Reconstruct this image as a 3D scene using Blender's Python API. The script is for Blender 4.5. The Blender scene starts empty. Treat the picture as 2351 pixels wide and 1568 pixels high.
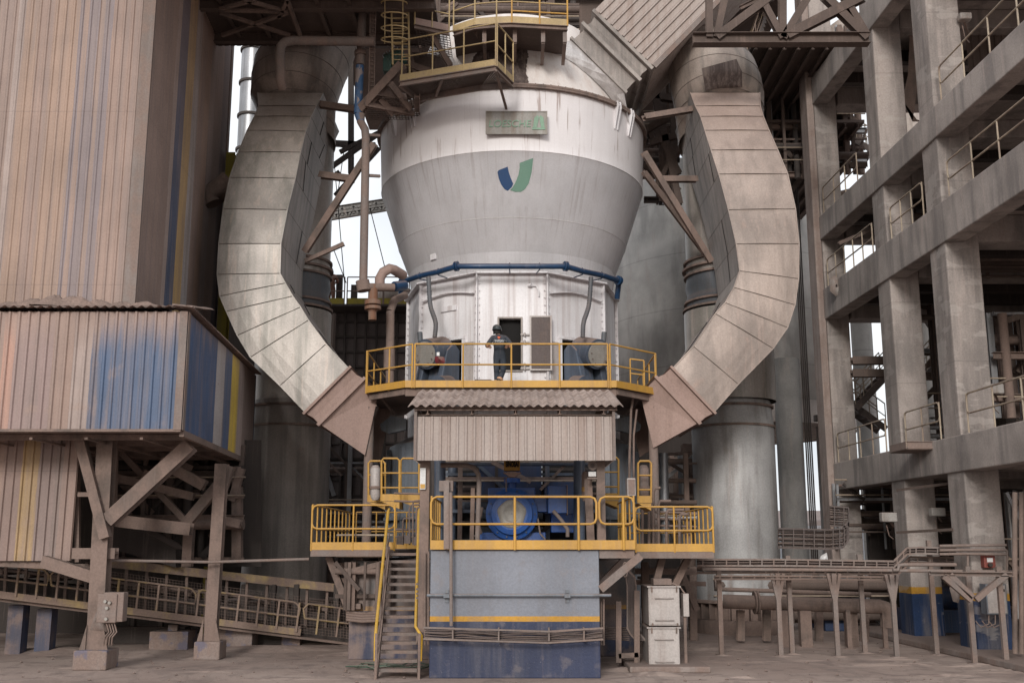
import bpy, math, random
from mathutils import Vector, Matrix
from mathutils.bvhtree import BVHTree
random.seed(7)
sc = bpy.context.scene
COL = sc.collection
# ---------------------------------------------------------------- camera, sky, sun, exposure
H = 2.7; F = 2400.0; TILT = math.radians(10.94)
cam_d = bpy.data.cameras.new('camera'); cam = bpy.data.objects.new('camera', cam_d); COL.objects.link(cam)
cam_d.sensor_width = 36; cam_d.lens = F / 2351 * 36; cam_d.clip_end = 3000; cam_d.clip_start = .1
cam.location = (0, 0, H); cam.rotation_euler = (math.pi / 2 + TILT, 0, 0)
sc.camera = cam
W = bpy.data.worlds.new('World'); sc.world = W; W.use_nodes = True
nt = W.node_tree; nt.nodes.clear()
SUN_EL, SUN_AZ = math.radians(20), math.radians(192)
sky = nt.nodes.new('ShaderNodeTexSky'); sky.sky_type = 'NISHITA'; sky.sun_disc = False
sky.sun_elevation = SUN_EL; sky.sun_rotation = SUN_AZ; sky.dust_density = 3
bg1 = nt.nodes.new('ShaderNodeBackground'); bg1.inputs[1].default_value = .12
nt.links.new(sky.outputs[0], bg1.inputs[0])
tc = nt.nodes.new('ShaderNodeTexCoord'); nz = nt.nodes.new('ShaderNodeTexNoise')
nz.inputs['Scale'].default_value = 2.2; nz.inputs['Detail'].default_value = 6
nt.links.new(tc.outputs['Generated'], nz.inputs['Vector'])
rp = nt.nodes.new('ShaderNodeValToRGB'); rp.color_ramp.elements[0].position = .38; rp.color_ramp.elements[1].position = .56
rp.color_ramp.elements[0].color = (.66, .715, .80, 1); rp.color_ramp.elements[1].color = (1, 1, 1, 1)
nt.links.new(nz.outputs['Fac'], rp.inputs[0])
bg2 = nt.nodes.new('ShaderNodeBackground'); bg2.inputs[1].default_value = .86
nt.links.new(rp.outputs[0], bg2.inputs[0])
mx = nt.nodes.new('ShaderNodeMixShader'); mx.inputs[0].default_value = .86
out = nt.nodes.new('ShaderNodeOutputWorld')
nt.links.new(bg1.outputs[0], mx.inputs[1]); nt.links.new(bg2.outputs[0], mx.inputs[2]); nt.links.new(mx.outputs[0], out.inputs[0])
sd = bpy.data.lights.new('sun', 'SUN'); sd.energy = 1.5; sd.angle = math.radians(14); sd.color = (1, .965, .92)
so = bpy.data.objects.new('sun', sd); COL.objects.link(so)
so.rotation_euler = Vector((math.sin(SUN_AZ) * math.cos(SUN_EL), math.cos(SUN_AZ) * math.cos(SUN_EL), math.sin(SUN_EL))).to_track_quat('Z', 'Y').to_euler()
sc.view_settings.view_transform = 'Standard'; sc.view_settings.look = 'None'; sc.view_settings.exposure = 0.44; sc.view_settings.gamma = 1
sc.cycles.max_bounces = 6; sc.cycles.diffuse_bounces = 3

# ---------------------------------------------------------------- measuring from the photograph (2351 x 1568 reading)
CT, ST = math.cos(TILT), math.sin(TILT)
def P(px, py, Y):
    u = (px - 1175.5) / F; v = (784 - py) / F
    s = Y / (CT - v * ST)
    return Vector((u * s, Y, H + s * (ST + v * CT)))
def PZ(px, py, z):
    u = (px - 1175.5) / F; v = (784 - py) / F
    s = (z - H) / (ST + v * CT)
    return Vector((u * s, s * (CT - v * ST), z))
V = Vector
Z = V((0, 0, 1))
# ---------------------------------------------------------------- mesh building
ORG = {}
class B:
    def __init__(s): s.v = []; s.f = []; s.sm = []
    def add(s, vs, fs, smooth=False):
        o = len(s.v); s.v += [V(x) for x in vs]
        for f in fs: s.f.append([i + o for i in f]); s.sm.append(smooth)
        return s
    def box(s, x0, x1, y0, y1, z0, z1):
        return s.add([(x, y, z) for z in (z0, z1) for y in (y0, y1) for x in (x0, x1)],
                     [(0, 2, 3, 1), (4, 5, 7, 6), (0, 1, 5, 4), (2, 6, 7, 3), (0, 4, 6, 2), (1, 3, 7, 5)])
    def frame(s, p, q, up=Z):
        d = (q - p).normalized(); up = V(up)
        if abs(d.dot(up)) > .98: up = V((0, 1, 0)) if abs(d.y) < .9 else V((1, 0, 0))
        a = d.cross(up).normalized(); b = a.cross(d).normalized()
        return d, a, b
    def bar(s, p, q, w, h, up=Z, off=(0, 0)):
        p, q = V(p), V(q); d, a, b = s.frame(p, q, up)
        c = [(-1, -1), (1, -1), (1, 1), (-1, 1)]; vs = []
        for e in (p, q):
            for x, y in c: vs.append(e + a * (off[0] + x * w / 2) + b * (off[1] + y * h / 2))
        return s.add(vs, [(3, 2, 1, 0), (4, 5, 6, 7), (0, 1, 5, 4), (1, 2, 6, 5), (2, 3, 7, 6), (3, 0, 4, 7)])
    def ibeam(s, p, q, w, h, up=Z, t=.02):
        s.bar(p, q, w, t, up, (0, h / 2 - t / 2)); s.bar(p, q, w, t, up, (0, -h / 2 + t / 2)); s.bar(p, q, t, h - 2 * t - .004, up); return s
    def chan(s, p, q, w, h, up=Z, t=.018):
        s.bar(p, q, w, t, up, (0, h / 2 - t / 2)); s.bar(p, q, w, t, up, (0, -h / 2 + t / 2)); s.bar(p, q, t, h - 2 * t - .004, up, (-w / 2 + t / 2, 0)); return s
    def tube(s, pts, r, n=10, cap=True, closed=False, smooth=True):
        pts = [V(p) for p in pts]; m = len(pts); rs = r if isinstance(r, (list, tuple)) else [r] * m
        vs = []; pa = None
        for i, p in enumerate(pts):
            if closed: d = pts[(i + 1) % m] - pts[i - 1]
            else: d = pts[min(i + 1, m - 1)] - pts[max(i - 1, 0)]
            d.normalize()
            if pa is None:
                u = Z if abs(d.z) < .9 else V((1, 0, 0)); a = d.cross(u).normalized()
            else: a = (pa - d * pa.dot(d)).normalized()
            pa = a; b = d.cross(a)
            for k in range(n):
                t = 2 * math.pi * k / n; vs.append(p + (a * math.cos(t) + b * math.sin(t)) * rs[i])
        fs = []
        for i in range(m if closed else m - 1):
            j = (i + 1) % m
            for k in range(n): fs.append((i * n + k, i * n + (k + 1) % n, j * n + (k + 1) % n, j * n + k))
        s.add(vs, fs, smooth)
        if cap and not closed:
            s.add(vs[:n], [tuple(range(n - 1, -1, -1))]); s.add(vs[-n:], [tuple(range(n))])
        return s
    def lathe(s, prof, cx, cy, n=64, a0=0, a1=2 * math.pi, smooth=True):
        full = abs(a1 - a0 - 2 * math.pi) < 1e-6; cols = n if full else n + 1; vs = []
        for r, z in prof:
            for k in range(cols):
                t = a0 + (a1 - a0) * k / n; vs.append((cx + r * math.sin(t), cy - r * math.cos(t), z))
        fs = []
        for i in range(len(prof) - 1):
            for k in range(n):
                j = (k + 1) % cols; fs.append((i * cols + k, i * cols + j, (i + 1) * cols + j, (i + 1) * cols + k))
        return s.add(vs, fs, smooth)
    def cyl(s, p, q, r, n=24, r2=None): return s.tube([p, q], [r, r if r2 is None else r2], n)
    def loft(s, rings, closed=True, cap=False, smooth=False):
        n = len(rings[0]); vs = [p for r in rings for p in r]; fs = []
        for i in range(len(rings) - 1):
            for k in range(n if closed else n - 1):
                j = (k + 1) % n; fs.append((i * n + k, i * n + j, (i + 1) * n + j, (i + 1) * n + k))
        s.add(vs, fs, smooth)
        if cap: s.add(rings[0], [tuple(range(n - 1, -1, -1))]); s.add(rings[-1], [tuple(range(n))])
        return s
    def prism(s, poly, ext):
        n = len(poly); ext = V(ext); a = [V(p) for p in poly]; vs = a + [p + ext for p in a]
        fs = [tuple(range(n)), tuple(range(2 * n - 1, n - 1, -1))] + [(i, i + n, (i + 1) % n + n, (i + 1) % n) for i in range(n)]
        return s.add(vs, fs)
    def sheet(s, o, u, v, nrm, pitch=.19, dep=.03, wob=0, rows=1, trap=True):
        """ribbed sheet: o corner, u across ribs, v along ribs; thickness of real sheet metal behind it"""
        o, u, v, nrm = V(o), V(u), V(v), V(nrm); L = u.length; ud = u / L; k = max(1, round(L / pitch)); pt = L / k
        prof = []
        for i in range(k):
            if trap: prof += [(i * pt, 0), (i * pt + pt * .60, 0), (i * pt + pt * .70, dep), (i * pt + pt * .90, dep)]
            else: prof += [(i * pt + pt * j / 6, dep * .5 * (1 - math.cos(2 * math.pi * j / 6))) for j in range(6)]
        prof.append((L, 0)); n = len(prof); th = .006
        for side in (0, 1):
            vs = []
            for r in range(rows + 1):
                for a, d in prof:
                    w = wob * math.sin(a * 2.3 + r * 1.7) * math.sin(r * 2.1 + a * .9) if wob else 0
                    vs.append(o + ud * a + v * (r / rows) + nrm * (d + w - side * th))
            fs = []
            for r in range(rows):
                for i in range(n - 1):
                    q = (r * n + i, r * n + i + 1, (r + 1) * n + i + 1, (r + 1) * n + i); fs.append(q if side == 0 else q[::-1])
            s.add(vs, fs, not trap)
        for r, rr in ((0, 0), (rows, 1)):
            e = []
            for a, d in prof: e += [o + ud * a + v * rr + nrm * d]
            s.add(e + [p - nrm * th for p in e], [(i, i + 1, n + i + 1, n + i) for i in range(n - 1)])
        return s
    def grate(s, o, u, v, sp=.12, t=.012, h=.03):
        o, u, v = V(o), V(u), V(v); n = max(2, int(u.length / sp)); m = max(2, int(v.length / (sp * 1.5)))
        for i in range(n + 1): s.bar(o + u * i / n, o + u * i / n + v, t, h)
        for i in range(m + 1): s.bar(o + v * i / m, o + v * i / m + u, t, h * .6)
        return s
    def build(s, name, mat, parent=None, loc=None, bevel=0):
        if parent is not None: org = ORG[parent.name]
        elif loc is not None: org = V(loc)
        else:
            xs = [p.x for p in s.v]; ys = [p.y for p in s.v]; org = V(((min(xs) + max(xs)) / 2, (min(ys) + max(ys)) / 2, min(p.z for p in s.v)))
        me = bpy.data.meshes.new(name); me.from_pydata([tuple(p - org) for p in s.v], [], s.f)
        me.polygons.foreach_set('use_smooth', s.sm); me.materials.append(mat); me.update()
        o = bpy.data.objects.new(name, me); COL.objects.link(o); ORG[o.name] = org.copy()
        if parent is not None: o.parent = parent
        else: o.location = org
        if bevel:
            m = o.modifiers.new('bevel', 'BEVEL'); m.width = bevel; m.segments = 2; m.limit_method = 'ANGLE'
        return o
    # keep each separate piece as an object of its own
    def split(s, name, mat, parent=None):
        par = list(range(len(s.v)))
        def find(a):
            while par[a] != a: par[a] = par[par[a]]; a = par[a]
            return a
        for f in s.f:
            for i in f[1:]: par[find(i)] = find(f[0])
        key = {}
        groups = {}
        for k, f in enumerate(s.f): groups.setdefault(find(f[0]), []).append(k)
        # islands that touch the same spot (caps of a tube) belong together
        boxes = []
        for g, fl in groups.items():
            ids = sorted({i for k in fl for i in s.f[k]}); pts = {tuple(round(c, 4) for c in s.v[i]) for i in ids}
            for bx_ in boxes:
                if bx_[0] & pts: bx_[0] |= pts; bx_[1] += fl; break
            else: boxes.append([pts, list(fl)])
        out_ = []
        for pts, fl in boxes:
            bb = B(); ids = sorted({i for k in fl for i in s.f[k]}); m_ = {i: j for j, i in enumerate(ids)}
            bb.v = [s.v[i] for i in ids]; bb.f = [[m_[i] for i in s.f[k]] for k in fl]; bb.sm = [s.sm[k] for k in fl]; out_.append(bb.build(name, mat, parent))
        return out_
def tag(o, label=None, cat=None, group=None, kind=None):
    if label: o['label'] = label
    if cat: o['category'] = cat
    if group: o['group'] = group
    if kind: o['kind'] = kind
    return o
def thing(name, label, cat, loc=(0, 0, 0), group=None):
    o = bpy.data.objects.new(name, None); COL.objects.link(o); o.location = loc; o.empty_display_size = .2; ORG[o.name] = V(loc)
    return tag(o, label, cat, group)
def dup(root, off, label=None, mirror=False):
    def cp(o, par):
        c = o.copy(); COL.objects.link(c); c.parent = par
        for ch in [x for x in COL.objects if x.parent == o]: cp(ch, c)
        return c
    r = cp(root, None); r.location = V(root.location) + V(off)
    if label: r['label'] = label
    return r
def text_mesh(txt, size, ext=.01, shear=0, bold=0):
    cu = bpy.data.curves.new('lettering', 'FONT'); cu.body = txt; cu.size = size; cu.extrude = ext; cu.align_x = 'CENTER'; cu.align_y = 'CENTER'; cu.shear = shear; cu.offset = bold
    to = bpy.data.objects.new('lettering', cu); COL.objects.link(to); bpy.context.view_layer.update()
    me = bpy.data.meshes.new_from_object(to.evaluated_get(bpy.context.evaluated_depsgraph_get())); bpy.data.objects.remove(to)
    return me
def text_obj(txt, size, mat, parent, centre, right=V((1, 0, 0)), up=Z, ext=.01, shear=0, bold=0, xs=1, name='lettering'):
    me = text_mesh(txt, size, ext, shear, bold); org = ORG[parent.name]; n = right.cross(up)
    for v in me.vertices:
        x, y, z = v.co; v.co = V(centre) + right * x * xs + up * y + n * z - org
    me.materials.clear(); me.materials.append(mat); me.name = name
    o = bpy.data.objects.new(name, me); COL.objects.link(o); o.parent = parent; ORG[o.name] = org
    return o
# ---------------------------------------------------------------- materials
DUST = (.225, .163, .138)
class NT:
    def __init__(s, name):
        s.m = bpy.data.materials.new(name); s.m.use_nodes = True; s.t = s.m.node_tree; s.N = s.t.nodes; s.L = s.t.links
        s.b = s.N['Principled BSDF']; s.geo = s.N.new('ShaderNodeNewGeometry'); s.pos = s.geo.outputs['Position']
    def lk(s, a, b):
        if hasattr(a, 'links') or hasattr(a, 'is_linked'): s.L.new(a, b)
        else:
            b.default_value = a
    def mul(s, v, m):
        n = s.N.new('ShaderNodeVectorMath'); n.operation = 'MULTIPLY'; s.lk(v, n.inputs[0]); n.inputs[1].default_value = m; return n.outputs[0]
    def noise(s, scale, detail=4, vec=None, dist=0, rough=.55):
        sv = (scale,) * 3 if not isinstance(scale, (tuple, list)) else scale
        n = s.N.new('ShaderNodeTexNoise'); n.inputs['Scale'].default_value = 1; n.inputs['Detail'].default_value = detail; n.inputs['Roughness'].default_value = rough; n.inputs['Distortion'].default_value = dist
        s.lk(s.mul(vec or s.pos, sv), n.inputs['Vector']); return n.outputs['Fac']
    def math(s, op, a, b=0, c=None, clamp=False):
        n = s.N.new('ShaderNodeMath'); n.operation = op; n.use_clamp = clamp; s.lk(a, n.inputs[0]); s.lk(b, n.inputs[1])
        if c is not None: s.lk(c, n.inputs[2])
        return n.outputs[0]
    def rng(s, v, a, b, lo=0, hi=1):
        n = s.N.new('ShaderNodeMapRange'); n.interpolation_type = 'SMOOTHSTEP'; s.lk(v, n.inputs[0])
        for i, x in enumerate((a, b, lo, hi)): n.inputs[i + 1].default_value = x
        return n.outputs[0]
    def mix(s, f, a, b):
        n = s.N.new('ShaderNodeMix'); n.data_type = 'RGBA'; s.lk(f, n.inputs[0])
        for x, i in ((a, 6), (b, 7)):
            s.lk(x if not isinstance(x, tuple) else (x + (1,) if len(x) == 3 else x), n.inputs[i])
        return n.outputs[2]
    def xyz(s, v=None):
        n = s.N.new('ShaderNodeSeparateXYZ'); s.lk(v or s.pos, n.inputs[0]); return n.outputs
    def ramp(s, f, stops, const=True):
        n = s.N.new('ShaderNodeValToRGB'); r = n.color_ramp; r.interpolation = 'CONSTANT' if const else 'LINEAR'
        while len(r.elements) < len(stops): r.elements.new(.5)
        for e, (p, c) in zip(r.elements, stops): e.position = p; e.color = tuple(c) + (1,)
        s.lk(f, n.inputs[0]); return n.outputs[0]
    def finish(s, col, rough, metal, bump=None, bs=.2, bd=.02):
        s.lk(col, s.b.inputs['Base Color']); s.lk(rough, s.b.inputs['Roughness']); s.b.inputs['Metallic'].default_value = metal
        if bump is not None:
            n = s.N.new('ShaderNodeBump'); n.inputs['Strength'].default_value = bs; n.inputs['Distance'].default_value = bd; s.lk(bump, n.inputs['Height']); s.L.new(n.outputs[0], s.b.inputs['Normal'])
        return s.m
def weather(n, col, dust, up, streak, streakc, var, fine=.25, dustc=DUST, stx=4.5):
    A = n.noise(.55, 5); S = n.noise((stx, stx, .28), 5); Fn = n.noise(22, 5, rough=.7); D = n.noise(1.7, 6, dist=.4)
    dark = n.math('SUBTRACT', 1, n.math('MULTIPLY', n.rng(A, .35, .7), var))
    g = n.N.new('ShaderNodeVectorMath'); g.operation = 'SCALE'; n.lk(col if not isinstance(col, tuple) else tuple(col), g.inputs[0]) if not isinstance(col, tuple) else None
    if isinstance(col, tuple): g.inputs[0].default_value = col
    n.lk(dark, g.inputs[3]); c = g.outputs[0]
    c = n.mix(n.math('MULTIPLY', n.rng(S, .46, .66), streak), c, streakc)
    L_ = n.noise((stx * .45, stx * .45, .11), 6, rough=.65); c = n.mix(n.math('MULTIPLY', n.rng(L_, .5, .66), streak * .8), c, streakc)
    L2 = n.noise((stx * 3, stx * 3, .5), 3); c = n.mix(n.math('MULTIPLY', n.rng(L2, .56, .7), streak * .35), c, tuple(min(1, k * 1.35 + .05) for k in dustc))
    dm = n.math('MULTIPLY', n.rng(n.math('ADD', D, n.math('MULTIPLY', S, .6)), 1.15 - dust, 1.45 - dust), min(1, dust + .35))
    nz_ = n.rng(n.xyz(n.geo.outputs['True Normal'])[2], .25, .8)
    dm = n.math('MAXIMUM', dm, n.math('MULTIPLY', nz_, up), clamp=True)
    c = n.mix(dm, c, dustc)
    g2 = n.N.new('ShaderNodeVectorMath'); g2.operation = 'SCALE'; n.lk(c, g2.inputs[0]); n.lk(n.rng(Fn, .2, .8, 1 - fine, 1 + fine * .6), g2.inputs[3])
    return g2.outputs[0], Fn, S, dm
def mat(name, base, rough=.65, metal=0, dust=.35, up=.85, streak=.3, streakc=(.10, .07, .055), var=.3, bs=.25, fine=.2, dustc=DUST, stx=4.5):
    n = NT(name); c, Fn, S, dm = weather(n, tuple(base), dust, up, streak, streakc, var, fine, dustc, stx)
    r = n.math('ADD', n.math('MULTIPLY', dm, .25), rough, clamp=True)
    return n.finish(c, r, metal, n.math('ADD', Fn, n.math('MULTIPLY', S, .5)), bs, .01)
M = {}
M['white'] = mat('white_paint', (.76, .745, .765), .5, dust=.26, streak=.30, streakc=(.36, .30, .28), var=.14, fine=.1)
M['dusty'] = mat('dusty_steel', (.155, .117, .10), .8, dust=.55, streak=.35, var=.3)
M['dustyl'] = mat('light_dusty_steel', (.225, .185, .168), .75, dust=.5, streak=.3, var=.25)
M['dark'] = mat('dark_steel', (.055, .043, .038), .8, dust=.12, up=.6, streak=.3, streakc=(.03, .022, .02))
M['duct'] = mat('duct_cladding', (.375, .338, .308), .46, dust=.18, streak=.62, streakc=(.15, .145, .125), var=.36, metal=.25, stx=2.4, up=.6, dustc=(.40, .30, .245))
M['ductside'] = mat('duct_side_cladding', (.33, .29, .265), .6, dust=.25, streak=.4, streakc=(.09, .085, .08), var=.3, metal=.1)
M['galv'] = mat('galvanised_steel', (.36, .37, .39), .38, metal=.5, dust=.2, streak=.5, streakc=(.12, .105, .10), var=.3)
M['concrete'] = mat('concrete', (.375, .33, .305), .9, dust=.2, up=.7, streak=.62, streakc=(.15, .135, .13), var=.38, bs=.4, dustc=(.35, .27, .235), stx=2.2)
M['concretelo'] = mat('grey_concrete', (.235, .225, .215), .9, dust=.12, streak=.75, streakc=(.12, .118, .115), var=.35, stx=1.3)
M['yclean'] = mat('bright_yellow_paint', (.72, .42, .03), .45, dust=.05, up=.3, streak=.25, streakc=(.5, .36, .2), var=.15)
M['yellow'] = mat('yellow_paint', (.56, .31, .055), .55, dust=.22, up=.75, streak=.35, streakc=(.36, .20, .07), var=.25, fine=.12)
M['yellowold'] = mat('faded_yellow_paint', (.40, .29, .13), .75, dust=.6, streak=.35, streakc=(.28, .2, .11), var=.25)
M['blue'] = mat('blue_paint', (.018, .065, .20), .4, dust=.08, up=.5, streak=.2, streakc=(.02, .03, .06), var=.35, fine=.2)
M['bluepipe'] = mat('blue_pipe_paint', (.012, .05, .125), .35, dust=.08, up=.55, streak=.3, streakc=(.02, .03, .05), var=.3)
M['bluegrey'] = mat('blue_grey_paint', (.09, .115, .16), .5, dust=.22, up=.95, streak=.4, streakc=(.05, .055, .07), var=.4)
M['housing'] = mat('grey_blue_housing', (.20, .225, .26), .55, dust=.25, up=.8, streak=.5, streakc=(.08, .08, .085), var=.3)
M['pink'] = mat('pink_dusty_plate', (.35, .245, .21), .8, dust=.3, streak=.45, var=.15, streakc=(.25, .17, .14))
M['canopy'] = mat('dusty_ribbed_sheet', (.40, .34, .31), .7, dust=.25, streak=.5, streakc=(.27, .20, .17), var=.15, stx=8)
M['canopyroof'] = mat('dust_caked_roof', (.47, .37, .325), .9, dust=.4, up=.0, streak=.5, streakc=(.24, .17, .14), var=.3, bs=.9, fine=.45)
M['duct2'] = mat('pinkish_duct_cladding', (.40, .325, .285), .5, dust=.25, streak=.5, streakc=(.20, .165, .145), var=.34, metal=.2, stx=2.4, up=.6, dustc=(.40, .28, .23))
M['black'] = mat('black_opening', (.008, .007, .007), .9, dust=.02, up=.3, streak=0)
M['grille'] = mat('dark_brown_mesh', (.13, .105, .10), .8, dust=.3, streak=.3)
M['cabinet'] = mat('cream_cabinet_paint', (.46, .42, .40), .5, dust=.3, up=.9, streak=.35, streakc=(.26, .19, .16), var=.15)
M['rust'] = mat('rusty_beam', (.24, .15, .11), .85, dust=.35, streak=.6, streakc=(.20, .075, .03), var=.4)
M['rubber'] = mat('grey_rubber', (.10, .11, .125), .6, dust=.2, streak=.2)
M['green'] = mat('green_logo_paint', (.18, .33, .22), .5, dust=.12, streak=.2, streakc=(.12, .16, .12))
M['vblue'] = mat('emblem_blue', (.008, .05, .15), .45, dust=0, up=0, streak=.12, streakc=(.03, .07, .14), var=.1, fine=.05)
M['vgreen'] = mat('emblem_green', (.14, .26, .20), .45, dust=0, up=0, streak=.12, streakc=(.18, .27, .22), var=.1, fine=.05)
M['plate'] = mat('weathered_grey_plate', (.33, .315, .29), .6, dust=.25, streak=.5, streakc=(.16, .12, .085))
M['spill'] = mat('dark_spill', (.065, .045, .04), .75, dust=.12, up=.15, streak=.8, streakc=(.15, .115, .10), var=.3, stx=9, dustc=(.2, .15, .13))
M['motor'] = mat('motor_blue_paint', (.015, .085, .33), .4, dust=.06, up=.3, streak=.15, streakc=(.02, .03, .05), var=.3)
M['navy'] = mat('navy_paint', (.02, .05, .13), .5, dust=.1, up=.6)
M['lampgrey'] = mat('light_fitting', (.35, .33, .31), .5, dust=.4)
M['red'] = mat('red_paint', (.25, .05, .035), .5, dust=.2)
M['signwhite'] = mat('white_enamel', (.7, .7, .7), .4, dust=.1, up=.3, streak=.1)
M['teal'] = mat('teal_plastic', (.015, .10, .115), .4, dust=.1, up=.4)
M['moss'] = mat('green_motor_paint', (.04, .10, .085), .5, dust=.25)
# ---------------------------------------------------------------- ground
def ground_mat():
    n = NT('dusty_ground'); A = n.noise(.25, 6); Bn = n.noise(1.6, 8, dist=.8); C = n.noise(14, 6, rough=.7); T = n.noise((.5, 2.6, 1), 5, dist=.6)
    c = n.mix(n.rng(A, .35, .68), (.29, .215, .185), (.385, .30, .26))
    c = n.mix(n.math('MULTIPLY', n.rng(Bn, .5, .66), .7), c, (.18, .135, .12)); TW = n.noise((.18, .9, 1), 3, dist=3); c = n.mix(n.math('MULTIPLY', n.rng(n.math('PINGPONG', n.math('MULTIPLY', TW, 14), .5), .40, .5), .4), c, (.42, .345, .305)); K_ = n.noise((.9, .35, 1), 7, dist=1.5, rough=.65); c = n.mix(n.math('MULTIPLY', n.rng(K_, .52, .58), .45), c, (.22, .17, .15))
    c = n.mix(n.math('MULTIPLY', n.rng(T, .55, .7), .4), c, (.40, .33, .29))
    c = n.mix(n.math('MULTIPLY', n.rng(C, .6, .75), .35), c, (.15, .115, .10))
    return n.finish(c, .95, 0, n.math('ADD', n.math('MULTIPLY', C, .5), Bn), .6, .05)
M['ground'] = ground_mat()
b = B(); NG = 90
def gz(x, y): return 0 if y > 200 else .0
b.add([(-900, -300, 0), (900, -300, 0), (900, 1500, 0), (-900, 1500, 0)], [(0, 1, 2, 3)])
tag(b.build('ground', M['ground'], loc=(0, 0, 0)), kind='structure')
# drifts of dust lying on the ground
random.seed(3)
b = B()
def mound(b, cx, cy, rx, ry, h, n=26, m=8, z0=0.0):
    vs = [(cx, cy, z0 + h)]
    ph = random.uniform(0, 6)
    for j in range(1, m + 1):
        t = j / m
        for k in range(n):
            a = 2 * math.pi * k / n; w = 1 + .18 * math.sin(3 * a + ph) + .08 * math.sin(7 * a + ph * 2)
            zz = h * (math.cos(t * math.pi) + 1) / 2 * random.uniform(.85, 1.1) + z0 - (.02 if j == m else 0)
            vs.append((cx + rx * t * w * math.cos(a), cy + ry * t * w * math.sin(a), zz))
    fs = [(0, 1 + k, 1 + (k + 1) % n) for k in range(n)]
    for j in range(m - 1):
        for k in range(n): fs.append((1 + j * n + k, 1 + (j + 1) * n + k, 1 + (j + 1) * n + (k + 1) % n, 1 + j * n + (k + 1) % n))
    b.add(vs, fs, True)
for px, py, rx, ry, h in ((620, 1490, 2.2, 1.0, .10), (860, 1500, 1.5, .8, .12), (380, 1500, 2.5, 1.0, .08), (760, 1475, 1.2, .6, .14), (130, 1495, 2.0, .9, .10), (1640, 1490, 1.2, .5, .05), (1850, 1480, 2, .7, .05)):
    g = PZ(px, py, 0); mound(b, g.x, g.y, rx, ry, h)
tag(b.build('dust_drifts', M['ground'], loc=(0, 0, 0)), label='low drifts of pinkish cement dust lying on the ground', cat='dust', kind='stuff')

# ---------------------------------------------------------------- grinding mill
CY = 34.0
def prof(rows, Yc=CY): return [((P(px, py, Yc).x), P(px, py, Yc).z) for px, py in rows]
mill = thing('grinding_mill', 'huge white vertical grinding mill with bulging drum above its doorway', 'mill', (0, CY, 0))
def rust_white(name, cy):
    n = NT(name); x, y, z = n.xyz()
    ang = n.math('ARCTAN2', x, n.math('SUBTRACT', cy, y))
    cv = n.N.new('ShaderNodeCombineXYZ'); n.lk(n.math('MULTIPLY', ang, 30), cv.inputs[0]); n.lk(n.math('MULTIPLY', z, .33), cv.inputs[1])
    s1 = n.noise(1.0, 5, cv.outputs[0]); s2 = n.noise((2.6, 1.4, 1), 4, cv.outputs[0])
    top = n.rng(z, 13.9, 15.2)
    c, Fn, S, dm = weather(n, (.90, .88, .90), .06, .85, .10, (.56, .51, .50), .1, .07)
    cl = n.noise(.8, 4)
    k = n.math('MULTIPLY', n.rng(s1, .565, .64), n.math('MULTIPLY', n.rng(cl, .40, .56), n.math('ADD', n.math('MULTIPLY', top, .8), .16)))
    c = n.mix(k, c, (.25, .16, .13))
    k2 = n.math('MULTIPLY', n.rng(s2, .56, .74), .30)
    c = n.mix(k2, c, (.47, .41, .39))
    # colour darkened above the seam to offset brighter lighting than on the cone
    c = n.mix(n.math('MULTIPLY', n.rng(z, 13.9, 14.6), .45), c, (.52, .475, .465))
    return n.finish(c, .5, 0, n.math('ADD', Fn, s1), .15, .01)
M['white2'] = mat('scuffed_white_plate', (.78, .765, .785), .5, dust=.14, up=.5, streak=.42, streakc=(.42, .35, .34), var=.16, fine=.1, stx=7)
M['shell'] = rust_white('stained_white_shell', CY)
M['galvw'] = mat('pale_duct_plate', (.62, .60, .60), .5, dust=.2, streak=.35, streakc=(.28, .25, .24), var=.2)
pr = prof([(1412, 642), (1436, 579), (1475, 456), (1477, 330)])
pr = [(3.34, P(1170, 625, 30.6).z)] + [(r * .993, z) for r, z in pr]
zs = pr[0][1]
fine = []
for (r0, z0), (r1, z1) in zip(pr, pr[1:]):
    for k in range(4): fine.append((r0 + (r1 - r0) * k / 3, z0 + (z1 - z0) * k / 3))
fine.append(pr[-1])
b = B(); b.lathe([(pr[0][0] - .3, zs), pr[0]], 0, CY, 96)
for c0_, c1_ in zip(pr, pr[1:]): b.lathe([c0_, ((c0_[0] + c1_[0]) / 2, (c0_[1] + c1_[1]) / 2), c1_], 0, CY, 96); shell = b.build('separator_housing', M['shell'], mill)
shell_bvh = BVHTree.FromPolygons([tuple(p) for p in b.v], b.f)
RT, ZT = pr[-1]
# weld beads and plate seams
b = B()
for z_ in (pr[3][1], pr[2][1]):
    r_ = None
    for (r0, z0), (r1, z1) in zip(pr, pr[1:]):
        if z0 <= z_ <= z1: r_ = r0 + (r1 - r0) * (z_ - z0) / (z1 - z0)
    b.tube([(r_ * math.sin(t * .0654498), CY - r_ * math.cos(t * .0654498), z_) for t in range(96)], .012, 5, closed=True)
b.split('weld_seam', M['white'], shell)
# rim flange with bolts
b = B(); b.lathe([(RT - .02, ZT - .03), (RT + .12, ZT - .03), (RT + .12, ZT + .03), (RT + .02, ZT + .035), (RT + .12, ZT + .04), (RT + .12, ZT + .10), (RT - .35, ZT + .10)], 0, CY, 96, smooth=False)
for k in range(120):
    a = 2 * math.pi * k / 120; x, y = (RT + .075) * math.sin(a), CY - (RT + .075) * math.cos(a)
    b.cyl((x, y, ZT - .06), (x, y, ZT + .13), .02, 6)
rim = b.build('rim_flange', M['dusty'], mill)
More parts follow.
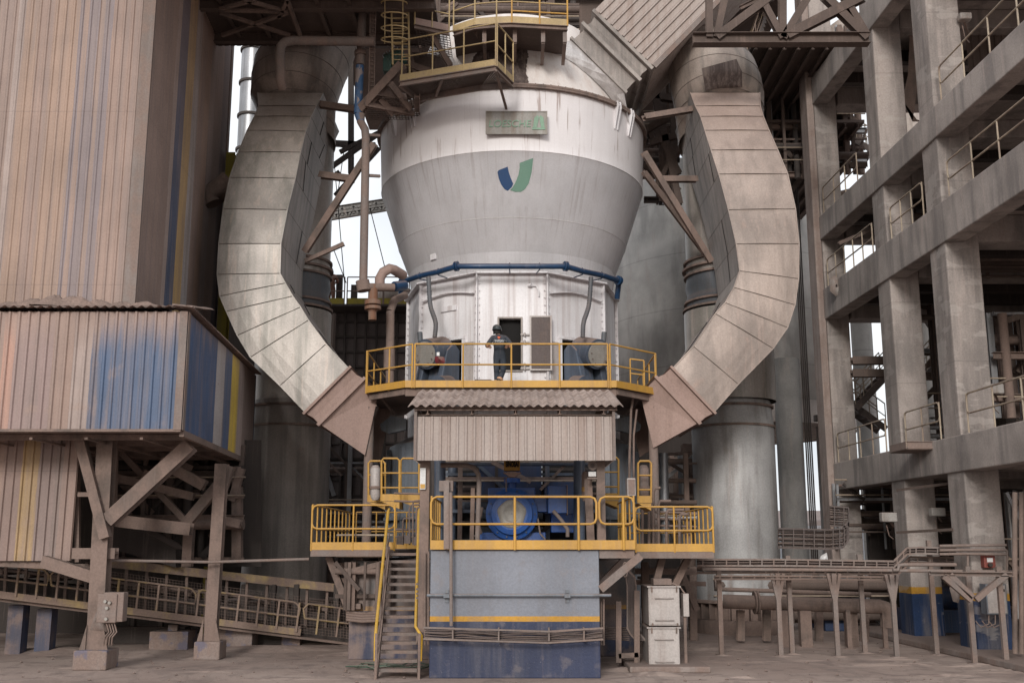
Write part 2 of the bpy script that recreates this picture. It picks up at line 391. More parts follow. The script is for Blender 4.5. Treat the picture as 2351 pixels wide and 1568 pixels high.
# lifting lugs on the shell near the rim
def lug(px, py, h=.55):
    p = P(px, py, 30.5); a = math.atan2(p.x, CY - 30.0); best = None
    hit = shell_bvh.ray_cast(V((0, 0, H)), (P(px, py, 10) - V((0, 0, H))).normalized())[0]
    if hit is None: return
    n = V((hit.x, hit.y - CY, 0)).normalized(); s = n.cross(Z); zt = ZT + .14; zb = ZT - .75
    bb = B(); o = V((0, CY, 0)) + n * RT
    for k in (-1, 1):
        poly = [V((o.x, o.y, zb)) + n * (-.02), V((o.x, o.y, zb)) + n * .02, V((o.x, o.y, zt - .2)) + n * .18, V((o.x, o.y, zt)) + n * .15, V((o.x, o.y, zt)) + n * -.02]
        bb.prism([q + s * (k * .07 - .0125) for q in poly], s * .025)
    bb.cyl(V((o.x, o.y, zt - .12)) + n * .10 - s * .09, V((o.x, o.y, zt - .12)) + n * .10 + s * .09, .06, 12)
    bb.build('lifting_lug', M['white2'], mill)
for px, py in ((908, 300), (950, 285), (1413, 285), (1443, 300)): lug(px, py)
# top cone
q = P(1205, 100, CY)
b = B(); b.lathe([(RT - .3, ZT + .1), (3.78, ZT + 1.0), (3.42, ZT + 2.0), (2.85, ZT + 3.3), (1.75, q.z), (1.55, q.z + .25), (0.05, q.z + .3)], 0, CY, 72)
def conemat():
    n = NT('cone_cladding'); c, Fn, S, dm = weather(n, (.74, .69, .66), .30, .25, .25, (.5, .38, .32), .12, .1, (.44, .33, .28))
    return n.finish(c, .7, 0, Fn, .2, .01)
M['cone'] = conemat()
topc = b.build('top_cone', M['cone'], mill); cone_bvh = BVHTree.FromPolygons([tuple(p) for p in b.v], b.f)
CAM0 = V((0, 0, H))
def ray(bvh, px, py, off=.012, default=30.0):
    d = (P(px, py, 10) - CAM0).normalized(); h = bvh.ray_cast(CAM0, d)
    return (h[0] + h[1] * (off if h[1].dot(d) < 0 else -off)) if h[0] is not None else None
def decal(poly, bvh, name, m, parent, off=.012, ny=14, nx=10, jit=0):
    """a painted / spilled layer lying on the surface of the part below it"""
    ys = [p[1] for p in poly]; y0, y1 = min(ys), max(ys); rows = []
    for i in range(ny + 1):
        y = y0 + (y1 - y0) * min(max(i / ny, .002), .998); xs = []
        for (xa, ya), (xb, yb) in zip(poly, poly[1:] + poly[:1]):
            if (ya - y) * (yb - y) <= 0 and ya != yb: xs.append(xa + (xb - xa) * (y - ya) / (yb - ya))
        a, c = min(xs) + random.uniform(-jit, jit), max(xs) + random.uniform(-jit, jit)
        rows.append([ray(bvh, a + (c - a) * k / nx, y, off) for k in range(nx + 1)])
    bb = B(); bb.v = []; idx = {}
    for i, r in enumerate(rows):
        for k, p in enumerate(r):
            if p is not None: idx[i, k] = len(bb.v); bb.v.append(p)
    for i in range(ny):
        for k in range(nx):
            qd = [(i, k), (i, k + 1), (i + 1, k + 1), (i + 1, k)]
            if all(t in idx for t in qd): bb.f.append([idx[t] for t in qd[::-1]]); bb.sm.append(True)
    return bb.build(name, m, parent)
zd = lambda L: [((900 + x / 2.24) * .82, y / 2.24 * .82) for x, y in L]
em = decal(zd([(1103, 1072), (1168, 1047), (1176, 1085), (1188, 1120), (1203, 1155), (1190, 1180), (1168, 1198), (1150, 1190), (1128, 1160), (1112, 1120)]), shell_bvh, 'blue_emblem_stroke', M['vblue'], shell)
em = decal(zd([(1328, 992), (1243, 1024), (1243, 1060), (1235, 1100), (1215, 1150), (1195, 1182), (1172, 1204), (1250, 1205), (1275, 1190), (1300, 1150), (1318, 1080)]), shell_bvh, 'green_emblem_stroke', M['vgreen'], shell, ny=20)
decal([(1150, 92), (1210, 92), (1213, 130), (1208, 160), (1212, 190), (1206, 222), (1062, 222), (1070, 180), (1090, 130), (1110, 100)], cone_bvh, 'grease_spill', M['spill'], topc, off=.02, ny=60, nx=14, jit=2.2)
# name plate hung on the shell
npc = ray(shell_bvh, 1186, 281, 0); yy = npc.y - .12
a, c = P(1115, 256, yy), P(1257, 309, yy)
plate = B(); plate.box(a.x, c.x, yy, yy + .06, c.z, a.z); plate.box(a.x + .1, c.x - .1, yy + .06, yy + .4, c.z + .15, a.z - .15)
pl = plate.build('name_plate', M['plate'], mill, bevel=.03)
b = B()
for x0, x1, z0, z1 in ((a.x, c.x, c.z, c.z + .03), (a.x, c.x, a.z - .03, a.z), (a.x, a.x + .03, c.z + .032, a.z - .032), (c.x - .03, c.x, c.z + .032, a.z - .032)): b.box(x0, x1, yy - .02, yy - .002, z0, z1)
b.build('plate_border', M['plate'], pl)
wdt, hgt = c.x - a.x, a.z - c.z
text_obj('LOESCHE', hgt * .42, M['green'], pl, V((a.x + wdt * .385, yy - .012, c.z + hgt * .44)), ext=.012, shear=.12, xs=.98)
b = B(); X = lambda t: a.x + wdt * t; ZZ = lambda t: c.z + hgt * t
b.prism([(X(.765), yy - .02, ZZ(.28)), (X(.83), yy - .02, ZZ(.28)), (X(.862), yy - .02, ZZ(.72)), (X(.845), yy - .02, ZZ(.82)), (X(.79), yy - .02, ZZ(.72))], (0, .018, 0))
b.prism([(X(.90), yy - .02, ZZ(.28)), (X(.955), yy - .02, ZZ(.28)), (X(.935), yy - .02, ZZ(.72)), (X(.885), yy - .02, ZZ(.82)), (X(.868), yy - .02, ZZ(.72))], (0, .018, 0))
b.box(X(.75), X(.965), yy - .02, yy - .002, ZZ(.20), ZZ(.275))
b.build('triangle_emblem', M['green'], pl)
# faceted lower housing
ang = [-180, -140, -95, -55, -17.5, 17.5, 55, 95, 140, 180]
RH = 3.46; z0h, z1h = 5.9, P(1170, 628, 30.7).z
lower = B(); corner = lambda a_, r=RH: V((r * math.sin(math.radians(a_)), CY - r * math.cos(math.radians(a_)), 0))
Yf = corner(17.5).y
dz = lambda py: P(1170, py, Yf).z
door = (P(1146, 790, Yf).x, P(1196, 790, Yf).x, dz(850), dz(732))
def panel(bb, p, q, z0, z1, holes=()):
    d = (q - p); L = d.length; d = d / L
    us = sorted({0, L} | {h[0] for h in holes} | {h[1] for h in holes}); zs_ = sorted({z0, z1} | {h[2] for h in holes} | {h[3] for h in holes})
    for u0, u1 in zip(us, us[1:]):
        for w0, w1 in zip(zs_, zs_[1:]):
            if any(h[0] <= u0 and u1 <= h[1] and h[2] <= w0 and w1 <= h[3] for h in holes): continue
            bb.add([V((p.x + d.x * u, p.y + d.y * u, w)) for u, w in ((u0, w0), (u1, w0), (u1, w1), (u0, w1))], [(0, 1, 2, 3)])
    n = V((d.y, -d.x, 0))
    for u0, u1, w0, w1 in holes:  # reveals
        for (ua, wa), (ub, wb) in (((u0, w0), (u1, w0)), ((u1, w0), (u1, w1)), ((u1, w1), (u0, w1)), ((u0, w1), (u0, w0))):
            A_ = V((p.x + d.x * ua, p.y + d.y * ua, wa)); B_ = V((p.x + d.x * ub, p.y + d.y * ub, wb)); bb.add([A_, B_, B_ - n * .15, A_ - n * .15], [(0, 1, 2, 3)])
side_h = {}
for a0, a1 in zip(ang, ang[1:]):
    p, q = corner(a0), corner(a1); hs = []
    if a0 == -17.5: hs = [(door[0] - p.x, door[1] - p.x, door[2], door[3])]
    if a0 == 17.5: hs = [(.55, 2.02, 6.95, 8.75)]
    if a0 == -55: hs = [((q - p).length - 2.02, (q - p).length - .55, 6.95, 8.75)]
    panel(lower, p, q, z0h, z1h, hs)
lo = lower.build('lower_housing', M['white2'], mill)
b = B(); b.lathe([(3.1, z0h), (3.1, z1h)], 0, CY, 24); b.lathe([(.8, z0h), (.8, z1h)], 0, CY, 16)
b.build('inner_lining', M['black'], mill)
# flange strips along facet corners, with bolts; arched ribs, skirt ring
b = B()
for a_ in (-95, -55, -17.5, 17.5, 55, 95):
    c0 = corner(a_, RH); n = V((math.sin(math.radians(a_)), -math.cos(math.radians(a_)), 0)); c1 = c0 + n * .05
    b.bar(V((c1.x, c1.y, z0h)), V((c1.x, c1.y, z1h)), .05, .10, n)
    for k in range(22):
        z_ = z0h + .1 + k * (z1h - z0h - .2) / 21
        for s_ in (-1, 1):
            t = n.cross(Z) * s_ * .07 + c0; b.cyl(V((t.x, t.y, z_)), V((t.x, t.y, z_)) + n * .05, .016, 6)
ring = [corner(a_, RH + .10) + V((0, 0, z1h)) for a_ in ang[:-1]]
for p, q in zip(ring, ring[1:] + ring[:1]): b.bar(p, q, .16, .05)
b.build('corner_flange', M['white2'], lo)
for sg in (-1, 1):
    p, q = corner(17.5 * sg, RH + .0), corner(55 * sg, RH + .0); d = (q - p); L = d.length; d /= L; n = V((math.sin(math.radians(36 * sg)), -math.cos(math.radians(36 * sg)), 0))
    b = B(); pts = []
    for k in range(11):
        t = k / 10; h = z1h - .62 + .14 * math.sin(math.pi * t)
        pts.append(p + d * L * (.04 + .92 * t) + n * .05 + V((0, 0, h)))
    for u, w in zip(pts, pts[1:]): b.bar(u, w, .20, .03)
    # raised cover plate and frame round the roller opening
    for u0, u1, w0, w1 in ((.45, 2.14, 8.77, 8.86), (.45, .54, 6.9, 8.76), (2.03, 2.14, 6.9, 8.76)):
        A_ = p + d * u0 + n * .03; B_ = p + d * u1 + n * .03
        b.add([], []); c0 = (A_ + B_) / 2
        b.bar(V((A_.x, A_.y, (w0 + w1) / 2)), V((B_.x, B_.y, (w0 + w1) / 2)), .08, w1 - w0)
    b.split('raised_rib', M['white2'], lo)
    b = B(); A_ = p + d * .14 + n * .015; B_ = p + d * .44 + n * .015
    b.bar(V((A_.x, A_.y, 7.75)), V((B_.x, B_.y, 7.75)), .03, 1.8); b.build('cover_plate', M['cabinet'], lo)
# doorway frame, open door leaf, hinges
b = B(); y_ = Yf - .02
for x0, x1, w0, w1 in ((door[0] - .05, door[1] + .05, door[3], door[3] + .05), (door[0] - .05, door[1] + .05, door[2] - .05, door[2]), (door[0] - .05, door[0], door[2], door[3]), (door[1], door[1] + .05, door[2], door[3])): b.box(x0, x1, y_ - .03, y_ + .06, w0 + .001, w1 - .001)
fr = b.build('doorway_frame', M['ductside'], lo)
x0, x1 = P(1216, 790, Yf - .1).x, P(1267, 790, Yf - .1).x; w0, w1 = dz(852), dz(727)
b = B(); b.box(x0, x1, Yf - .16, Yf - .08, w0, w1); leaf = b.build('open_door', M['cabinet'], lo)
b = B(); b.box(x0 + .05, x1 - .05, Yf - .175, Yf - .162, w0 + .05, w1 - .05)
for k in range(26): z_ = w0 + .07 + k * (w1 - w0 - .14) / 25; b.box(x0 + .06, x1 - .06, Yf - .185, Yf - .176, z_, z_ + .02)
b.build('ribbed_liner', M['grille'], leaf)
b = B()
for py in (768, 785, 838, 846):
    p = P(1206, py, Yf - .06); b.bar(p - V((.14, 0, 0)), p + V((.12, 0, 0)), .05, .04); b.cyl(p + V((-.02, -.04, -.05)), p + V((-.02, -.04, .05)), .03, 8)
b.build('hinge', M['cabinet'], lo)
# handles, small square hatch, rectangular plates
b = B()
for (pxx, pyy, w, h) in ((995, 588, .24, .24),):
    p = ray(shell_bvh, pxx, pyy, 0); n = V((p.x, p.y - CY, 0)).normalized(); b.bar(p - n.cross(Z) * w / 2, p + n.cross(Z) * w / 2, .05, h)
b.build('square_hatch', M['white'], shell)
b = B(); p = corner(-36, 3.28); n = V((math.sin(math.radians(-36)), -math.cos(math.radians(-36)), 0)); s_ = n.cross(Z)
b.bar(p + V((0, 0, z1h - .95)) - s_ * .3 + n * .03, p + V((0, 0, z1h - .95)) + s_ * .3 + n * .03, .05, .16); b.build('name_strip', M['white2'], lo)
b = B(); p = P(1222, 655, Yf - .05); b.tube([p + V((-.1, 0, .0)), p + V((.12, -.02, -.02)), p + V((.2, -.02, -.2)), p + V((.2, 0, -.34))], .025, 8); b.cyl(p + V((-.12, 0, 0)), p + V((-.02, -.06, 0)), .06, 10); b.build('latch_handle', M['white'], lo)
# table housing below the walkway
b = B(); b.lathe([(4.05, 0.2), (4.05, 1.6), (3.95, 1.62), (3.95, 5.7), (3.5, 5.95)], 0, CY, 64); tb = b.build('table_housing', M['housing'], mill)
b = B()
for a_ in range(-80, 81, 20):
    a2 = math.radians(a_ + 5); n = V((math.sin(a2), -math.cos(a2), 0)); c0 = V((0, CY, 0)) + n * 4.02; b.bar(c0 + V((0, 0, 1.7)), c0 + V((0, 0, 5.6)), .03, .14, n)
b.lathe([(3.96, 3.4), (4.10, 3.4), (4.10, 3.5), (3.96, 3.5)], 0, CY, 64, smooth=False); b.build('stiffener', M['housing'], tb)
for sg, pc in ((-1, 905), (1, 1440)):
    b = B(); p = P(pc, 978, 30.9)
    for k in (0, .22):
        poly = [p + V((-sg * (-.0) + sg * x_, k, z_)) for x_, z_ in ((-.35, .22), (.1, .30), (.42, .05), (.38, -.12), (.15, -.22), (-.35, -.10))]
        b.prism(poly, (0, .05, 0))
    b.cyl(p + V((sg * .2, -.05, .03)), p + V((sg * .2, .35, .03)), .07, 10); b.build('lifting_bracket', M['housing'], tb)
# ---------------------------------------------------------------- roller assemblies in the two side openings
def roller(sg, label):
    a_ = math.radians(36 * sg); n = V((math.sin(a_), -math.cos(a_), 0)); s_ = V((math.cos(a_), math.sin(a_), 0))
    c = V((0, CY, 0)) + n * (3.45) + s_ * (.30 * sg * 0)
    t = thing('roller_arm', label, 'machine part', tuple(c + V((0, 0, 6.85))), 'roller rocker arms at the mill openings')
    o = lambda x_, d_, z_: c + s_ * x_ * 1.22 + n * d_ * 1.05 + V((0, 0, 6.85 + (z_ - 6.85) * 1.36))
    b = B()
    for x0 in (-.42, .24):
        b.prism([o(x0, -.1, 6.9), o(x0, .75, 6.9), o(x0, .70, 7.3), o(x0, .45, 7.95), o(x0, .15, 8.15), o(x0, -.1, 8.0)], s_ * .2)
    b.prism([o(-.22, -.1, 7.1), o(-.22, .52, 7.0), o(-.22, .40, 7.6), o(-.22, -.1, 7.8)], s_ * .46)
    b.build('rocker_arm', M['bluegrey'], t, bevel=.03)
    b = B(); b.cyl(o(0, .1, 8.0), o(0, .85, 7.85), .45, 28); dr = b.build('roller_hub', M['bluegrey'], t, bevel=.03)
    b = B(); b.tube([o(0, .855, 7.849), o(0, .89, 7.842)], .38, 28); e = b.build('cover_disc', M['plate'], dr)
    b = B()
    for k in range(12):
        w = k * math.pi / 6; q_ = o(.24 * math.cos(w), .885, 7.842 + .24 * math.sin(w)); b.cyl(q_, q_ + n * .03, .018, 6)
    b.build('cover_bolts', M['dusty'], e)
    b = B(); b.cyl(o(-.36 * sg, .35, 7.12), o(-.36 * sg, .80, 7.07), .38, 26); b.cyl(o(-.2 * sg, .75, 7.02), o(.3 * sg, .75, 7.0), .16, 16); b.build('hinge_bearing', M['bluegrey'], t, bevel=.03)
    b = B(); b.cyl(o(.4 * sg, .55, 8.15), o(.43 * sg, .55, 8.42), .08, 12); b.tube([o(.4 * sg, .55, 8.15), o(.42 * sg, .6, 8.0), o(.35 * sg, .62, 7.9)], .02, 6); b.build('breather', M['rubber'], t)
    b = B(); b.tube([o(.38 * sg, .72, 8.0), o(.30 * sg, .86, 7.5), o(.32 * sg, .92, 6.9)], .03, 8); b.build('grease_line', M['dustyl'], t)
    b = B(); b.prism([o(.5 * sg - .02, .1, 7.9), o(.5 * sg - .02, .4, 7.85), o(.5 * sg - .02, .75, 6.9), o(.5 * sg - .02, .1, 6.9)], s_ * .04); b.prism([o(.58 * sg, .0, 8.0), o(.78 * sg, .0, 7.85), o(.9 * sg, .1, 7.85), o(.6 * sg, .2, 7.6)], n * .08); b.build('side_guard', M['bluegrey'], t)
    return t
roller(-1, 'blue grey roller arm with speckled round cover, left of the worker')
roller(1, 'blue grey roller arm with hinge drum, right of the open mesh door')
# blue ring pipe and hoses
zr = P(1170, 611, 29.95).z
def ringp(px, z=zr, r=None):
    u = (px - 1175.5) / F; r = r or (CY - 29.95); bestY = CY
    s2 = 1.0185
    # intersect sight line with circle of radius r about the mill axis (front side)
    k = u * s2 * .995; A_ = k * k + 1; B_ = -2 * CY; C_ = CY * CY - r * r; D_ = max(B_ * B_ - 4 * A_ * C_, 0); y = (-B_ - math.sqrt(D_)) / (2 * A_)
    return V((k * y, y, z))
pts = [ringp(x) for x in (922, 960, 1003, 1047)] + [ringp(x) for x in (1110, 1170, 1240, 1300)] + [ringp(x) for x in (1340, 1385, 1424)]
pts[3:8] = [V((p.x, 29.98, zr)) for p in pts[3:8]]
ringt = thing('blue_ring_pipe', 'dark blue water pipe curving round the mill above the worker', 'pipe', tuple(pts[5]))
b = B(); b.tube([pts[0] + V((-.12, .5, -.45)), pts[0] + V((-.1, .35, -.08))] + pts + [pts[-1] + V((.02, .2, -.1)), pts[-1] + V((-.02, .35, -.5))], .085, 14); rp_ = b.build('pipe', M['bluepipe'], ringt)
b = B()
for i in (0, 3, 7, 10):
    d = (pts[min(i + 1, 10)] - pts[max(i - 1, 0)]).normalized(); b.cyl(pts[i] - d * .05, pts[i] - d * .015, .15, 16); b.cyl(pts[i] + d * .015, pts[i] + d * .05, .15, 16)
b.split('pipe_flange', M['bluepipe'], rp_)
b = B()
for i in (1, 2, 5, 6, 8, 9):
    p = pts[i]; n = V((p.x, p.y - CY, 0)).normalized(); b.tube([p + V((0, 0, .10)), p + n * .10, p + V((0, 0, -.10)) - n * .0, p - n * .45 + V((0, 0, -.1))], .018, 6)
b.build('pipe_clamp', M['bluepipe'], rp_)
def hose(ps, label):
    pts_ = []; rs = []
    for i in range(61):
        t = i / 60; k = min(int(t * (len(ps) - 1)), len(ps) - 2); f = t * (len(ps) - 1) - k
        p0 = ps[max(k - 1, 0)]; p1, p2 = ps[k], ps[k + 1]; p3 = ps[min(k + 2, len(ps) - 1)]
        pts_.append(.5 * ((2 * p1) + (p2 - p0) * f + (2 * p0 - 5 * p1 + 4 * p2 - p3) * f * f + (3 * p1 - p0 - 3 * p2 + p3) * f ** 3)); rs.append(.075 if i % 2 else .060)
    b = B(); b.tube(pts_, rs, 12); tag(b.build('ribbed_hose', M['rubber']), label, 'hose', 'ribbed hoses from the blue ring pipe')
hose([P(984, 636, 30.45), P(988, 700, 30.35), P(1000, 740, 30.1), P(998, 775, 30.1)], 'ribbed grey hose dropping to the roller arm left of the worker')
hose([P(1357, 636, 30.45), P(1352, 700, 30.35), P(1340, 740, 30.1), P(1338, 775, 30.1)], 'ribbed grey hose dropping to the roller arm right of the mesh door')
# outlet duct: transition, dark collar and ribbed box going up to the right
out_t = thing('outlet_duct', 'ribbed rectangular duct with dark collar slanting up right from the mill top', 'duct', tuple(P(1400, 150, 33)))
D2 = V((0, 3.3, 0))
def sect(a, c, Y, dd=3.3): A_ = P(a[0], a[1], Y); C_ = P(c[0], c[1], Y); return [A_, C_, C_ + V((0, dd, 0)), A_ + V((0, dd, 0))]
b = B(); 
base = [P(1206, 97, 32.2), P(1445, 285, 31.6), P(1445, 285, 31.6) + V((0, 3, 0)), P(1206, 97, 32.2) + V((0, 3, 0))]
s1 = sect((1312, 94), (1433, 214), 31)
arc = [ray(cone_bvh, *p, .03) or P(*p, 31.6) for p in ((1212, 104), (1262, 118), (1312, 144), (1352, 176), (1388, 212), (1415, 246))] + [P(1445, 285, 31.4)]
top_ = [s1[0].lerp(s1[1], k / 6) for k in range(7)]; md = [a_.lerp(c_, .5) + V((0, -.03, 0)) for a_, c_ in zip(arc, top_)]
b.loft([arc, md, top_], closed=False); b.add([arc[-1], s1[1], s1[2], arc[-1] + V((0, 3, 0))], [(0, 1, 2, 3)]); b.add([arc[0], s1[0], s1[3], arc[0] + V((0, 3, 0))], [(0, 1, 2, 3)])
b.build('transition', M['galvw'], out_t)
b = B(); dirv = (P(1480, -110, 31) - P(1345, 25, 31)).normalized()
def off(sec, k, g): 
    c = sum(sec, V((0, 0, 0))) / 4; return [p + dirv * k + (p - c).normalized() * g for p in sec]
b.loft([off(s1, 0, .12), off(s1, .08, .12)], cap=True); b.loft([off(s1, .09, -.02), off(s1, .5, -.06), off(s1, .56, -.02)]); b.loft([off(s1, .57, .22), off(s1, .68, .22)], cap=True)
b.loft([off(s1, .69, .02), off(s1, .9, -.05), off(s1, 1.1, .02)]); b.loft([off(s1, 1.11, .26), off(s1, 1.22, .26)], cap=True); b.build('collar', M['ductside'], out_t)
b = B(); s2_ = off(s1, 1.23, .20); s3 = off(s1, 7.5, .20)
b.loft([s2_, s3], cap=False)
b.build('inner_wall', M['ductside'], out_t)
b = B(); acr = (s2_[1] - s2_[0]); nrm = V((0, -1, 0)); b.sheet(s2_[0] + nrm * .02, acr, dirv * 6.2, nrm, .26, .06)
b.sheet(s2_[1] + (acr.normalized()) * .02, V((0, 3.5, 0)), dirv * 6.2, acr.normalized(), .16, .03, trap=False); b.build('ribbed_cladding', M['canopy'], out_t)
b = B(); e = s2_[1] + acr.normalized() * .03 - V((0, .03, 0)); b.bar(e, e + dirv * 6.2, .14, .16); b.build('corner_trim', M['dustyl'], out_t)
# ---------------------------------------------------------------- big gas ducts left and right
M['seam'] = mat('dark_seam', (.15, .125, .11), .7, dust=.2)  # even dark colour for the plate and elbow joints
def duct(label, stations, Yf_, dep, name='gas_duct', dm='duct'):
    """stations: (outer px,py, inner px,py, front depth, seam?) from bottom flange to top"""
    rings = []
    for (ox, oy, ix, iy, Y) in stations:
        O = P(ox, oy, Y); I = P(ix, iy, Y); rings.append([O, I, I + V((0, dep, 0)), O + V((0, dep, 0))])
    t = thing(name, label, 'duct', tuple(sum(rings[0], V((0, 0, 0))) / 4), 'curved rectangular gas ducts beside the mill')
    fr = B(); sd_ = B(); sm = B()
    for r0, r1 in zip(rings, rings[1:]):
        m = 6
        # slightly dished cladding plates on the front, with overlap steps
        for k in range(m):
            a0, a1 = k / m, (k + 1) / m
            dish = lambda t_: V((0, -.05 * math.sin(math.pi * t_), 0))
            q = [r0[0].lerp(r0[1], a0) + dish(a0) + V((0, -.012, 0)), r0[0].lerp(r0[1], a1) + dish(a1) + V((0, -.012, 0)), r1[0].lerp(r1[1], a1) + dish(a1) * .4, r1[0].lerp(r1[1], a0) + dish(a0) * .4]
            fr.add(q, [(0, 1, 2, 3)])
        for i in (1, 2, 3): sd_.add([r0[i], r0[(i + 1) % 4], r1[(i + 1) % 4], r1[i]], [(0, 1, 2, 3)])
    for r in rings[1:-1]:
        sm.tube([r[0] - V((0, .02, 0)), r[0].lerp(r[1], .5) - V((0, .045, 0)), r[1] - V((0, .02, 0)), r[2], r[3]], .006, 5)
    rd = random.Random(len(label)); e_ = B(); e2_ = B()
    for r0, r1 in zip(rings, rings[1:]):
        e_.bar(r0[0] + V((0, -.012, 0)), r1[0] + V((0, -.012, 0)), .03, .03, V((0, 1, 0))); e2_.bar(r0[1] + V((0, -.012, 0)), r1[1] + V((0, -.012, 0)), .03, .03, V((0, 1, 0)))
        if rd.random() < .65:
            f, g_ = rd.uniform(.15, .8), rd.uniform(-.12, .12); sd2 = 1 if label else 1; nrm_ = V((.012 if r0[1].x > r0[0].x else -.012, 0, 0)); ck = B(); ck.bar(r0[1].lerp(r0[2], f) + nrm_, r1[1].lerp(r1[2], min(max(f + g_, .05), .95)) + nrm_, .012, .022); ck.build('cladding_crack', M['black'], t)
    e_.build('edge_trim', M[dm], t); e2_.build('edge_trim', M[dm], t)
    fr.build('front_cladding', M[dm], t); s = sd_.build('side_cladding', M['ductside'], t); sm.build('plate_seam', M['seam'], t)
    return t, rings
LS = [(700, 945, 800, 845, 29.0), (643, 885, 748, 790, 29.0), (575, 820, 708, 735, 29.0), (545, 770, 690, 705, 29), (520, 715, 672, 680, 29), (505, 680, 655, 650, 29), (499, 630, 643, 628, 29), (503, 560, 645, 560, 29), (513, 480, 660, 482, 29.2), (528, 408, 678, 410, 29.5), (548, 350, 690, 350, 29.8), (568, 300, 702, 302, 30.2), (585, 268, 714, 268, 30.6), (594, 244, 726, 244, 31.0), (592, 214, 742, 214, 31.5)]
tl, rl = duct('curved grey brown rectangular duct between the ribbed tower and the mill', LS, 29, 3.2)
RS = [(1640, 945, 1545, 845, 29.0), (1695, 882, 1592, 795, 29), (1775, 800, 1642, 720, 29), (1808, 752, 1665, 695, 29), (1825, 700, 1685, 660, 29), (1833, 640, 1698, 622, 29), (1834, 560, 1690, 560, 29), (1826, 480, 1672, 482, 29.2), (1808, 400, 1650, 400, 29.5), (1785, 345, 1632, 345, 29.8), (1765, 300, 1618, 300, 30.2), (1752, 268, 1608, 268, 30.6), (1745, 244, 1596, 244, 31.0), (1744, 214, 1585, 214, 31.5)]
tr, rr = duct('curved tan rectangular duct between the mill and the concrete building', RS, 29, 3.2, dm='duct2')
def duct_end(t, ring, inner_pts, sg):
    b = B(); c = sum(ring, V((0, 0, 0))) / 4; d = (inner_pts[0] + inner_pts[1] - ring[0] - ring[1]).normalized(); d.y = 0; d.normalize()
    o = lambda k, g: [p + d * k + (p - c).normalized() * g for p in ring]
    b.loft([o(0, .16), o(.07, .16)], cap=True); b.loft([o(.08, .04), o(.3, -.02), o(.5, .04)]); b.loft([o(.51, .16), o(.60, .16)], cap=True)
    b.build('flange_collar', M['pink'], t)
    k = o(.60, .02); b = B(); Y0 = ring[0].y
    e0, e1 = inner_pts
    b.loft([k, [e0, e1, e1 + V((0, 3.2, 0)), e0 + V((0, 3.2, 0))]]); b.build('inlet_box', M['pink'], t)
duct_end(tl, rl[0], (P(838, 1045, 29.2), P(868, 905, 29.2)), -1)
duct_end(tr, rr[0], (P(1500, 1028, 29.2), P(1470, 905, 29.2)), 1)
# tall round pipes behind the ducts
def riser(cx, label, sg, g=1.0):
    X = (cx - 1175.5) / 2444 * 34
    t = thing('gas_riser', label, 'pipe', (X, 34, 0), 'round gas risers behind the ducts')
    z = lambda py: P(cx, py, 34).z
    b = B(); b.lathe([(1.22 * g, z(925)), (1.22 * g, z(720))], X, 34, 40); b.lathe([(1.12 * g, z(640)), (1.12 * g, z(250))], X, 34, 40)
    s = b.build('shell', M['duct'], t); b = B(); b.lathe([(1.24, z(925)), (1.32, z(980)), (1.32, .9)], X, 34, 48); b.build('lower_shell', M['ductside'] if sg < 0 else M['galvd'], t)
    b = B()
    for py, r in ((985, 1.36), (940, 1.34), (716, 1.26), (700, 1.22), (640, 1.2), (625, 1.24), (608, 1.2)): r = r * (g if py < 900 else 1); b.lathe([(r - .12, z(py)), (r, z(py)), (r, z(py) + .07), (r - .12, z(py) + .07)], X, 34, 40, smooth=False)
    b.split('flange_ring', M['dusty'], s)
    b = B(); b.lathe([(g * r_, z_) for r_, z_ in ((1.12, z(716)), (1.16, z(690)), (1.10, z(680)), (1.16, z(665)), (1.12, z(640)))], X, 34, 40); b.build('expansion_joint', M['rubber'], s)
    b = B(); b.lathe([(1.62, 0), (1.62, .42), (1.38, .42), (1.38, .92), (1.7, .92), (1.7, 1.0), (1.3, 1.0)], X, 34, 48, smooth=False)
    for k in range(32):
        a_ = k * math.pi / 16; n = V((math.sin(a_), -math.cos(a_), 0)); c0 = V((X, 34, 0)) + n * 1.5; b.bar(c0 + V((0, 0, .43)), c0 + V((0, 0, .91)), .03, .28, n)
    b.build('base_skirt', M['dusty'], t)
    return t, X
M['galvd'] = mat('dull_galvanised_shell', (.46, .455, .455), .55, metal=.15, dust=.25, streak=.6, streakc=(.17, .155, .145), var=.35, stx=2.2)
ta, XL = riser(655, 'dark round riser pipe behind the left duct, beside the steel trestle', -1)
tb_, XR = riser(1692, 'silver grey round riser pipe with finned base behind the right duct', 1, 1.18)
M['ductb'] = mat('brown_duct_cladding', (.33, .275, .24), .5, dust=.3, streak=.6, streakc=(.11, .10, .09), var=.35, metal=.15, stx=2.6)
def hood(t, rows, patch=None):
    b = B(); rings = []; sm = B()
    for (x0, x1, py, sl, Yc) in rows:
        c = P((x0 + x1) / 2, py, Yc); r = (P(x1, py, Yc).x - P(x0, py, Yc).x) / 2; rg = []
        for k in range(40):
            a_ = 2 * math.pi * k / 40; rg.append(c + V((r * math.sin(a_), -r * math.cos(a_) * 1.0, sl * r * math.sin(a_) + .25 * r * math.cos(a_))))
        rings.append(rg)
    b.loft(rings, smooth=True); o = b.build('elbow', M['ductb'], t); bv = BVHTree.FromPolygons([tuple(p) for p in b.v], b.f)
    for rg in rings[1:-1]: sm.tube([p for p in rg], .011, 5, closed=True)
    sm.split('elbow_seam', M['seam'], o)
    if patch: decal(patch, bv, 'open_patch', M['spill'], o, off=.03, ny=10, nx=8)
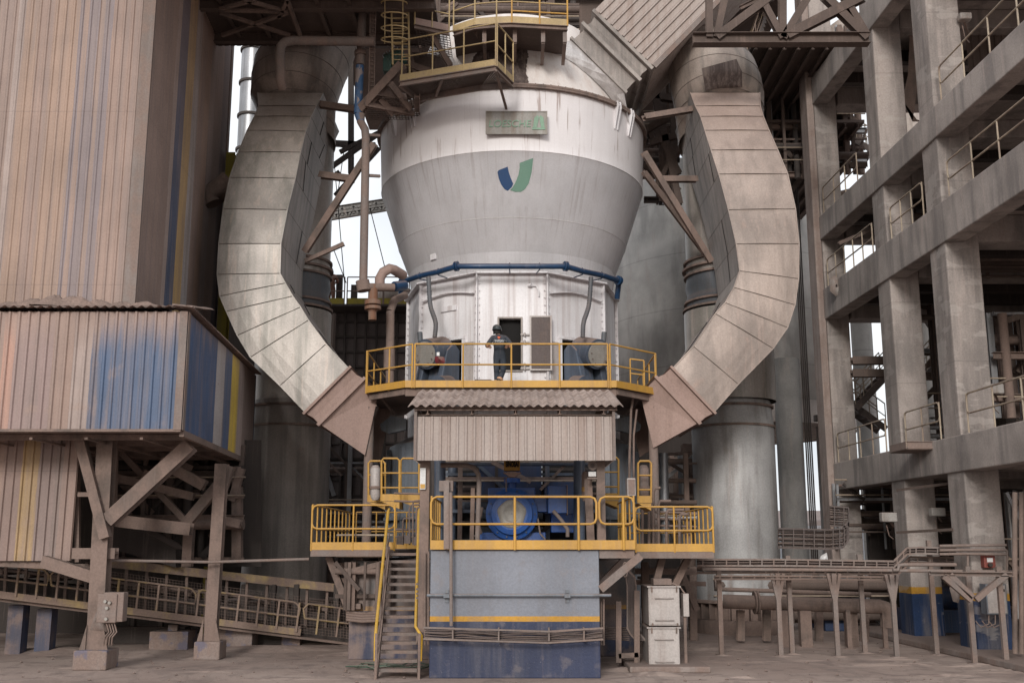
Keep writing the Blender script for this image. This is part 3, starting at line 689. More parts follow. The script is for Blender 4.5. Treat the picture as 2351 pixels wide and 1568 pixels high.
hood(ta, [(612, 770, 330, 0, 33.6), (602, 770, 296, 0, 33.2), (592, 768, 262, .0, 32.8), (578, 772, 228, .0, 32.6), (580, 785, 190, .02, 32.6), (586, 800, 155, .06, 32.7), (600, 815, 120, .12, 32.9), (625, 825, 88, .2, 33.2), (650, 830, 60, .2, 33.2)])
hood(tb_, [(1558, 1745, 330, 0, 33.6), (1556, 1750, 296, 0, 33.2), (1553, 1752, 268, .0, 32.8), (1548, 1752, 232, .0, 32.6), (1540, 1745, 195, -.04, 32.6), (1534, 1733, 160, -.1, 32.7), (1530, 1715, 128, -.2, 32.9), (1535, 1685, 98, -.3, 33.2), (1545, 1660, 70, -.3, 33.2)], [(1612, 158), (1690, 137), (1702, 165), (1703, 203), (1620, 208)])
# ---------------------------------------------------------------- concrete silo and its neighbours
def silomat():
    n = NT('silo_concrete'); x, y, z = n.xyz(); c, Fn, S, dm = weather(n, (.47, .455, .435), .12, .5, .6, (.24, .235, .225), .3, .1, stx=1.1)
    w = n.math('FRACT', n.math('MULTIPLY', z, .36)); c = n.mix(n.rng(w, .0, .03, .35, 0), c, (.10, .095, .09)); return n.finish(c, .9, 0, Fn, .3, .02)
M['silo'] = silomat()
sx = (1680 - 1175.5) / 2444 * 55
silo = thing('concrete_silo', 'pale grey concrete silo behind the mill and the right duct', 'silo', (sx, 55, 0))
b = B(); zt = P(1500, 372, 50).z; b.lathe([(5.2, 8.9), (6.3, 8.8), (6.3, zt), (0.1, zt + .5)], sx, 55, 64); b.build('silo_wall', M['silo'], silo)
b = B(); b.lathe([(6.28, 8.3), (6.5, 8.3), (6.5, 9.4), (6.28, 9.4)], sx, 55, 64, smooth=False); b.lathe([(0, 8.35), (6.3, 8.35)], sx, 55, 40); b.build('ring_beam', M['concrete'], silo)
for a_ in (-150, -100, -40, 20, 48, 100, 150):
    n = V((math.sin(math.radians(a_)), -math.cos(math.radians(a_)), 0)); c0 = V((sx, 55, 0)) + n * 5.6
    b = B(); b.cyl(c0, c0 + V((0, 0, 8.35)), .55, 20); b.build('support_column', M['concretelo'], silo)
# polished chimney stack behind the left duct
st = thing('steel_chimney', 'shiny banded steel chimney standing behind the left duct', 'chimney', (P(575, 300, 50).x, 50, 0))
b = B(); cxs = P(575, 300, 50).x; b.lathe([(.62, 0), (.62, 40)], cxs, 50, 24); q_ = b.build('stack', M['galv'], st)
b = B()
for k in range(22): b.lathe([(.6, 1.8 * k + .5), (.70, 1.8 * k + .5), (.70, 1.8 * k + .62), (.6, 1.8 * k + .62)], cxs, 50, 24, smooth=False)
b.split('band', M['dark'], q_)
# ---------------------------------------------------------------- ribbed sheet tower and its lower bay on the left
DL = V((-.073, 1, 0)).normalized()      # the left building runs back along this direction
def stripes(name, axis, stops, dust, zfade=None, streak=.4, base=None):
    """painted colour bands across the ribbed sheets, weathered by dust"""
    n = NT(name); c = n.xyz()[axis]; w0 = stops[0][0]; w1 = stops[-1][0] + .001
    f = n.math('DIVIDE', n.math('SUBTRACT', n.math('ADD', c, n.math('ADD', n.math('MULTIPLY', n.math('SUBTRACT', n.noise(1.5, 3), .5), .03), n.math('MULTIPLY', n.math('SUBTRACT', n.noise((11, 11, .22), 4), .5), .16))), w0), w1 - w0)
    col = n.ramp(f, [((w - w0) / (w1 - w0), k) for w, k in stops])
    x, y, z = n.xyz(); S = n.noise((9, 9, .35), 5); A = n.noise(.5, 4)
    if zfade:
        zt, zb, amt = zfade
        e = n.rng(n.math('ADD', z, n.math('MULTIPLY', n.math('SUBTRACT', S, .5), 1.3)), zb, zt); col = n.mix(n.math('MULTIPLY', e, amt), col, (.37, .262, .22))
    lap = n.math('FRACT', n.math('MULTIPLY', z, .23)); c2, Fn, S2, dm = weather(n, col, dust, .9, streak, (.215, .165, .15), .22, .15, (.30, .212, .175), 6); c2 = n.mix(n.rng(lap, .0, .006, .5, 0), c2, (.12, .085, .075)); c2 = n.mix(n.math('MULTIPLY', n.rng(n.noise((26, 26, 9), 2), .70, .76), .55), c2, (.14, .09, .07))
    return n.finish(c2, .62, 0, Fn, .15, .01)
PK, PK2, OR_, GR, BL, YE, WH, PU = (.325, .225, .185), (.295, .212, .18), (.345, .235, .18), (.38, .30, .27), (.06, .085, .15), (.48, .32, .14), (.40, .365, .355), (.235, .19, .195)
tw = thing('ribbed_tower', 'tall pink ribbed sheet tower with faded blue and yellow stripes at left', 'building', (-12, 28, 0))
# upper tower
fx = lambda px, y=300, Y=24: P(px, y, Y).x
cor = P(326, 355, 24); xc = cor.x; zt, zb = 24.5, P(300, 712, 24).z - .25
M['towerf'] = stripes('tower_front_stripes', 0, [(xc - 14, PK), (fx(-40), PK2), (fx(12), GR), (fx(32), OR_), (fx(66), PK), (fx(96), OR_), (fx(160), PU), (fx(172), PK), (fx(182), PU), (fx(206), PK2), (fx(216), PU), (fx(238), PK), (fx(290), PK2), (fx(322), WH), (xc + .1, WH)], .15, streak=.5)
b = B(); b.sheet(V((xc - 12, 24, zb)), V((12, 0, 0)), V((0, 0, zt - zb)), V((0, -1, 0)), .21, .022); b.build('front_wall', M['towerf'], tw)
def sideY(px, py, X0, Y0):   # where the sight line meets the side wall
    u = (px - 1175.5) / 2444 * 1.0; s = (X0 - u * Y0) / (u + .073); return Y0 + s
sy = lambda px, X0=xc, Y0=24: sideY(px, 600, X0, Y0)
ye_ = [(23.5, PK2), (sy(330), GR), (sy(337), BL), (sy(358), YE), (sy(377), WH), (sy(392), PK2), (sy(408), OR_), (sy(420), (.30, .24, .22)), (sy(434), PK2), (sy(452), (.10, .09, .11)), (sy(470), (.12, .09, .085)), (sy(480), (.30, .23, .2))]
ye_.append((ye_[-1][0] + 3, PK2)); M['towers'] = stripes('tower_side_stripes', 1, ye_, .14, (20, 9, .55), streak=.5)
LT = 9.4; b = B(); b.sheet(cor * 1.0 + V((0, 0, zb - cor.z)), DL * LT, V((0, 0, zt - zb)), DL.cross(Z), .14, .03, trap=False); b.build('side_wall', M['towers'], tw)
b = B(); b.bar(V((xc - .04, 23.93, zb)), V((xc - .04, 23.93, zt)), .30, .03, V((0, 1, 0))); b.bar(V((xc + .05, 24.05, zb)), V((xc + .05, 24.05, zt)), .02, .16, V((0, 1, 0)))
e = V((xc, 24, 0)) + DL * LT; b.bar(V((e.x + .04, e.y, zb)), V((e.x + .04, e.y, zt)), .06, .2, V((0, 1, 0))); b.split('corner_flashing', M['dustyl'], tw)
b = B(); b.add([V((xc - 12, 24.3, zb)), V((xc - .3, 24.3, zb)), e + V((-.3, 0, zb)), V((xc - 12, e.y, zb))], [(0, 1, 2, 3)]); b.build('floor_panel', M['dark'], tw)
b = B(); b.box(xc - 12, e.x + .1, e.y - .1, e.y, 0, zb + .5); b.box(xc - 12, xc - 11.8, 24, e.y - .2, 0, zb); b.build('rear_wall', M['dark'], tw)
# yellow column at the rear corner
b = B(); p = e + V((.28, -.2, 0)); b.ibeam(V((p.x, p.y, 0)), V((p.x, p.y, 15.5)), .30, .35, V((0, 1, 0))); M['ycol'] = mat('dull_yellow_column', (.30, .24, .015), .6, dust=.1, up=.6, streak=.3); b.build('corner_column', M['ycol'], tw)
# lower bay
bay = thing('ribbed_bay', 'overhanging blue striped ribbed bay under a dusty lean-to roof', 'building', (-10, 26, 0))
c0 = P(414, 985, 22.5); c1 = P(414, 716, 22.5); xb = c0.x; z0, z1 = c0.z, c1.z; bx = lambda px: P(px, 850, 22.5).x; LB = 9.0
BF = (.08, .12, .205)
M['bayf'] = stripes('bay_front_stripes', 0, [(xb - 9, PK), (bx(0), (.45, .26, .20)), (bx(28), (.30, .215, .20)), (bx(118), PK), (bx(165), GR), (bx(208), BF), (bx(407), WH), (xb + .1, WH)], .30, (7.75, 6.7, .95))
b = B(); b.sheet(V((xb - 9, 22.5, z0)), V((9, 0, 0)), V((0, 0, z1 - z0)), V((0, -1, 0)), .215, .035); b.build('front_wall', M['bayf'], bay)
sb = lambda px: sideY(px, 950, xb, 22.5)
M['bays'] = stripes('bay_side_stripes', 1, [(22, (.065, .105, .20)), (sb(474), WH), (sb(493), BF), (sb(511), (.62, .44, .08)), (sb(528), GR), (sb(541), (.27, .205, .18)), (sb(566), (.08, .09, .12)), (sb(581), (.3, .2, .2))], .12, (8.2, 7.2, .7))
b = B(); b.sheet(V((xb, 22.5, z0)), DL * LB, V((0, 0, z1 - z0)), DL.cross(Z), .13, .03, trap=False); b.build('side_wall', M['bays'], bay)
b = B(); b.bar(V((xb - .05, 22.44, z0 - .02)), V((xb - .05, 22.44, z1)), .17, .02, V((0, 1, 0))); b.bar(V((xb + .045, 22.55, z0 - .02)), V((xb + .045, 22.55, z1)), .02, .14, V((0, 1, 0)))
b.split('corner_flashing', M['dustyl'], bay)
eb = V((xb, 22.5, 0)) + DL * LB
b = B(); b.box(xb - 9, xb + .02, 22.45, 22.6, z0 - .06, z0 - .002); b.add([V((xb - 9, 22.62, z0 - .01)), V((xb - .03, 22.62, z0 - .01)), eb + V((-.05, 0, z0 - .01)), V((xb - 9, eb.y, z0 - .01))], [(0, 1, 2, 3)])
b.bar(V((xb, 22.6, z0 - .08)), eb + V((0, 0, z0 - .08)), .10, .14)
for k in range(6): y_ = 23.4 + k * 1.4; b.bar(V((xb - 9, y_, z0 - .09)), V((xb - .08 - (y_ - 22.5) * .073, y_, z0 - .09)), .1, .12)
for k in range(7): x_ = xb - .9 - k * 1.2; b.bar(V((x_, 22.7, z0 - .18)), V((x_, eb.y, z0 - .18)), .07, .05)
b.build('floor_frame', M['dusty'], bay)
# lean-to roof, wavy with a crust of dust
M['roofcrust'] = mat('dust_crust', (.36, .255, .215), .95, dust=.6, up=.3, streak=.1, fine=.4, bs=1)
b = B(); b.sheet(V((xb - 9.2, 22.28, z1 + .05)), V((9.35, 0, 0)), V((0, 1.8, .34)), V((0, 0, 1)), .20, .05, trap=False, wob=.012, rows=4)
b.sheet(V((xb + .18, 22.25, z1 + .05)), DL * (LB + .3), V((-.45, 0, .05)), V((0, 0, 1)), .15, .045, trap=False); rf = b.build('roof', M['roofcrust'], bay)
random.seed(11); b = B(); mz = z1 + .22
for k in range(16): mound(b, xb - 8.8 + k * .5 + random.uniform(-.1, .1), 23.2 + random.uniform(-.1, .3), random.uniform(.4, .9), random.uniform(.4, .6), random.uniform(.14, .28) + (.12 if k in (4, 5, 11, 12) else 0), 20, 6, mz)
b.build('dust_heap', M['roofcrust'], rf)
# lower left wall panel
wl = thing('lower_sheet_wall', 'faded ribbed sheet wall hanging below the overhanging bay', 'wall', (-10.5, 24.4, 1.5))
a0, a1 = P(178, 1012, 24.4), P(163, 1287, 24.4)
M['loww'] = stripes('low_wall_stripes', 0, [(a0.x - 6, PK), (a0.x - 1.7, (.29, .20, .17)), (a0.x - 1.25, (.40, .27, .14)), (a0.x - .85, (.27, .20, .18)), (a0.x - .5, (.25, .19, .17)), (a0.x - .3, (.31, .215, .18)), (a0.x + .2, PK)], .3)
b = B(); b.sheet(V((a1.x - 6, 24.4, a1.z)), V((6, 0, 0)), V((0, 0, a0.z - a1.z + .2)), V((0, -1, 0)), .21, .04); b.build('sheeting', M['loww'], wl)
# steel support frame
stf = thing('steel_trestle', 'dusty steel trestle of braced columns carrying the striped bay', 'trestle', (-10, 24, 0))
def col(px0, py0, px1, py1, Y, w, base, lab=None, Yt=None):
    b = B(); g = PZ(px1, py1, .42 if base else 0); g.y = Y; p0 = P(px1, py1, Y); p1 = P(px0, py0, Yt or Y)
    b.ibeam(V((p0.x, p0.y, max(p0.z, .3))), p1, w, w * .9, V((0, 1, 0)), .03); o = b.build('column', M['dusty'], stf)
    if base:
        bb = B(); bb.box(p0.x - base / 2, p0.x + base / 2, Y - base / 2, Y + base / 2, 0, .42); bb.build('concrete_footing', M['foot'], stf, bevel=.03)
        for sx_ in (-1, 1):
            g_ = B(); g_.prism([V((p0.x + sx_ * w * .5, Y - .2, .42)), V((p0.x + sx_ * (w * .5 + .13), Y - .2, .42)), V((p0.x + sx_ * w * .5, Y - .2, .95))], (0, .02, 0)); g_.build('gusset', M['dusty'], stf)
    return o
def footmat():
    n = NT('footing_concrete'); c, Fn, S, dm = weather(n, (.27, .22, .20), .55, .9, .2, (.2, .15, .13), .2); c = n.mix(n.math('MULTIPLY', n.rng(n.noise(2.6, 4), .52, .6), .6), c, (.10, .11, .18)); return n.finish(c, .9, 0, Fn, .5, .02)
M['foot'] = footmat()
M['navydust'] = mat('dusty_navy_pier', (.06, .075, .13), .7, dust=.4)
col(247, 1000, 222, 1490, 24.0, .36, .74); col(510, 1065, 483, 1480, 26.0, .29, .62)
def br(*a, w=.2, Y=24.0, Y2=None, kind='bar', m='dusty', par=None, name='brace', d=None):
    p, q_ = P(a[0], a[1], Y), P(a[2], a[3], Y2 or Y); b = B()
    getattr(b, kind)(p, q_, w, d or w, V((0, 1, 0))); return b.build(name, M[m], par if par is not None else stf)
br(180, 992, 243, 1235, w=.22, Y=23.8); br(438, 1022, 250, 1195, w=.32, Y=23.9, kind='chan'); br(178, 1020, 178, 1290, w=.10, Y=24.6)
br(170, 1270, 268, 1270, w=.24, Y=24.1, kind='ibeam'); br(225, 1135, 180, 1135, w=.1, Y=24.2); br(262, 1010, 258, 1180, w=.16, Y=24.8); br(470, 1115, 370, 1060, w=.26, Y=26.6, kind='ibeam')
br(262, 1095, 445, 1140, w=.20, Y=27, kind='ibeam'); br(270, 1195, 440, 1215, w=.3, Y=26.6, kind='chan'); br(280, 1040, 440, 1210, w=.15, Y=27.2); br(340, 1080, 290, 1170, w=.13, Y=27); br(500, 1115, 425, 1205, w=.25, Y=27.2)
br(435, 1215, 430, 1300, w=.24, Y=27.6, kind='ibeam'); br(545, 1072, 545, 1290, w=.26, Y=29.5, kind='ibeam'); br(555, 1075, 533, 1150, w=.2, Y=29.4); br(497, 1190, 553, 1203, w=.22, Y=28.6, kind='ibeam'); br(530, 1070, 508, 1140, w=.18, Y=26.2)
br(100, 1288, 235, 1330, w=.26, Y=24.1); br(0, 1292, 245, 1305, w=.15, Y=24.6, kind='ibeam'); br(300, 1010, 440, 1075, w=.14, Y=27.5); br(265, 1040, 450, 1045, w=.2, Y=28)
# ledges crusted with dust on the frame, chute behind
b = B(); ch = thing('feed_chute', 'dark dust covered sheet chute inside the steel trestle', 'chute', tuple(P(340, 1150, 29)))
b.add([P(255, 1010, 30), P(600, 1010, 30), P(600, 1300, 30), P(255, 1300, 30)], [(0, 1, 2, 3)]); b.v += []; b.prism([P(270, 1250, 29.8), P(300, 1180, 29.8), P(440, 1260, 29.8), P(440, 1300, 29.8)], (0, -1.4, 0)); b.build('chute_body', M['dark'], ch)
b = B(); b.sheet(P(300, 1290, 29.6), P(420, 1290, 29.6) - P(300, 1290, 29.6), V((0, 0, 2.1)), V((0, -1, 0)), .25, .04); b.build('ribbed_panel', M['dark'], ch)
# white conduit crossing
b = B(); b.tube([P(252, 1286, 24.3), P(480, 1290, 25.6), P(710, 1283, 25.4)], .035, 8); tag(b.build('handrail_pipe', M['dustyl']), 'pale straight pipe running from the trestle column to the left deck', 'pipe')
# grey control box on the front column, hanging cloth, cables
jb = thing('control_box', 'dusty cream control box with buttons on the front trestle column', 'electrical box', tuple(P(255, 1430, 23.6)))
b = B(); a, c = P(232, 1362, 23.6), P(272, 1428, 23.6); b.box(a.x, c.x, 23.42, 23.7, c.z, a.z); o = b.build('enclosure', M['dustyl'], jb, bevel=.02)
b = B(); b.box(a.x + .12, c.x + .13, 23.46, 23.74, c.z + .02, a.z + .03); b.build('side_door', M['dustyl'], jb, bevel=.015)
for k, (px, py) in enumerate(((243, 1380), (253, 1383), (247, 1395), (245, 1420))):
    b = B(); p = P(px, py, 23.42); b.cyl(p, p - V((0, .06, 0)), .035, 10); b.build('push_button', M['plate'], o)
b = B()
for px in (244, 250, 256, 262): b.tube([P(px, 1428, 23.55), P(px + 6, 1450, 23.5), P(px - 4, 1462, 23.5), P(px - 6, 1480, 23.6)], .018, 6)
b.build('cable', M['dusty'], jb)
def cloth(poly, Y, label, th=.14, m='dustyl', cat='cloth', name='hanging_sack'):
    """crumpled hanging piece, thick in the middle"""
    n = len(poly); c = sum((P(x, y, Y) for x, y in poly), V((0, 0, 0))) / n; R_ = [P(x, y, Y) for x, y in poly]; b = B(); rings = []
    for t, d in ((1, 0), (.8, .6), (.5, .9), (.15, 1)): rings.append([c.lerp(p, t) - V((0, th * d * (.8 + .35 * math.sin(i * 2.4)), 0)) for i, p in enumerate(R_)])
    b.loft(rings, smooth=True); rings2 = [[V((p.x, 2 * Y - p.y * 1.0, p.z)) if abs(p.y - Y) > 1e-4 else p for p in r] for r in rings]; b.loft([r[::-1] for r in rings2], smooth=True)
    return tag(b.build(name, M[m]), label, cat)
cloth([(232, 1372), (240, 1388), (244, 1420), (246, 1450), (225, 1449), (206, 1447), (215, 1420), (228, 1385)], 23.85, 'dusty cloth sack hanging beside the control box column')
# ---------------------------------------------------------------- inclined conveyor under the bay
cv = thing('belt_conveyor', 'inclined belt conveyor with mesh guards running down under the bay', 'conveyor', tuple(PZ(480, 1500, 0)))
YA, YB = 26.2, 29.4; L0, R0 = (-20, 1352), (800, 1450); Yq = lambda px: YA + (YB - YA) * (px + 20) / 820
lin = lambda px, a, c: a[1] + (c[1] - a[1]) * (px - a[0]) / (c[0] - a[0])
bot = lambda px: lin(px, (-20, 1362), (800, 1465)); top = lambda px: lin(px, (-20, 1262), (800, 1352)); rl_ = lambda px: lin(px, (-20, 1290), (800, 1398))
def run(f, w, h, m, name, dy=0, x0=-20, x1=800, sh=0):
    b = B(); b.bar(P(x0, f(x0) + sh, Yq(x0) + dy), P(x1, f(x1) + sh, Yq(x1) + dy), w, h); return b.build(name, M[m], cv)
run(bot, .06, .17, 'yellowold', 'toe_board', 0, x1=690); run(bot, 1.0, .06, 'dusty', 'walkway', .6, sh=10); run(top, .5, .22, 'yellowold', 'belt_cover', 1.2, x0=240); run(top, 1.4, .35, 'dark', 'belt_frame', 1.9, sh=75); run(top, 1.2, .06, 'dusty', 'belt', 1.9, sh=42)
b = B(); b2 = B()
for px in range(-10, 800, 46):
    b.bar(P(px, bot(px), Yq(px) - .05), P(px + 8, rl_(px + 8), Yq(px)), .05, .05); b2.bar(P(px + 20, bot(px + 20) + 8, Yq(px) + 1.2), P(px + 26, top(px + 26) + 4, Yq(px) + 1.2), .07, .07)
b.split('rail_post', M['yellowold'], cv); b2.split('frame_upright', M['dusty'], cv)
for x0, x1 in ((-20, 108), (118, 447), (455, 686), (700, 800)):
    b = B(); r = .028
    for s_ in (0, .5): 
        g = lambda px: P(px, rl_(px) + (bot(px) - rl_(px)) * s_, Yq(px) - .03)
        if s_ == 0: b.tube([P(x0, rl_(x0) + (bot(x0) - rl_(x0)) * .5, Yq(x0) - .03), P(x0 - 3, rl_(x0) + 12, Yq(x0) - .03), P(x0 + 8, rl_(x0) + 1, Yq(x0) - .03), g(x0 + 14), g(x1 - 14), P(x1 - 6, rl_(x1) + 1, Yq(x1) - .03), P(x1 + 3, rl_(x1) + 12, Yq(x1) - .03), P(x1, rl_(x1) + (bot(x1) - rl_(x1)) * .5, Yq(x1) - .03), P(x0, rl_(x0) + (bot(x0) - rl_(x0)) * .5, Yq(x0) - .03)], r, 7)
    b.build('guard_rail', M['yellowold'], cv)
b = B()     # wire mesh behind the rails
for px in range(250, 800, 7): b.bar(P(px, bot(px), Yq(px) + .05), P(px, rl_(px) - 14, Yq(px) + .05), .006, .006)
for k in range(14):
    t = k / 13; f = lambda px: rl_(px) - 14 + (bot(px) - rl_(px) + 14) * t; b.bar(P(250, f(250), Yq(250) + .05), P(800, f(800), Yq(800) + .05), .006, .006)
tag(b.build('wire_mesh', M['dusty'], cv), kind=None)
b = B()
for px in range(0, 800, 62):
    p = P(px, top(px) + 50, Yq(px) + 1.35); b.cyl(p, p + V((0, 1.2, 0)), .075, 10)
b.split('idler_roller', M['dusty'], cv)
for px, w in ((45, .42), (110, .42), (400, .5), (545, .6), (672, .55)):
    Yp = Yq(px) + .8; g = P(px, bot(px) + 18, Yp); b = B(); b.bar(V((g.x, Yp, 0)), V((g.x, Yp, max(g.z, .5))), .24 if px in (400, 545) else w * .9, .24 if px in (400, 545) else w * .9)
    if px in (400, 545): b.box(g.x - .5, g.x + .5, Yp - .4, Yp + .4, 0, .45)
    b.build('support_pier', M['navydust'] if px < 200 and 'navydust' in M else M['foot'], cv)
# ---------------------------------------------------------------- handrail helper: posts are parts of their own
def rails(par, pts, h=1.05, n=2, r=.022, m='yellow', mid=.52, toe=.16, posts=None, loop=False, toem=None, sides=True):
    """guardrail along base points: top and mid rail, posts, toe board; returns nothing"""
    pts = [V(p) for p in pts]; up = V((0, 0, h)); b = B()
    if loop:
        a, c = pts[0], pts[-1]; d = (c - a).normalized(); mz = V((0, 0, h * mid)); k = .12
        b.tube([a + mz + V((0, 0, k)) , a + up - V((0, 0, k)), a + up - V((0, 0, k * .3)) + d * k * .3, a + up + d * k] + [p + up for p in pts[1:-1]] + [c + up - d * k, c + up - V((0, 0, k * .3)) - d * k * .3, c + up - V((0, 0, k)), c + mz + V((0, 0, k)), c + mz + V((0, 0, k * .3)) - d * k * .3, c + mz - d * k, a + mz + d * k, a + mz + V((0, 0, k * .3)) + d * k * .3], r, 8, closed=True, cap=False)
    else:
        b.tube([p + up for p in pts], r, 8); b.tube([p + V((0, 0, h * mid)) for p in pts], r * .9, 8)
    g = b.build('guardrail', M[m], par)
    for p, q_ in zip(pts, pts[1:]):
        for i in range(n + 1):
            if i == n and q_ is not pts[-1]: continue
            if loop and not sides and (i == 0 or i == n): continue
            x = p.lerp(q_, i / n); bb = B(); bb.tube([x + V((0, 0, -.02)), x + up], r * .95, 8); bb.build('post', M[m], g)
        if toe:
            bb = B(); bb.bar(p + V((0, 0, toe / 2)), q_ + V((0, 0, toe / 2)), .012, toe); bb.build('toe_board', M[toem or m], g)
    return g
# ---------------------------------------------------------------- plinth with painted bands
pf = 22.3; zp = P(1180, 1262, pf).z
def plinthmat(gr=(.225, .24, .28), du=.12):
    n = NT('painted_plinth'); x, y, z = n.xyz(); za, zb, zc = P(1180, 1452, pf).z, P(1180, 1427, pf).z, P(1180, 1415, pf).z
    f = n.math('DIVIDE', n.math('ADD', z, n.math('MULTIPLY', n.math('SUBTRACT', n.noise(9, 3), .5), .012)), 3.0)
    col = n.ramp(f, [(0, (.028, .038, .085)), (zb / 3, (.56, .29, .03)), (zc / 3, gr)])
    c, Fn, S, dm = weather(n, col, du, .8, .22, (.17, .16, .17), .22, .14, stx=3.5)
    c = n.mix(n.math('MULTIPLY', n.rng(n.noise(3.2, 5), .56, .7), .35), c, (.20, .17, .165))
    c = n.mix(n.math('MULTIPLY', n.rng(n.noise(30, 3), .66, .72), .4), c, (.4, .37, .36)); return n.finish(c, .65, 0, n.math('ADD', Fn, n.noise(6, 4)), .35, .02)
M['plinth'] = plinthmat()
xa, xb2 = P(987, 1400, pf).x, P(1377, 1400, pf).x
plt = thing('concrete_plinth', 'grey concrete plinth with yellow line and dark blue foot under the motor', 'plinth', ((xa + xb2) / 2, pf, 0))
b = B(); b.box(xa, xb2, pf, 30, 0, zp); b.build('block', M['plinth'], plt, bevel=.02)
b = B(); z_ = P(1180, 1366, pf - .1).z; b.tube([(P(981, 1366, pf).x, pf - .1, z_), (P(1402, 1366, pf).x, pf - .1, z_)], .033, 10); w = b.build('wall_pipe', M['housing'], plt)
for px in (1026, 1302):
    b = B(); x = P(px, 1366, pf).x; b.box(x - .06, x + .06, pf - .15, pf - .003, z_ - .05, z_ + .03); b.box(x - .04, x + .04, pf - .03, pf - .002, z_ + .04, z_ + .11); b.box(x - .04, x + .04, pf - .03, pf - .002, z_ - .15, z_ - .06); b.build('pipe_bracket', M['housing'], w)
fb = B(); fx0, fx1 = P(799, 1500, 25.8).x, P(1462, 1500, 26.5).x
fb.box(fx0, xa - .01, 25.8, 37, 0, 2.30); fb.box(xb2 + .01, fx1, 26.5, 37, 0, 2.30); fb.box(xa + .01, xb2 - .01, 30.01, 37, 0, 2.3); M['found'] = plinthmat((.13, .125, .125), .5); tag(fb.build('mill_foundation', M['found'], bevel=.02), 'banded grey and navy concrete foundation block behind the stair', 'foundation')
# cable tray across the plinth
ct = thing('cable_tray', 'sagging dusty cable tray bolted across the front of the plinth', 'cable tray', tuple(P(1180, 1460, pf - .2)))
def traypts(dy, Y): return [P(x, y + dy, Y) for x, y in ((972, 1440), (1100, 1444), (1230, 1448), (1258, 1449), (1385, 1441))]
for dy in (0, 26):
    for Y in (pf - .02, pf - .34):
        b = B(); ps = traypts(dy, Y)
        for p, q_ in zip(ps, ps[1:]): b.bar(p, q_, .03, .035)
        b.build('tray_rail', M['dustyl'], ct)
b = B()
for k in range(9):
    dy = 4 + k * 2.4; b.tube([P(x, y + dy + random.uniform(-2.5, 2.5), pf - .10 - .02 * (k % 4)) for x, y in ((975, 1440), (1020, 1443), (1060, 1441), (1110, 1444), (1160, 1446), (1210, 1448), (1255, 1449), (1300, 1446), (1345, 1443), (1383, 1441))], .014, 6)
b.build('cables', M['grille'], ct)
for px in (1040, 1145, 1260, 1340):
    b = B(); b.bar(P(px, 1440, pf - .2), P(px, 1470, pf - .2), .03, .25); b.build('tray_strut', M['dustyl'], ct)
# ---------------------------------------------------------------- motor deck
dk = thing('motor_deck', 'motor deck with yellow toe boards and rails above the plinth', 'platform', (0, pf, zp))
xr = P(1456, 1250, pf).x
b = B(); b.box(xa - .02, xr, pf - .05, 30, zp + .003, zp + .03); b.box(xb2 + .01, xr, pf, pf + .1, zp - .17, zp); b.build('deck', M['dustyl'], dk)
x0g, x1g, x2g = P(990, 1200, pf).x, P(1369, 1200, pf).x, P(1377, 1200, pf).x
hh = P(1180, 1140, pf - .08).z - zp - .03; zd_ = zp + .03; yr_ = pf - .08
rails(dk, [(x0g, yr_, zd_), (x1g, yr_, zd_)], hh, 1, .026, toe=0, loop=True, mid=.47, sides=False)
rails(dk, [(x1g + .06, yr_, zd_), (xr + .0, yr_, zd_)], hh, 1, .026, toe=0, loop=True, mid=.47, sides=False)
g = B(); g.box(x0g, xr, yr_ - .02, yr_ + .0, zp + .01, zp + .20); g.build('toe_board', M['yellow'], dk)
for px in (1033, 1182, 1328, 1431):
    b = B(); x = P(px, 1200, yr_).x; b.tube([(x, yr_ - .035, zp), (x, yr_ - .035, zp + .03 + hh)], .028, 8); b.build('post', M['yellow'], dk)
rails(dk, [(xr, yr_, zd_), (xr + .05, 26, zd_)], hh, 4, .022, toe=.19, mid=.47)
rails(dk, [(x0g, yr_ + .1, zd_), (x0g, 25.6, zd_)], hh, 5, .022, toe=.19, mid=.47)
b = B(); b.bar(P(1470, 1275, pf + .1), P(1378, 1352, pf + .1), .16, .22, V((0, 1, 0))); b.build('corbel_brace', M['dustyl'], dk)
b = B(); b.bar(P(1440, 1278, pf + 1.4), P(1378, 1340, pf + 1.4), .14, .2, V((0, 1, 0))); b.build('corbel_brace', M['dustyl'], dk)
# left deck, right deck
def sidedeck(x0, x1, y0, Y, back, label, sg, nposts):
    a, c = P(x0, y0, Y), P(x1, y0, Y); z_ = a.z; t = thing('access_deck', label, 'platform', ((a.x + c.x) / 2, Y, z_))
    b = B(); b.box(a.x, c.x, Y, back, z_ - .02, z_); b.box(a.x, c.x, Y - .02, Y + .08, z_ - .15, z_ - .021); b.box(a.x, c.x, back - .1, back, z_ - .15, z_ - .021)
    for k in range(6): x = a.x + (c.x - a.x) * k / 5; b.bar(V((x, Y + .1, z_ - .09)), V((x, back, z_ - .09)), .06, .13)
    b.build('deck', M['dustyl'], t)
    h = P(x0, y0 - 103, Y).z - z_
    rails(t, [(a.x, Y, z_), (c.x, Y, z_)], h, nposts, .024, toe=.18, loop=True, mid=.47); e = a if sg < 0 else c
    rails(t, [(e.x, Y + .05, z_), (e.x, back, z_)], h, 9, .022, toe=.18, mid=.47); rails(t, [(a.x + .2, back, z_), (c.x, back, z_)], h, 6, .022, toe=.18, mid=.47)
    for x_ in ((730, 800), (800, 850), (850, 895)) if sg < 0 else ((1600, 1520), (1540, 1490)):
        b = B(); xs_ = x_; Yb = Y + .5 + (abs(x_[0] - x0)) * .004; b.bar(P(xs_[0] + (25 if sg < 0 else -20), y0 + 14, Yb), P(xs_[1] + (0), y0 + 135, Yb), .16, .2, V((0, 1, 0))); b.build('knee_brace', M['dusty'], t)
    return t, a, c
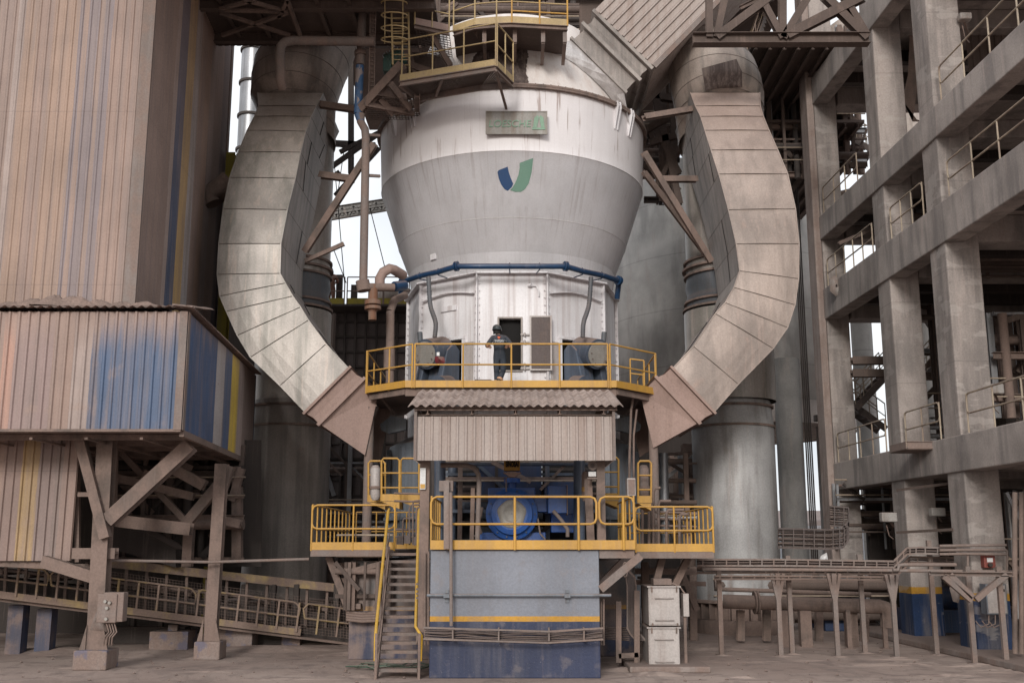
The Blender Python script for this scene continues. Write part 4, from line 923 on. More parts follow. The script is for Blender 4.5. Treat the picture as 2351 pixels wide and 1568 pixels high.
ld, la, lc = sidedeck(714, 905, 1262, 25.2, 31, 'left access deck with yellow rails, reached by the steep stair', -1, 2)
rd, ra, rc = sidedeck(1460, 1639, 1266, 24.6, 30, 'right access deck with yellow rails beside the cream cabinet', 1, 2)
# stair
stp = thing('steel_stair', 'steep steel stair with yellow handrails climbing left of the plinth', 'stair', tuple(PZ(912, 1553, 0)))
bl, brr = P(868, 1553, 22.25), P(958, 1553, 22.25); tl_, tr_ = P(897, 1264, 25.1), P(965, 1264, 25.1); bl.z = brr.z = 0.0; tr_.z = tl_.z = la.z
NS = 15
for i in range(1, NS + 1):
    t = i / (NS + .5); p, q_ = bl.lerp(tl_, t), brr.lerp(tr_, t); b = B(); b.box(p.x, q_.x, p.y - .12, p.y + .12, p.z - .015, p.z + .015); b.box(p.x, q_.x, p.y - .12, p.y - .105, p.z - .045, p.z - .016); b.build('tread', M['dustyl'], stp)
for s_, p, q_ in ((-1, bl, tl_), (1, brr, tr_)):
    b = B(); b.bar(p + V((s_ * .035, 0, 0)), q_ + V((s_ * .035, 0, 0)), .05, .22); b.bar(p + V((s_ * .04, -.1, 0)), p + V((s_ * .04, -.1, .9)), .05, .05); st_ = b.build('stringer', M['dusty'], stp)
    sx_ = -.08 if s_ < 0 else -.05; d = V((sx_, 0, .80)); b = B(); b.tube([p + V((s_ * .06, -.05, .35)), p + V((s_ * .07, 0, .85)), p.lerp(q_, .08) + d, q_ + d + V((0, 0, .1)), q_ + V((sx_, 0.2, .95))], .034, 8); b.build('handrail', M['yclean'], stp)
    b = B(); b.tube([p.lerp(q_, .1) + d * .5, q_ + d * .5], .018, 8); b.build('mid_rail', M['dusty'], stp)
    for t in (.12, .37, .62, .87): b = B(); x = p.lerp(q_, t); b.tube([x + V((s_ * .06, 0, 0)), x + d], .018, 6); b.build('post', M['dustyl'], stp)
# green hose on the ground
b = B(); g = PZ(860, 1533, .03); b.tube([g + V((.75 * math.cos(k * .33) + k * .012, .32 * math.sin(k * .33), .015 * (k % 7))) for k in range(70)], .016, 6)
M['hose'] = mat('green_hose', (.09, .15, .11), .6, dust=.3); tag(b.build('coiled_hose', M['hose']), 'thin green hose coiled on the ground behind the stair foot', 'hose')
# ---------------------------------------------------------------- canopy
cp = thing('motor_canopy', 'ribbed sheet canopy with dust caked roof sheltering the blue motor', 'canopy', tuple(P(1183, 1000, 22)))
F0, F1 = P(936, 934, 21.7), P(1432, 934, 21.7); K0 = P(962, 899, 24.3)
b = B(); sl = V((0, 24.3 - 21.7, K0.z - F0.z)); b.sheet(F0, F1 - F0, sl, sl.cross(V((-1, 0, 0))).normalized(), .185, .055, trap=False, rows=3, wob=.006); b.build('roof', M['canopyroof'], cp)
a, c = P(957, 956, 22), P(1408, 1057, 22)
b = B(); b.sheet(V((a.x, 22, c.z)), V((c.x - a.x, 0, 0)), V((0, 0, a.z - c.z)), V((0, -1, 0)), .177, .03); b.build('front_skirt', M['canopy'], cp)
b = B(); b.sheet(V((c.x, 22, c.z)), V((0, 2.2, 0)), V((0, 0, a.z - c.z + .2)), V((1, 0, 0)), .18, .03); b.sheet(V((a.x, 24.2, c.z)), V((0, -2.2, 0)), V((0, 0, a.z - c.z + .2)), V((-1, 0, 0)), .18, .03); b.build('side_skirt', M['canopy'], cp)
b = B(); b.bar(V((a.x - .02, 21.94, c.z)), V((a.x - .02, 21.94, a.z + .13)), .06, .03, V((0, 1, 0))); b.bar(V((c.x + .02, 21.94, c.z)), V((c.x + .02, 21.94, a.z + .13)), .06, .03, V((0, 1, 0))); b.build('corner_trim', M['dustyl'], cp)
zb_ = P(1183, 938, 21.9).z
b = B(); b.chan(V((F0.x + .12, 21.9, zb_)), V((F1.x - .12, 21.9, zb_)), .08, .08); b.ibeam(V((F0.x + .3, 24.2, F0.z + .5)), V((F1.x - .3, 24.2, F0.z + .5)), .1, .14); b.chan(V((a.x, 22.08, a.z)), V((c.x, 22.08, a.z)), .08, .1); b.build('purlin', M['dusty'], cp)
for k in range(5): x = F0.x + .4 + k * (F1.x - F0.x - .8) / 4; b = B(); b.ibeam(V((x, 21.9, F0.z - .08)), V((x, 24.2, K0.z - .1)), .07, .12); b.build('rafter', M['dusty'], cp)
for px, w in ((975, .32), (1380, .28)):
    x = P(px, 1100, 22.4).x; b = B(); b.ibeam(V((x, 22.55, zp + .03 if px > 1000 else .9)), V((x, 22.55, F0.z)), w * .62, w * .7, V((0, 1, 0)), .02); b.build('canopy_post', M['dusty'], cp)
# small sign on the left post
b = B(); p = P(972, 1085, 22.38); b.box(p.x - .07, p.x + .05, 22.37, 22.385, p.z - .35, p.z + .1); sg = tag(b.build('warning_sign', M['signwhite']), 'small white notice with yellow foot on the left canopy post', 'sign')
b = B(); b.box(p.x - .06, p.x + .04, 22.36, 22.368, p.z - .33, p.z - .24); b.build('yellow_field', M['yellow'], sg)
# ---------------------------------------------------------------- blue drive motor
mo = thing('drive_motor', 'blue drive motor with round end cover behind the deck rail', 'motor', tuple(P(1176, 1245, 25)))
MC = P(1175, 1180, 25); R_ = 60 / 2444 * 25
b = B(); b.cyl(MC + V((0, -.1, 0)), MC + V((0, 2.2, 0)), R_, 48); b.box(MC.x - R_ * .92, MC.x + R_ * .92, 25.1, 27, MC.z - .2, MC.z + .62); b.box(MC.x - R_ * 1.3, MC.x + R_ * 1.3, 25.0, 27, zp + .03, MC.z - .42)
b.build('stator', M['motor'], mo, bevel=.02)
b = B(); b.lathe([(R_ * .99, 0), (R_ * .98, .10), (R_ * .80, .13), (R_ * .78, .24), (R_ * .60, .26), (.01, .26)], 0, 0, 48, smooth=False); b.v = [MC + V((p.x, -.1 - p.z, p.y)) for p in b.v]; ec = b.build('end_cover', M['motor'], mo)
b = B(); b.lathe([(.33, 0), (.31, .03), (.20, .05), (.18, .03), (.01, .04)], 0, 0, 32); b.v = [MC + V((p.x * (1 + .06 * math.sin(5 * math.atan2(p.y, p.x))), -.362 - p.z, p.y)) for p in b.v]; b.build('scuffed_hub', M['plate'], ec)
b = B()
for k in range(14): w = k * math.pi / 7; q_ = MC + V((R_ * .88 * math.cos(w), -.23, R_ * .88 * math.sin(w))); b.cyl(q_, q_ - V((0, .03, 0)), .022, 6)
b.build('cover_bolts', M['navy'], ec)
def bx(par, x0, y0, x1, y1, Y, d, m, name, bev=.015):
    a_, c_ = P(x0, y0, Y), P(x1, y1, Y); b = B(); b.box(a_.x, c_.x, Y, Y + d, c_.z, a_.z); return b.build(name, M[m], par, bevel=bev)
bx(mo, 1258, 1115, 1302, 1178, 24.6, .5, 'motor', 'terminal_box'); bx(mo, 1225, 1140, 1256, 1175, 25.0, .5, 'motor', 'box_neck'); bx(mo, 1301, 1112, 1304, 1182, 24.55, .5, 'dusty', 'box_flange'); bx(mo, 1265, 1180, 1330, 1222, 25.6, .8, 'motor', 'lower_box')
bx(mo, 1100, 1062, 1243, 1136, 27.2, 2, 'navy', 'gear_casing'); bx(mo, 1250, 1105, 1330, 1180, 26.8, 1, 'navy', 'gear_cover')
b = B(); b.cyl(P(1176, 1130, 26), P(1176, 1108, 26), .10, 12); b.cyl(P(1176, 1108, 26), P(1176, 1098, 26), .2, 12); b.tube([P(1236, 1140, 25.3), P(1262, 1140, 25.3)], .03, 8); b.build('top_valve', M['motor'], mo)
b = B(); b.tube([P(1107, 1165, 24.7), P(1098, 1200, 24.6), P(1104, 1222, 24.6), P(1090, 1232, 24.6)], .04, 8); b.tube([P(1270, 1172, 24.5), P(1290, 1195, 24.5), P(1303, 1215, 24.5), P(1303, 1232, 24.5)], .045, 8); b.tube([P(1235, 1190, 24.7), P(1240, 1225, 24.7), P(1252, 1238, 24.7)], .02, 8); b.split('cable_hose', M['dustyl'], mo)
bx(mo, 1246, 1040, 1380, 1238, 28.2, .3, 'black', 'dark_backing'); bx(mo, 1040, 1040, 1100, 1238, 28.2, .3, 'black', 'dark_backing', 0); bx(mo, 985, 1035, 1012, 1238, 28.4, .2, 'dark', 'side_guard', 0)  # dark plates added behind the motor; the interior's shade is put into their colour
# yellow hoist block sign above the motor
hs = thing('hoist_block', 'yellow lettered hoist block hanging above the blue motor', 'hoist', tuple(P(1175, 1070, 24.2)))
M['ochre'] = mat('ochre_paint', (.42, .23, .03), .5, dust=.12); o = bx(hs, 1157, 1045, 1194, 1080, 24.0, .35, 'ochre', 'body')
a_ = P(1176, 1066, 23.99); text_obj('SINOSAI', .17, M['black'], hs, a_ - V((0, .005, 0)), ext=.006, bold=.008, xs=.48, name='lettering')
b = B(); b.prism([P(1155, 1084, 24.0), P(1197, 1084, 24.0), P(1182, 1094, 24.0), P(1170, 1094, 24.0)], (0, .25, 0)); b.build('hook_guard', M['pink'], hs)
b = B(); b.cyl(P(1162, 1094, 24.2), P(1162, 1128, 24.2), .015, 6); b.build('chain', M['dustyl'], hs)
# things on the deck
ca = thing('corner_post_box', 'dusty junction box on a channel post at the deck corner', 'electrical box', tuple(P(1022, 1255, 22.1)))
bx(ca, 1008, 1103, 1040, 1128, 22.2, .2, 'dustyl', 'junction_box'); b = B(); b.chan(P(1025, 1260, 22.1), P(1025, 1103, 22.1), .11, .09, V((0, 1, 0))); b.build('channel_post', M['dustyl'], ca)
b = B(); b.tube([P(1036, 1436, 22.05), P(1035, 1130, 22.05)], .035, 10); tag(b.build('conduit', M['dustyl']), 'vertical dusty conduit rising up the plinth face to the junction box', 'pipe')
b = B(); b.tube([P(1012, 1068, 23.2), P(1072, 1068, 23.2), P(1088, 1074, 23.2), P(1098, 1088, 23.2), P(1100, 1110, 23.2), P(1096, 1240, 23.2)], .055, 10); tag(b.build('bent_pipe', M['dustyl']), 'thick bent pale pipe left of the blue motor', 'pipe')
b = B(); b.bar(P(1083, 1240, 23.3), P(1086, 1120, 23.3), .09, .09); tag(b.build('pipe_stand', M['dusty']), 'thin dusty stand post beside the bent pale pipe', 'post')
sr = thing('siren_horn', 'small round siren horn on a bracket by the right canopy post', 'siren', tuple(P(1360, 1080, 22.5)))
b = B(); p = P(1360, 1069, 22.5); b.tube([p + V((0, .1, 0)), p, p - V((0, .05, 0))], [.04, .08, .10], 20); b.build('horn', M['dustyl'], sr); b = B(); b.tube([p - V((0, .052, 0)), p - V((0, .06, 0))], .05, 16); b.build('horn_mouth', M['grille'], sr); bx(sr, 1351, 1082, 1369, 1094, 22.45, .12, 'signwhite', 'base_box'); bx(sr, 1348, 1096, 1372, 1100, 22.45, .12, 'dustyl', 'shelf')
bb_ = B(); bb_.ibeam(P(1356, 1240, 22.9), P(1350, 1100, 22.9), .16, .16, V((0, 1, 0))); tag(bb_.build('support_post', M['dusty']), 'dusty steel post behind the siren horn', 'post')
for px, lab in ((1330, 'thick dark pipe rising right of the blue motor'), (1010, 'dark grey vertical pipe left of the bent pale pipe')):
    b = B(); b.cyl(P(px, 1245, 25.4), P(px, 1040, 25.4), .14, 14); tag(b.build('vertical_pipe', M['bluegrey']), lab, 'pipe')
tk = thing('bladder_cylinder', 'grey accumulator cylinder with yellow label on the motor deck', 'cylinder', tuple(P(1344, 1170, 24)))
b = B(); b.tube([P(1344, 1150, 24), P(1344, 1140, 24), P(1344, 1090, 24), P(1344, 1082, 24)], [.06, .085, .085, .05], 14); b.build('bottle', M['dustyl'], tk); b = B(); b.cyl(P(1344, 1128, 24), P(1344, 1118, 24), .088, 14); b.build('label_band', M['yellow'], tk)
bx_ = thing('wall_cabinet', 'narrow pale cabinet fixed at the right end of the motor deck', 'electrical box', tuple(P(1449, 1140, 22.6))); bx(bx_, 1440, 1097, 1460, 1138, 22.5, .35, 'cabinet', 'enclosure'); bx(bx_, 1442, 1100, 1458, 1135, 22.485, .012, 'dustyl', 'door', 0)
# ---------------------------------------------------------------- upper walkway round the mill
uw = thing('upper_walkway', 'yellow railed walkway ringing the white mill housing', 'walkway', tuple(P(1176, 889, 27.8)))
zu = P(1176, 889, 27.8).z
ep = [PZ(840, 902, zu), PZ(930, 889, zu), PZ(1415, 890, zu), PZ(1508, 906, zu)]
ep[1].y = ep[2].y = 27.8; bk0, bk1 = V((ep[0].x - .05, 34, zu)), V((ep[3].x + .05, 34, zu))
b = B(); 
inner = [V((RH * 1.01 * math.sin(math.radians(a_)), CY - RH * 1.01 * math.cos(math.radians(a_)), zu + .02)) for a_ in (-90, -60, -30, 0, 30, 60, 90)]
outer = [bk0, ep[0], ep[1], (ep[1] + ep[2]) / 2, ep[2], ep[3], bk1]
b.loft([[p + V((0, 0, .02 - (p.z - zu))) for p in outer], [V((p.x, p.y, zu + .02)) for p in inner]], closed=False); b.loft([[V((p.x, p.y, zu - .0)) for p in outer], [V((p.x, p.y, zu)) for p in inner]], closed=False); b.build('deck', M['dusty'], uw)
hu = P(1176, 790, 27.8).z - zu
b = B()
for p, q_ in zip(outer, outer[1:]): b.bar(p + V((0, 0, .09)), q_ + V((0, 0, .09)), .02, .19)
b.build('toe_board', M['yellow'], uw)
g1 = rails(uw, [ep[0] + V((.02, .02, 0)), ep[1] + V((.18, 0, 0))], hu, 2, .026, toe=0); 
xs_ = [P(x, 850, 27.78).x for x in (952, 1065, 1177, 1289, 1396)]
rails(uw, [V((xs_[0], 27.78, zu)), V((xs_[4], 27.78, zu))], hu, 4, .027, toe=0)
rails(uw, [V((xs_[4] + .06, 27.8, zu)), ep[3] + V((-.03, 0, 0))], hu, 1, .026, toe=0); rails(uw, [ep[0], bk0], hu, 3, .024, toe=0); rails(uw, [ep[3] + V((0, .05, 0)), bk1], hu, 3, .024, toe=0)
rails(uw, [P(1448, 893, 30.5), P(1480, 897, 30.5)], .9, 1, .024, toe=0)
b = B()
for k in range(7):
    x = ep[1].x + .3 + k * (ep[2].x - ep[1].x - .6) / 6; b.ibeam(V((x, 27.9, zu - .1)), V((x, 31, zu - .1)), .08, .16)
b.bar(ep[1] + V((0, .15, -.12)), ep[2] + V((0, .15, -.12)), .08, .2); b.bar(ep[0] + V((.1, .15, -.1)), ep[1] + V((0, .15, -.1)), .08, .16); b.bar(ep[3] + V((-.1, .15, -.1)), ep[2] + V((0, .15, -.1)), .08, .16); b.build('under_frame', M['dusty'], uw)
for px in (850, 1497):
    b = B(); p = P(px, 900, 29.4); b.tube([V((p.x, 29.4, 2.55)), V((p.x, 29.4, p.z - .75))], .13, 16); b.tube([V((p.x, 29.4, p.z - .74)), V((p.x, 29.4, p.z - .45))], [.14, .26], 4); b.box(p.x - .22, p.x + .22, 29.2, 29.6, p.z - .44, p.z - .38); b.box(p.x - .12, p.x + .12, 29.35, 29.45, p.z - .375, p.z - .05); b.build('support_post', M['dustyl'], uw)
for sgn, a_, c_ in ((-1, (868, 905), (905, 950)), (1, (1480, 905), (1440, 950))):
    b = B(); b.bar(P(a_[0], a_[1], 29.2), P(c_[0], c_[1], 30.4), .06, .06); b.build('knee_brace', M['dusty'], uw)
# yellow caged ladders low beside the housing
def minicage(x0, x1, y0, y1, Y, label):
    t = thing('access_gate', label, 'ladder', tuple(P((x0 + x1) / 2, y1, Y)), 'small yellow railed ladder landings beside the housing'); b = B(); k = 5
    b.tube([P(x0, y1, Y), P(x0, y0 + k, Y), P(x0 + k, y0, Y), P(x1 - k, y0, Y), P(x1, y0 + k, Y), P(x1, y1, Y)], .028, 8); b.build('hoop_rail', M['yellow'], t)
    for f in (.35, .7): b = B(); b.tube([P(x0, y0 + (y1 - y0) * f, Y), P(x1, y0 + (y1 - y0) * f, Y)], .022, 8); b.build('rung', M['yellow'], t)
    b = B(); a_, c_ = P(x0 - 2, y1 - 14, Y), P(x1 + 2, y1 + 2, Y); b.box(a_.x, c_.x, Y - .02, Y + .02, c_.z, a_.z); b.build('toe_board', M['yellow'], t)
    b = B(); a_ = P(x0, y1 + 2, Y); b.prism([P(x0, y1 + 3, Y), P(x1, y1 + 3, Y), P(x1, y1 + 20, Y)], (0, 1.0, 0)); b.build('step_plate', M['yellow'], t)
    return t
minicage(876, 917, 1052, 1148, 27.0, 'tall yellow railed landing with two rungs, left of the housing'); minicage(920, 962, 1052, 1148, 27.6, 'yellow railed landing against the left side of the housing'); minicage(846, 884, 1058, 1150, 27.8, 'outermost yellow ladder hoop at far left of the housing')
minicage(1380, 1420, 1050, 1146, 27.2, 'yellow rail hoop behind the right canopy post'); minicage(1465, 1495, 1058, 1152, 25.8, 'narrow yellow ladder hoop above the right access deck')
for px, lab, Y in ((862, 'white oil cylinder standing inside the left yellow hoops', 27.4), (1478, 'dusty cylinder standing inside the narrow right yellow hoop', 26.2)):
    t = thing('oil_cylinder', lab, 'cylinder', tuple(P(px, 1145, Y))); b = B(); b.tube([P(px, 1148, Y), P(px, 1140, Y), P(px, 1075, Y), P(px, 1068, Y)], [.08, .13, .13, .08], 16); b.build('tank', M['cabinet'] if px < 900 else M['dustyl'], t); b = B(); b.cyl(P(px, 1122, Y), P(px, 1116, Y), .17, 16); b.build('strap', M['dusty'], t)
# ---------------------------------------------------------------- concrete frame building on the right
Xf = lambda Y: 12.23 - .03 * Y
cb = thing('concrete_building', 'open concrete frame building with long beams and handrails at right', 'building', (13, 30, 0))
CYS = [26.6, 30.4, 36.2]; LV = [(4.5, 5.42), (10.5, 11.6), (13.42, 14.28), (18.6, 19.6)]
M['pinkcon'] = mat('dusty_concrete_column', (.34, .275, .245), .9, dust=.4, streak=.5, streakc=(.20, .15, .13), var=.25, bs=.4)
M['navyband'] = None
def bandcon():
    n = NT('banded_column_concrete'); x, y, z = n.xyz(); f = n.math('DIVIDE', n.math('ADD', z, n.math('MULTIPLY', n.math('SUBTRACT', n.noise(7, 3), .5), .03)), 24)
    col = n.ramp(f, [(0, (.014, .035, .095)), (1.28 / 24, (.48, .25, .03)), (1.47 / 24, (.385, .335, .308))])
    c, Fn, S, dm = weather(n, col, .18, .8, .6, (.155, .138, .13), .38, .2, (.34, .275, .245), 2.2)
    w = n.math('FRACT', n.math('MULTIPLY', z, .41)); c = n.mix(n.rng(w, .0, .018, .45, 0), c, (.12, .105, .1)); c = n.mix(n.math('MULTIPLY', n.rng(n.noise(16, 2), .70, .75), .6), c, (.10, .09, .085)); c = n.mix(n.math('MULTIPLY', n.rng(n.noise((.9, .9, 2.2), 4), .56, .6), .3), c, (.46, .42, .39))
    return n.finish(c, .9, 0, n.math('ADD', Fn, n.noise(4, 5)), .45, .02)
M['colcon'] = bandcon()
def ccol(x, y, w, d, z0=0, z1=24, m='colcon', name='column'):
    b = B(); b.box(x, x + w, y, y + d, z0, z1); return b.build(name, M[m], cb, bevel=.04)
for Y, w in zip(CYS, (.90, .88, .80)): ccol(Xf(Y), Y, w, 1.05)
b = B(); b.box(Xf(36.2) - .26, Xf(36.2) - .003, 36.25, 37.1, 0, 24); b.build('pilaster', M['pinkcon'], cb, bevel=.03)
for Y in (22.5, 27.4, 31.2, 36.6): ccol(Xf(Y) + 6.6, Y, .8, .8, m='concrete')
def beamX(Y0, Y1, z0, z1, o=-.05, w=.55, name='beam', m='concrete'):
    b = B(); a0, a1 = Xf(Y0) + o, Xf(Y1) + o; pts = [(a0, Y0), (a0 + w, Y0), (a1 + w, Y1), (a1, Y1)]; b.prism([V((x, y, z0)) for x, y in pts], (0, 0, z1 - z0)); return b.build(name, M[m], cb, bevel=.03)
for z0, z1 in LV:
    beamX(19.0, 37.3, z0, z1)
    beamX(19.0, 37.3, z0 + .1, z1 - .1, 6.6, .6)
    for Y in CYS + [22.6]: b = B(); b.box(Xf(Y) + .92, Xf(Y) + 6.58, Y + .1, Y + .95, z0 + .06, z1 - .31); b.build('cross_beam', M['concrete'], cb, bevel=.02)
    b = B()
    for Y in [24.5, 28.9, 33.3, 35]: b.box(Xf(Y) + .6, Xf(Y) + 6.5, Y, Y + .35, z0 + .3, z1 - .31)
    b.split('secondary_beam', M['dark'], cb)
    b = B(); a0, a1 = Xf(19) + .51, Xf(37) + .51; b.prism([V((a0, 19, z1 - .3)), V((a0 + 6.2, 19, z1 - .3)), V((a1 + 6.2, 37, z1 - .3)), V((a1, 37, z1 - .3))], (0, 0, .28)); b.build('floor_slab', M['concrete'], cb)
M['raild'] = mat('dusty_cream_rail', (.40, .33, .25), .65, dust=.4, streak=.4, streakc=(.22, .15, .10))
for (z0, z1), spans in zip(LV, [((19.4, 26.2, 5), (27.8, 30.1, 2), (31.6, 35.9, 4)), ((19.4, 26.2, 5), (27.8, 30.1, 3), (31.6, 35.9, 5)), ((19.4, 26.2, 5), (32.5, 35.9, 3)), ((19.4, 26, 5),)]):
    for y0, y1, n_ in spans:
        rails(cb, [(Xf(y0) + .03, y0, z1), (Xf(y1) + .03, y1, z1)], 1.0, n_, .024, 'raild', toe=0, loop=True, mid=.5)
# small tray bracket, flood lights, boxes
b = B(); a_ = P(2065, 1026, 28.8); b.box(a_.x, a_.x + 1.3, 28.2, 29.5, a_.z - .12, a_.z - .09); b.chan(V((a_.x, 28.2, a_.z)), V((a_.x + 1.3, 28.2, a_.z)), .06, .2); b.chan(V((a_.x, 28.25, a_.z)), V((a_.x, 29.5, a_.z)), .06, .2); b.build('steel_ledge', M['dustyl'], cb)
fl = B(); fl.prism([(Xf(30) - 5, 15, 0), (Xf(30) + 14, 15, 0), (Xf(30) + 14, 38.5, 0), (Xf(38) - .75, 38.5, 0), (Xf(26.6) - .6, 26.0, 0), (Xf(20) - .55, 15, 0)][1:], (0, 0, .16)); M['slabc'] = mat('kerb_concrete', (.27, .225, .205), .9, dust=.5); tag(fl.build('kerbed_floor', M['slabc'], bevel=.03), kind='structure')
def lamp(px, py, Y, label, r=.2):
    t = thing('flood_light', label, 'lamp', tuple(P(px, py, Y)), 'small flood lights fixed to the concrete columns'); p = P(px, py, Y); b = B(); b.box(p.x - r, p.x + r, Y - .1, Y + .14, p.z - r * .6, p.z + r * .6); b.build('lamp_head', M['lampgrey'], t, bevel=.03)
    b = B(); b.bar(p + V((0, .1, 0)), p + V((.3, .5, -.25)), .05, .05); b.tube([p + V((-.02, .15, -r)), p + V((.05, .2, -.5)), p + V((.2, .3, -.6))], .015, 6); b.build('lamp_bracket', M['dusty'], t)
lamp(2020, 1172 / 1.0 + 270, 29.8, 'square flood light low on the second concrete column') if False else None
lamp(2152, 1175, 29.8, 'pale flood light fixed beside the lower second column', .2); lamp(2258, 1160 - 740 + 480, 26.2, 'white flood light under the middle beam by the nearest column', .22) if False else lamp(2283, 893 - 0, 27.2, 'white flood light right of the nearest concrete column', .22)
lamp(2040, 1187, 29.8, 'pale grey box light left of the second concrete column', .22); lamp(2215, 40, 26.4, 'round flood light high beside the nearest concrete column', .16)
eb_ = thing('red_switch_box', 'orange red switch box on the nearest concrete column', 'electrical box', tuple(P(2272, 1290, 26.4))); bx(eb_, 2258, 1268, 2287, 1303, 26.38, .2, 'red', 'box'); bx(eb_, 2266, 1280, 2280, 1290, 26.365, .012, 'signwhite', 'label_plate', 0)
b = B(); p = P(2272, 1296, 26.36); b.cyl(p, p - V((0, .08, 0)), .05, 12); b.build('switch_knob', M['dark'], eb_)
pb = thing('grey_panel', 'light grey electrical panel hung on the nearest blue footed column', 'electrical box', tuple(P(2285, 1430, 26))); bx(pb, 2262, 1340, 2316, 1410, 26.0, .35, 'housing', 'enclosure'); bx(pb, 2265, 1343, 2313, 1407, 25.985, .012, 'cabinet', 'door', 0); bx(pb, 2301, 1352, 2307, 1358, 25.97, .012, 'black', 'lock', 0)
b = B()
for px in (2270, 2285, 2300): b.tube([P(px, 1410, 26.1), P(px, 1432, 25.95), P(px - 18, 1440, 25.95), P(px - 30, 1425, 26.1)], .018, 6)
b.build('cable', M['dustyl'], pb)
cloth([(2186, 1330), (2202, 1328), (2206, 1352), (2200, 1384), (2188, 1380), (2180, 1350)], 26.0, 'dusty rag hanging beside the left brace of the grey panel')
cloth([(1885, 1275), (1898, 1268), (1903, 1290), (1890, 1300), (1878, 1292)], 27.5, 'white plastic bag caught on the pipes below the cable tray', m='signwhite', cat='bag', name='plastic_bag')
cloth([(1905, 640), (1918, 632), (1930, 655), (1935, 675), (1918, 680), (1905, 668)], 34.8, 'pale plastic sheet caught behind the middle handrail of the far bay', m='lampgrey', cat='sheet', name='plastic_sheet')
# pipes clamped round the column
for k, py in enumerate((1253, 1263, 1272)):
    b = B(); b.tube([P(2157, py, 26.2), P(2216, py - 1, 26.2), P(2310, py - 2 + k, 26.2)], .035, 8); tag(b.build('conduit', M['dustyl']), ['topmost', 'middle', 'lowest'][k] + ' of three conduits strapped round the nearest column above the red box', 'pipe', 'conduits strapped to the nearest column')
for px, y0, y1, lab in ((2312, 1262, 1330, 'conduit'), (2222, 1272, 1345, 'conduit')):
    b = B(); b.tube([P(px, y0, 26.25), P(px, y1, 26.25)], .03, 8); tag(b.build('conduit', M['dustyl']), 'short vertical conduit on the ' + ('right' if px > 2300 else 'left') + ' edge of the nearest column', 'pipe')
# ---------------------------------------------------------------- service rack in front of the building
rk = thing('service_rack', 'dusty service rack of steel posts carrying trays and a pipe', 'pipe rack', tuple(PZ(1900, 1503, 0)))
def post(pt, pb_, Y=None, w=.11, m='dustyl', yhead=None):
    g = PZ(pb_[0], pb_[1], 0); Yp = g.y; b = B(); tp = P(pt[0], pt[1], Yp); b.bar(V((g.x, Yp, 0)), V((g.x, Yp, tp.z)), w, w * .9, V((0, 1, 0))); b.box(g.x - .13, g.x + .13, Yp - .12, Yp + .12, 0, .015); o = b.build('post', M[m], rk)
    if yhead:
        for s_ in (-1, 1): b = B(); b.bar(V((g.x, Yp - .01, tp.z - .75)), V((g.x + s_ * yhead, Yp - .01, tp.z)), .07, .07, V((0, 1, 0))); b.build('head_brace', M[m], rk)
    return Yp
for a in ((1817, 1275, 1819, 1500), (1980, 1272, 1986, 1498), (2141, 1240, 2151, 1502)): post((a[0], a[1]), (a[2], a[3]), w=.11)
for a in ((1790, 1316, 1793, 1505), (1920, 1316, 1924, 1506), (2053, 1318, 2059, 1508), (2233, 1300, 2238, 1523), (2305, 1300, 2311, 1530)): post((a[0], a[1]), (a[2], a[3]), w=.11, yhead=.15 if a[0] < 2100 else .0)
for a in ((1634, 1310, 1657, 1503), (1846, 1400, 1850, 1480), (1948, 1400, 1951, 1488), (2030, 1395, 2034, 1488)): post((a[0], a[1]), (a[2], a[3]), w=.11, m='dusty')
for a in ((2165, 1322, 2230, 1378), (2180, 1318, 2232, 1370), (2310, 1318, 2240, 1376)): b = B(); b.bar(P(a[0], a[1], 24.1), P(a[2], a[3], 24.1), .12, .12, V((0, 1, 0))); b.build('brace', M['dustyl'], rk)
b = B(); b.chan(P(2135, 1316, 24.1), P(2325, 1318, 24.1), .12, .1); b.build('cross_beam', M['dustyl'], rk)
b = B(); b.tube([P(1612, 1306, 25.6), P(2042, 1309, 25.6), P(2200, 1311, 25.2), P(2400, 1314, 25)], .042, 10); b.build('pipe', M['dustyl'], rk)
b = B(); b.tube([P(2050, 1308, 25.5), P(2062, 1308, 25.5), P(2064, 1297, 25.5), P(2075, 1296, 25.5), P(2195, 1296, 25.5)], .045, 10); b.build('pipe', M['dustyl'], rk)
def tray(label, path, Y, hpx, m='dustyl', par=None, nc=8, group=None, depth=.4, step=.28):
    t = thing('cable_tray', label, 'cable tray', tuple(P(path[0][0], path[0][1], Y)), group); 
    for dy in (0, hpx):
        b = B()
        for (x0, y0), (x1, y1) in zip(path, path[1:]):
            for d in (0, depth): b.bar(P(x0, y0 + dy, Y + d), P(x1, y1 + dy, Y + d), .03, .045)
        b.build('side_rail', M[m], t)
    b = B()
    for (x0, y0), (x1, y1) in zip(path, path[1:]):
        p, q_ = P(x0, y0, Y), P(x1, y1, Y); n_ = max(2, int((q_ - p).length / step))
        for i in range(n_):
            f = (i + .5) / n_; u = (x0 + (x1 - x0) * f, y0 + (y1 - y0) * f); b.bar(P(u[0], u[1], Y), P(u[0], u[1] + hpx, Y), .03, .02); b.bar(P(u[0], u[1] + hpx, Y), P(u[0], u[1] + hpx, Y + depth), .03, .02)
    b.build('rungs', M[m], t)
    b = B()
    for k in range(nc): d = hpx * (k + .7) / (nc + .6); b.tube([P(x, y + d + random.uniform(-1.2, 1.2), Y + .05 + .05 * (k % 4)) for x, y in path], .018, 5)
    b.build('cables', M['grille'], t); return t
tray('long ladder cable tray on the service rack with raised bend at its right end', [(1600, 1284), (1790, 1284), (2052, 1288), (2082, 1258), (2110, 1256), (2195, 1258)], 26.4, 14, 'dustyl')
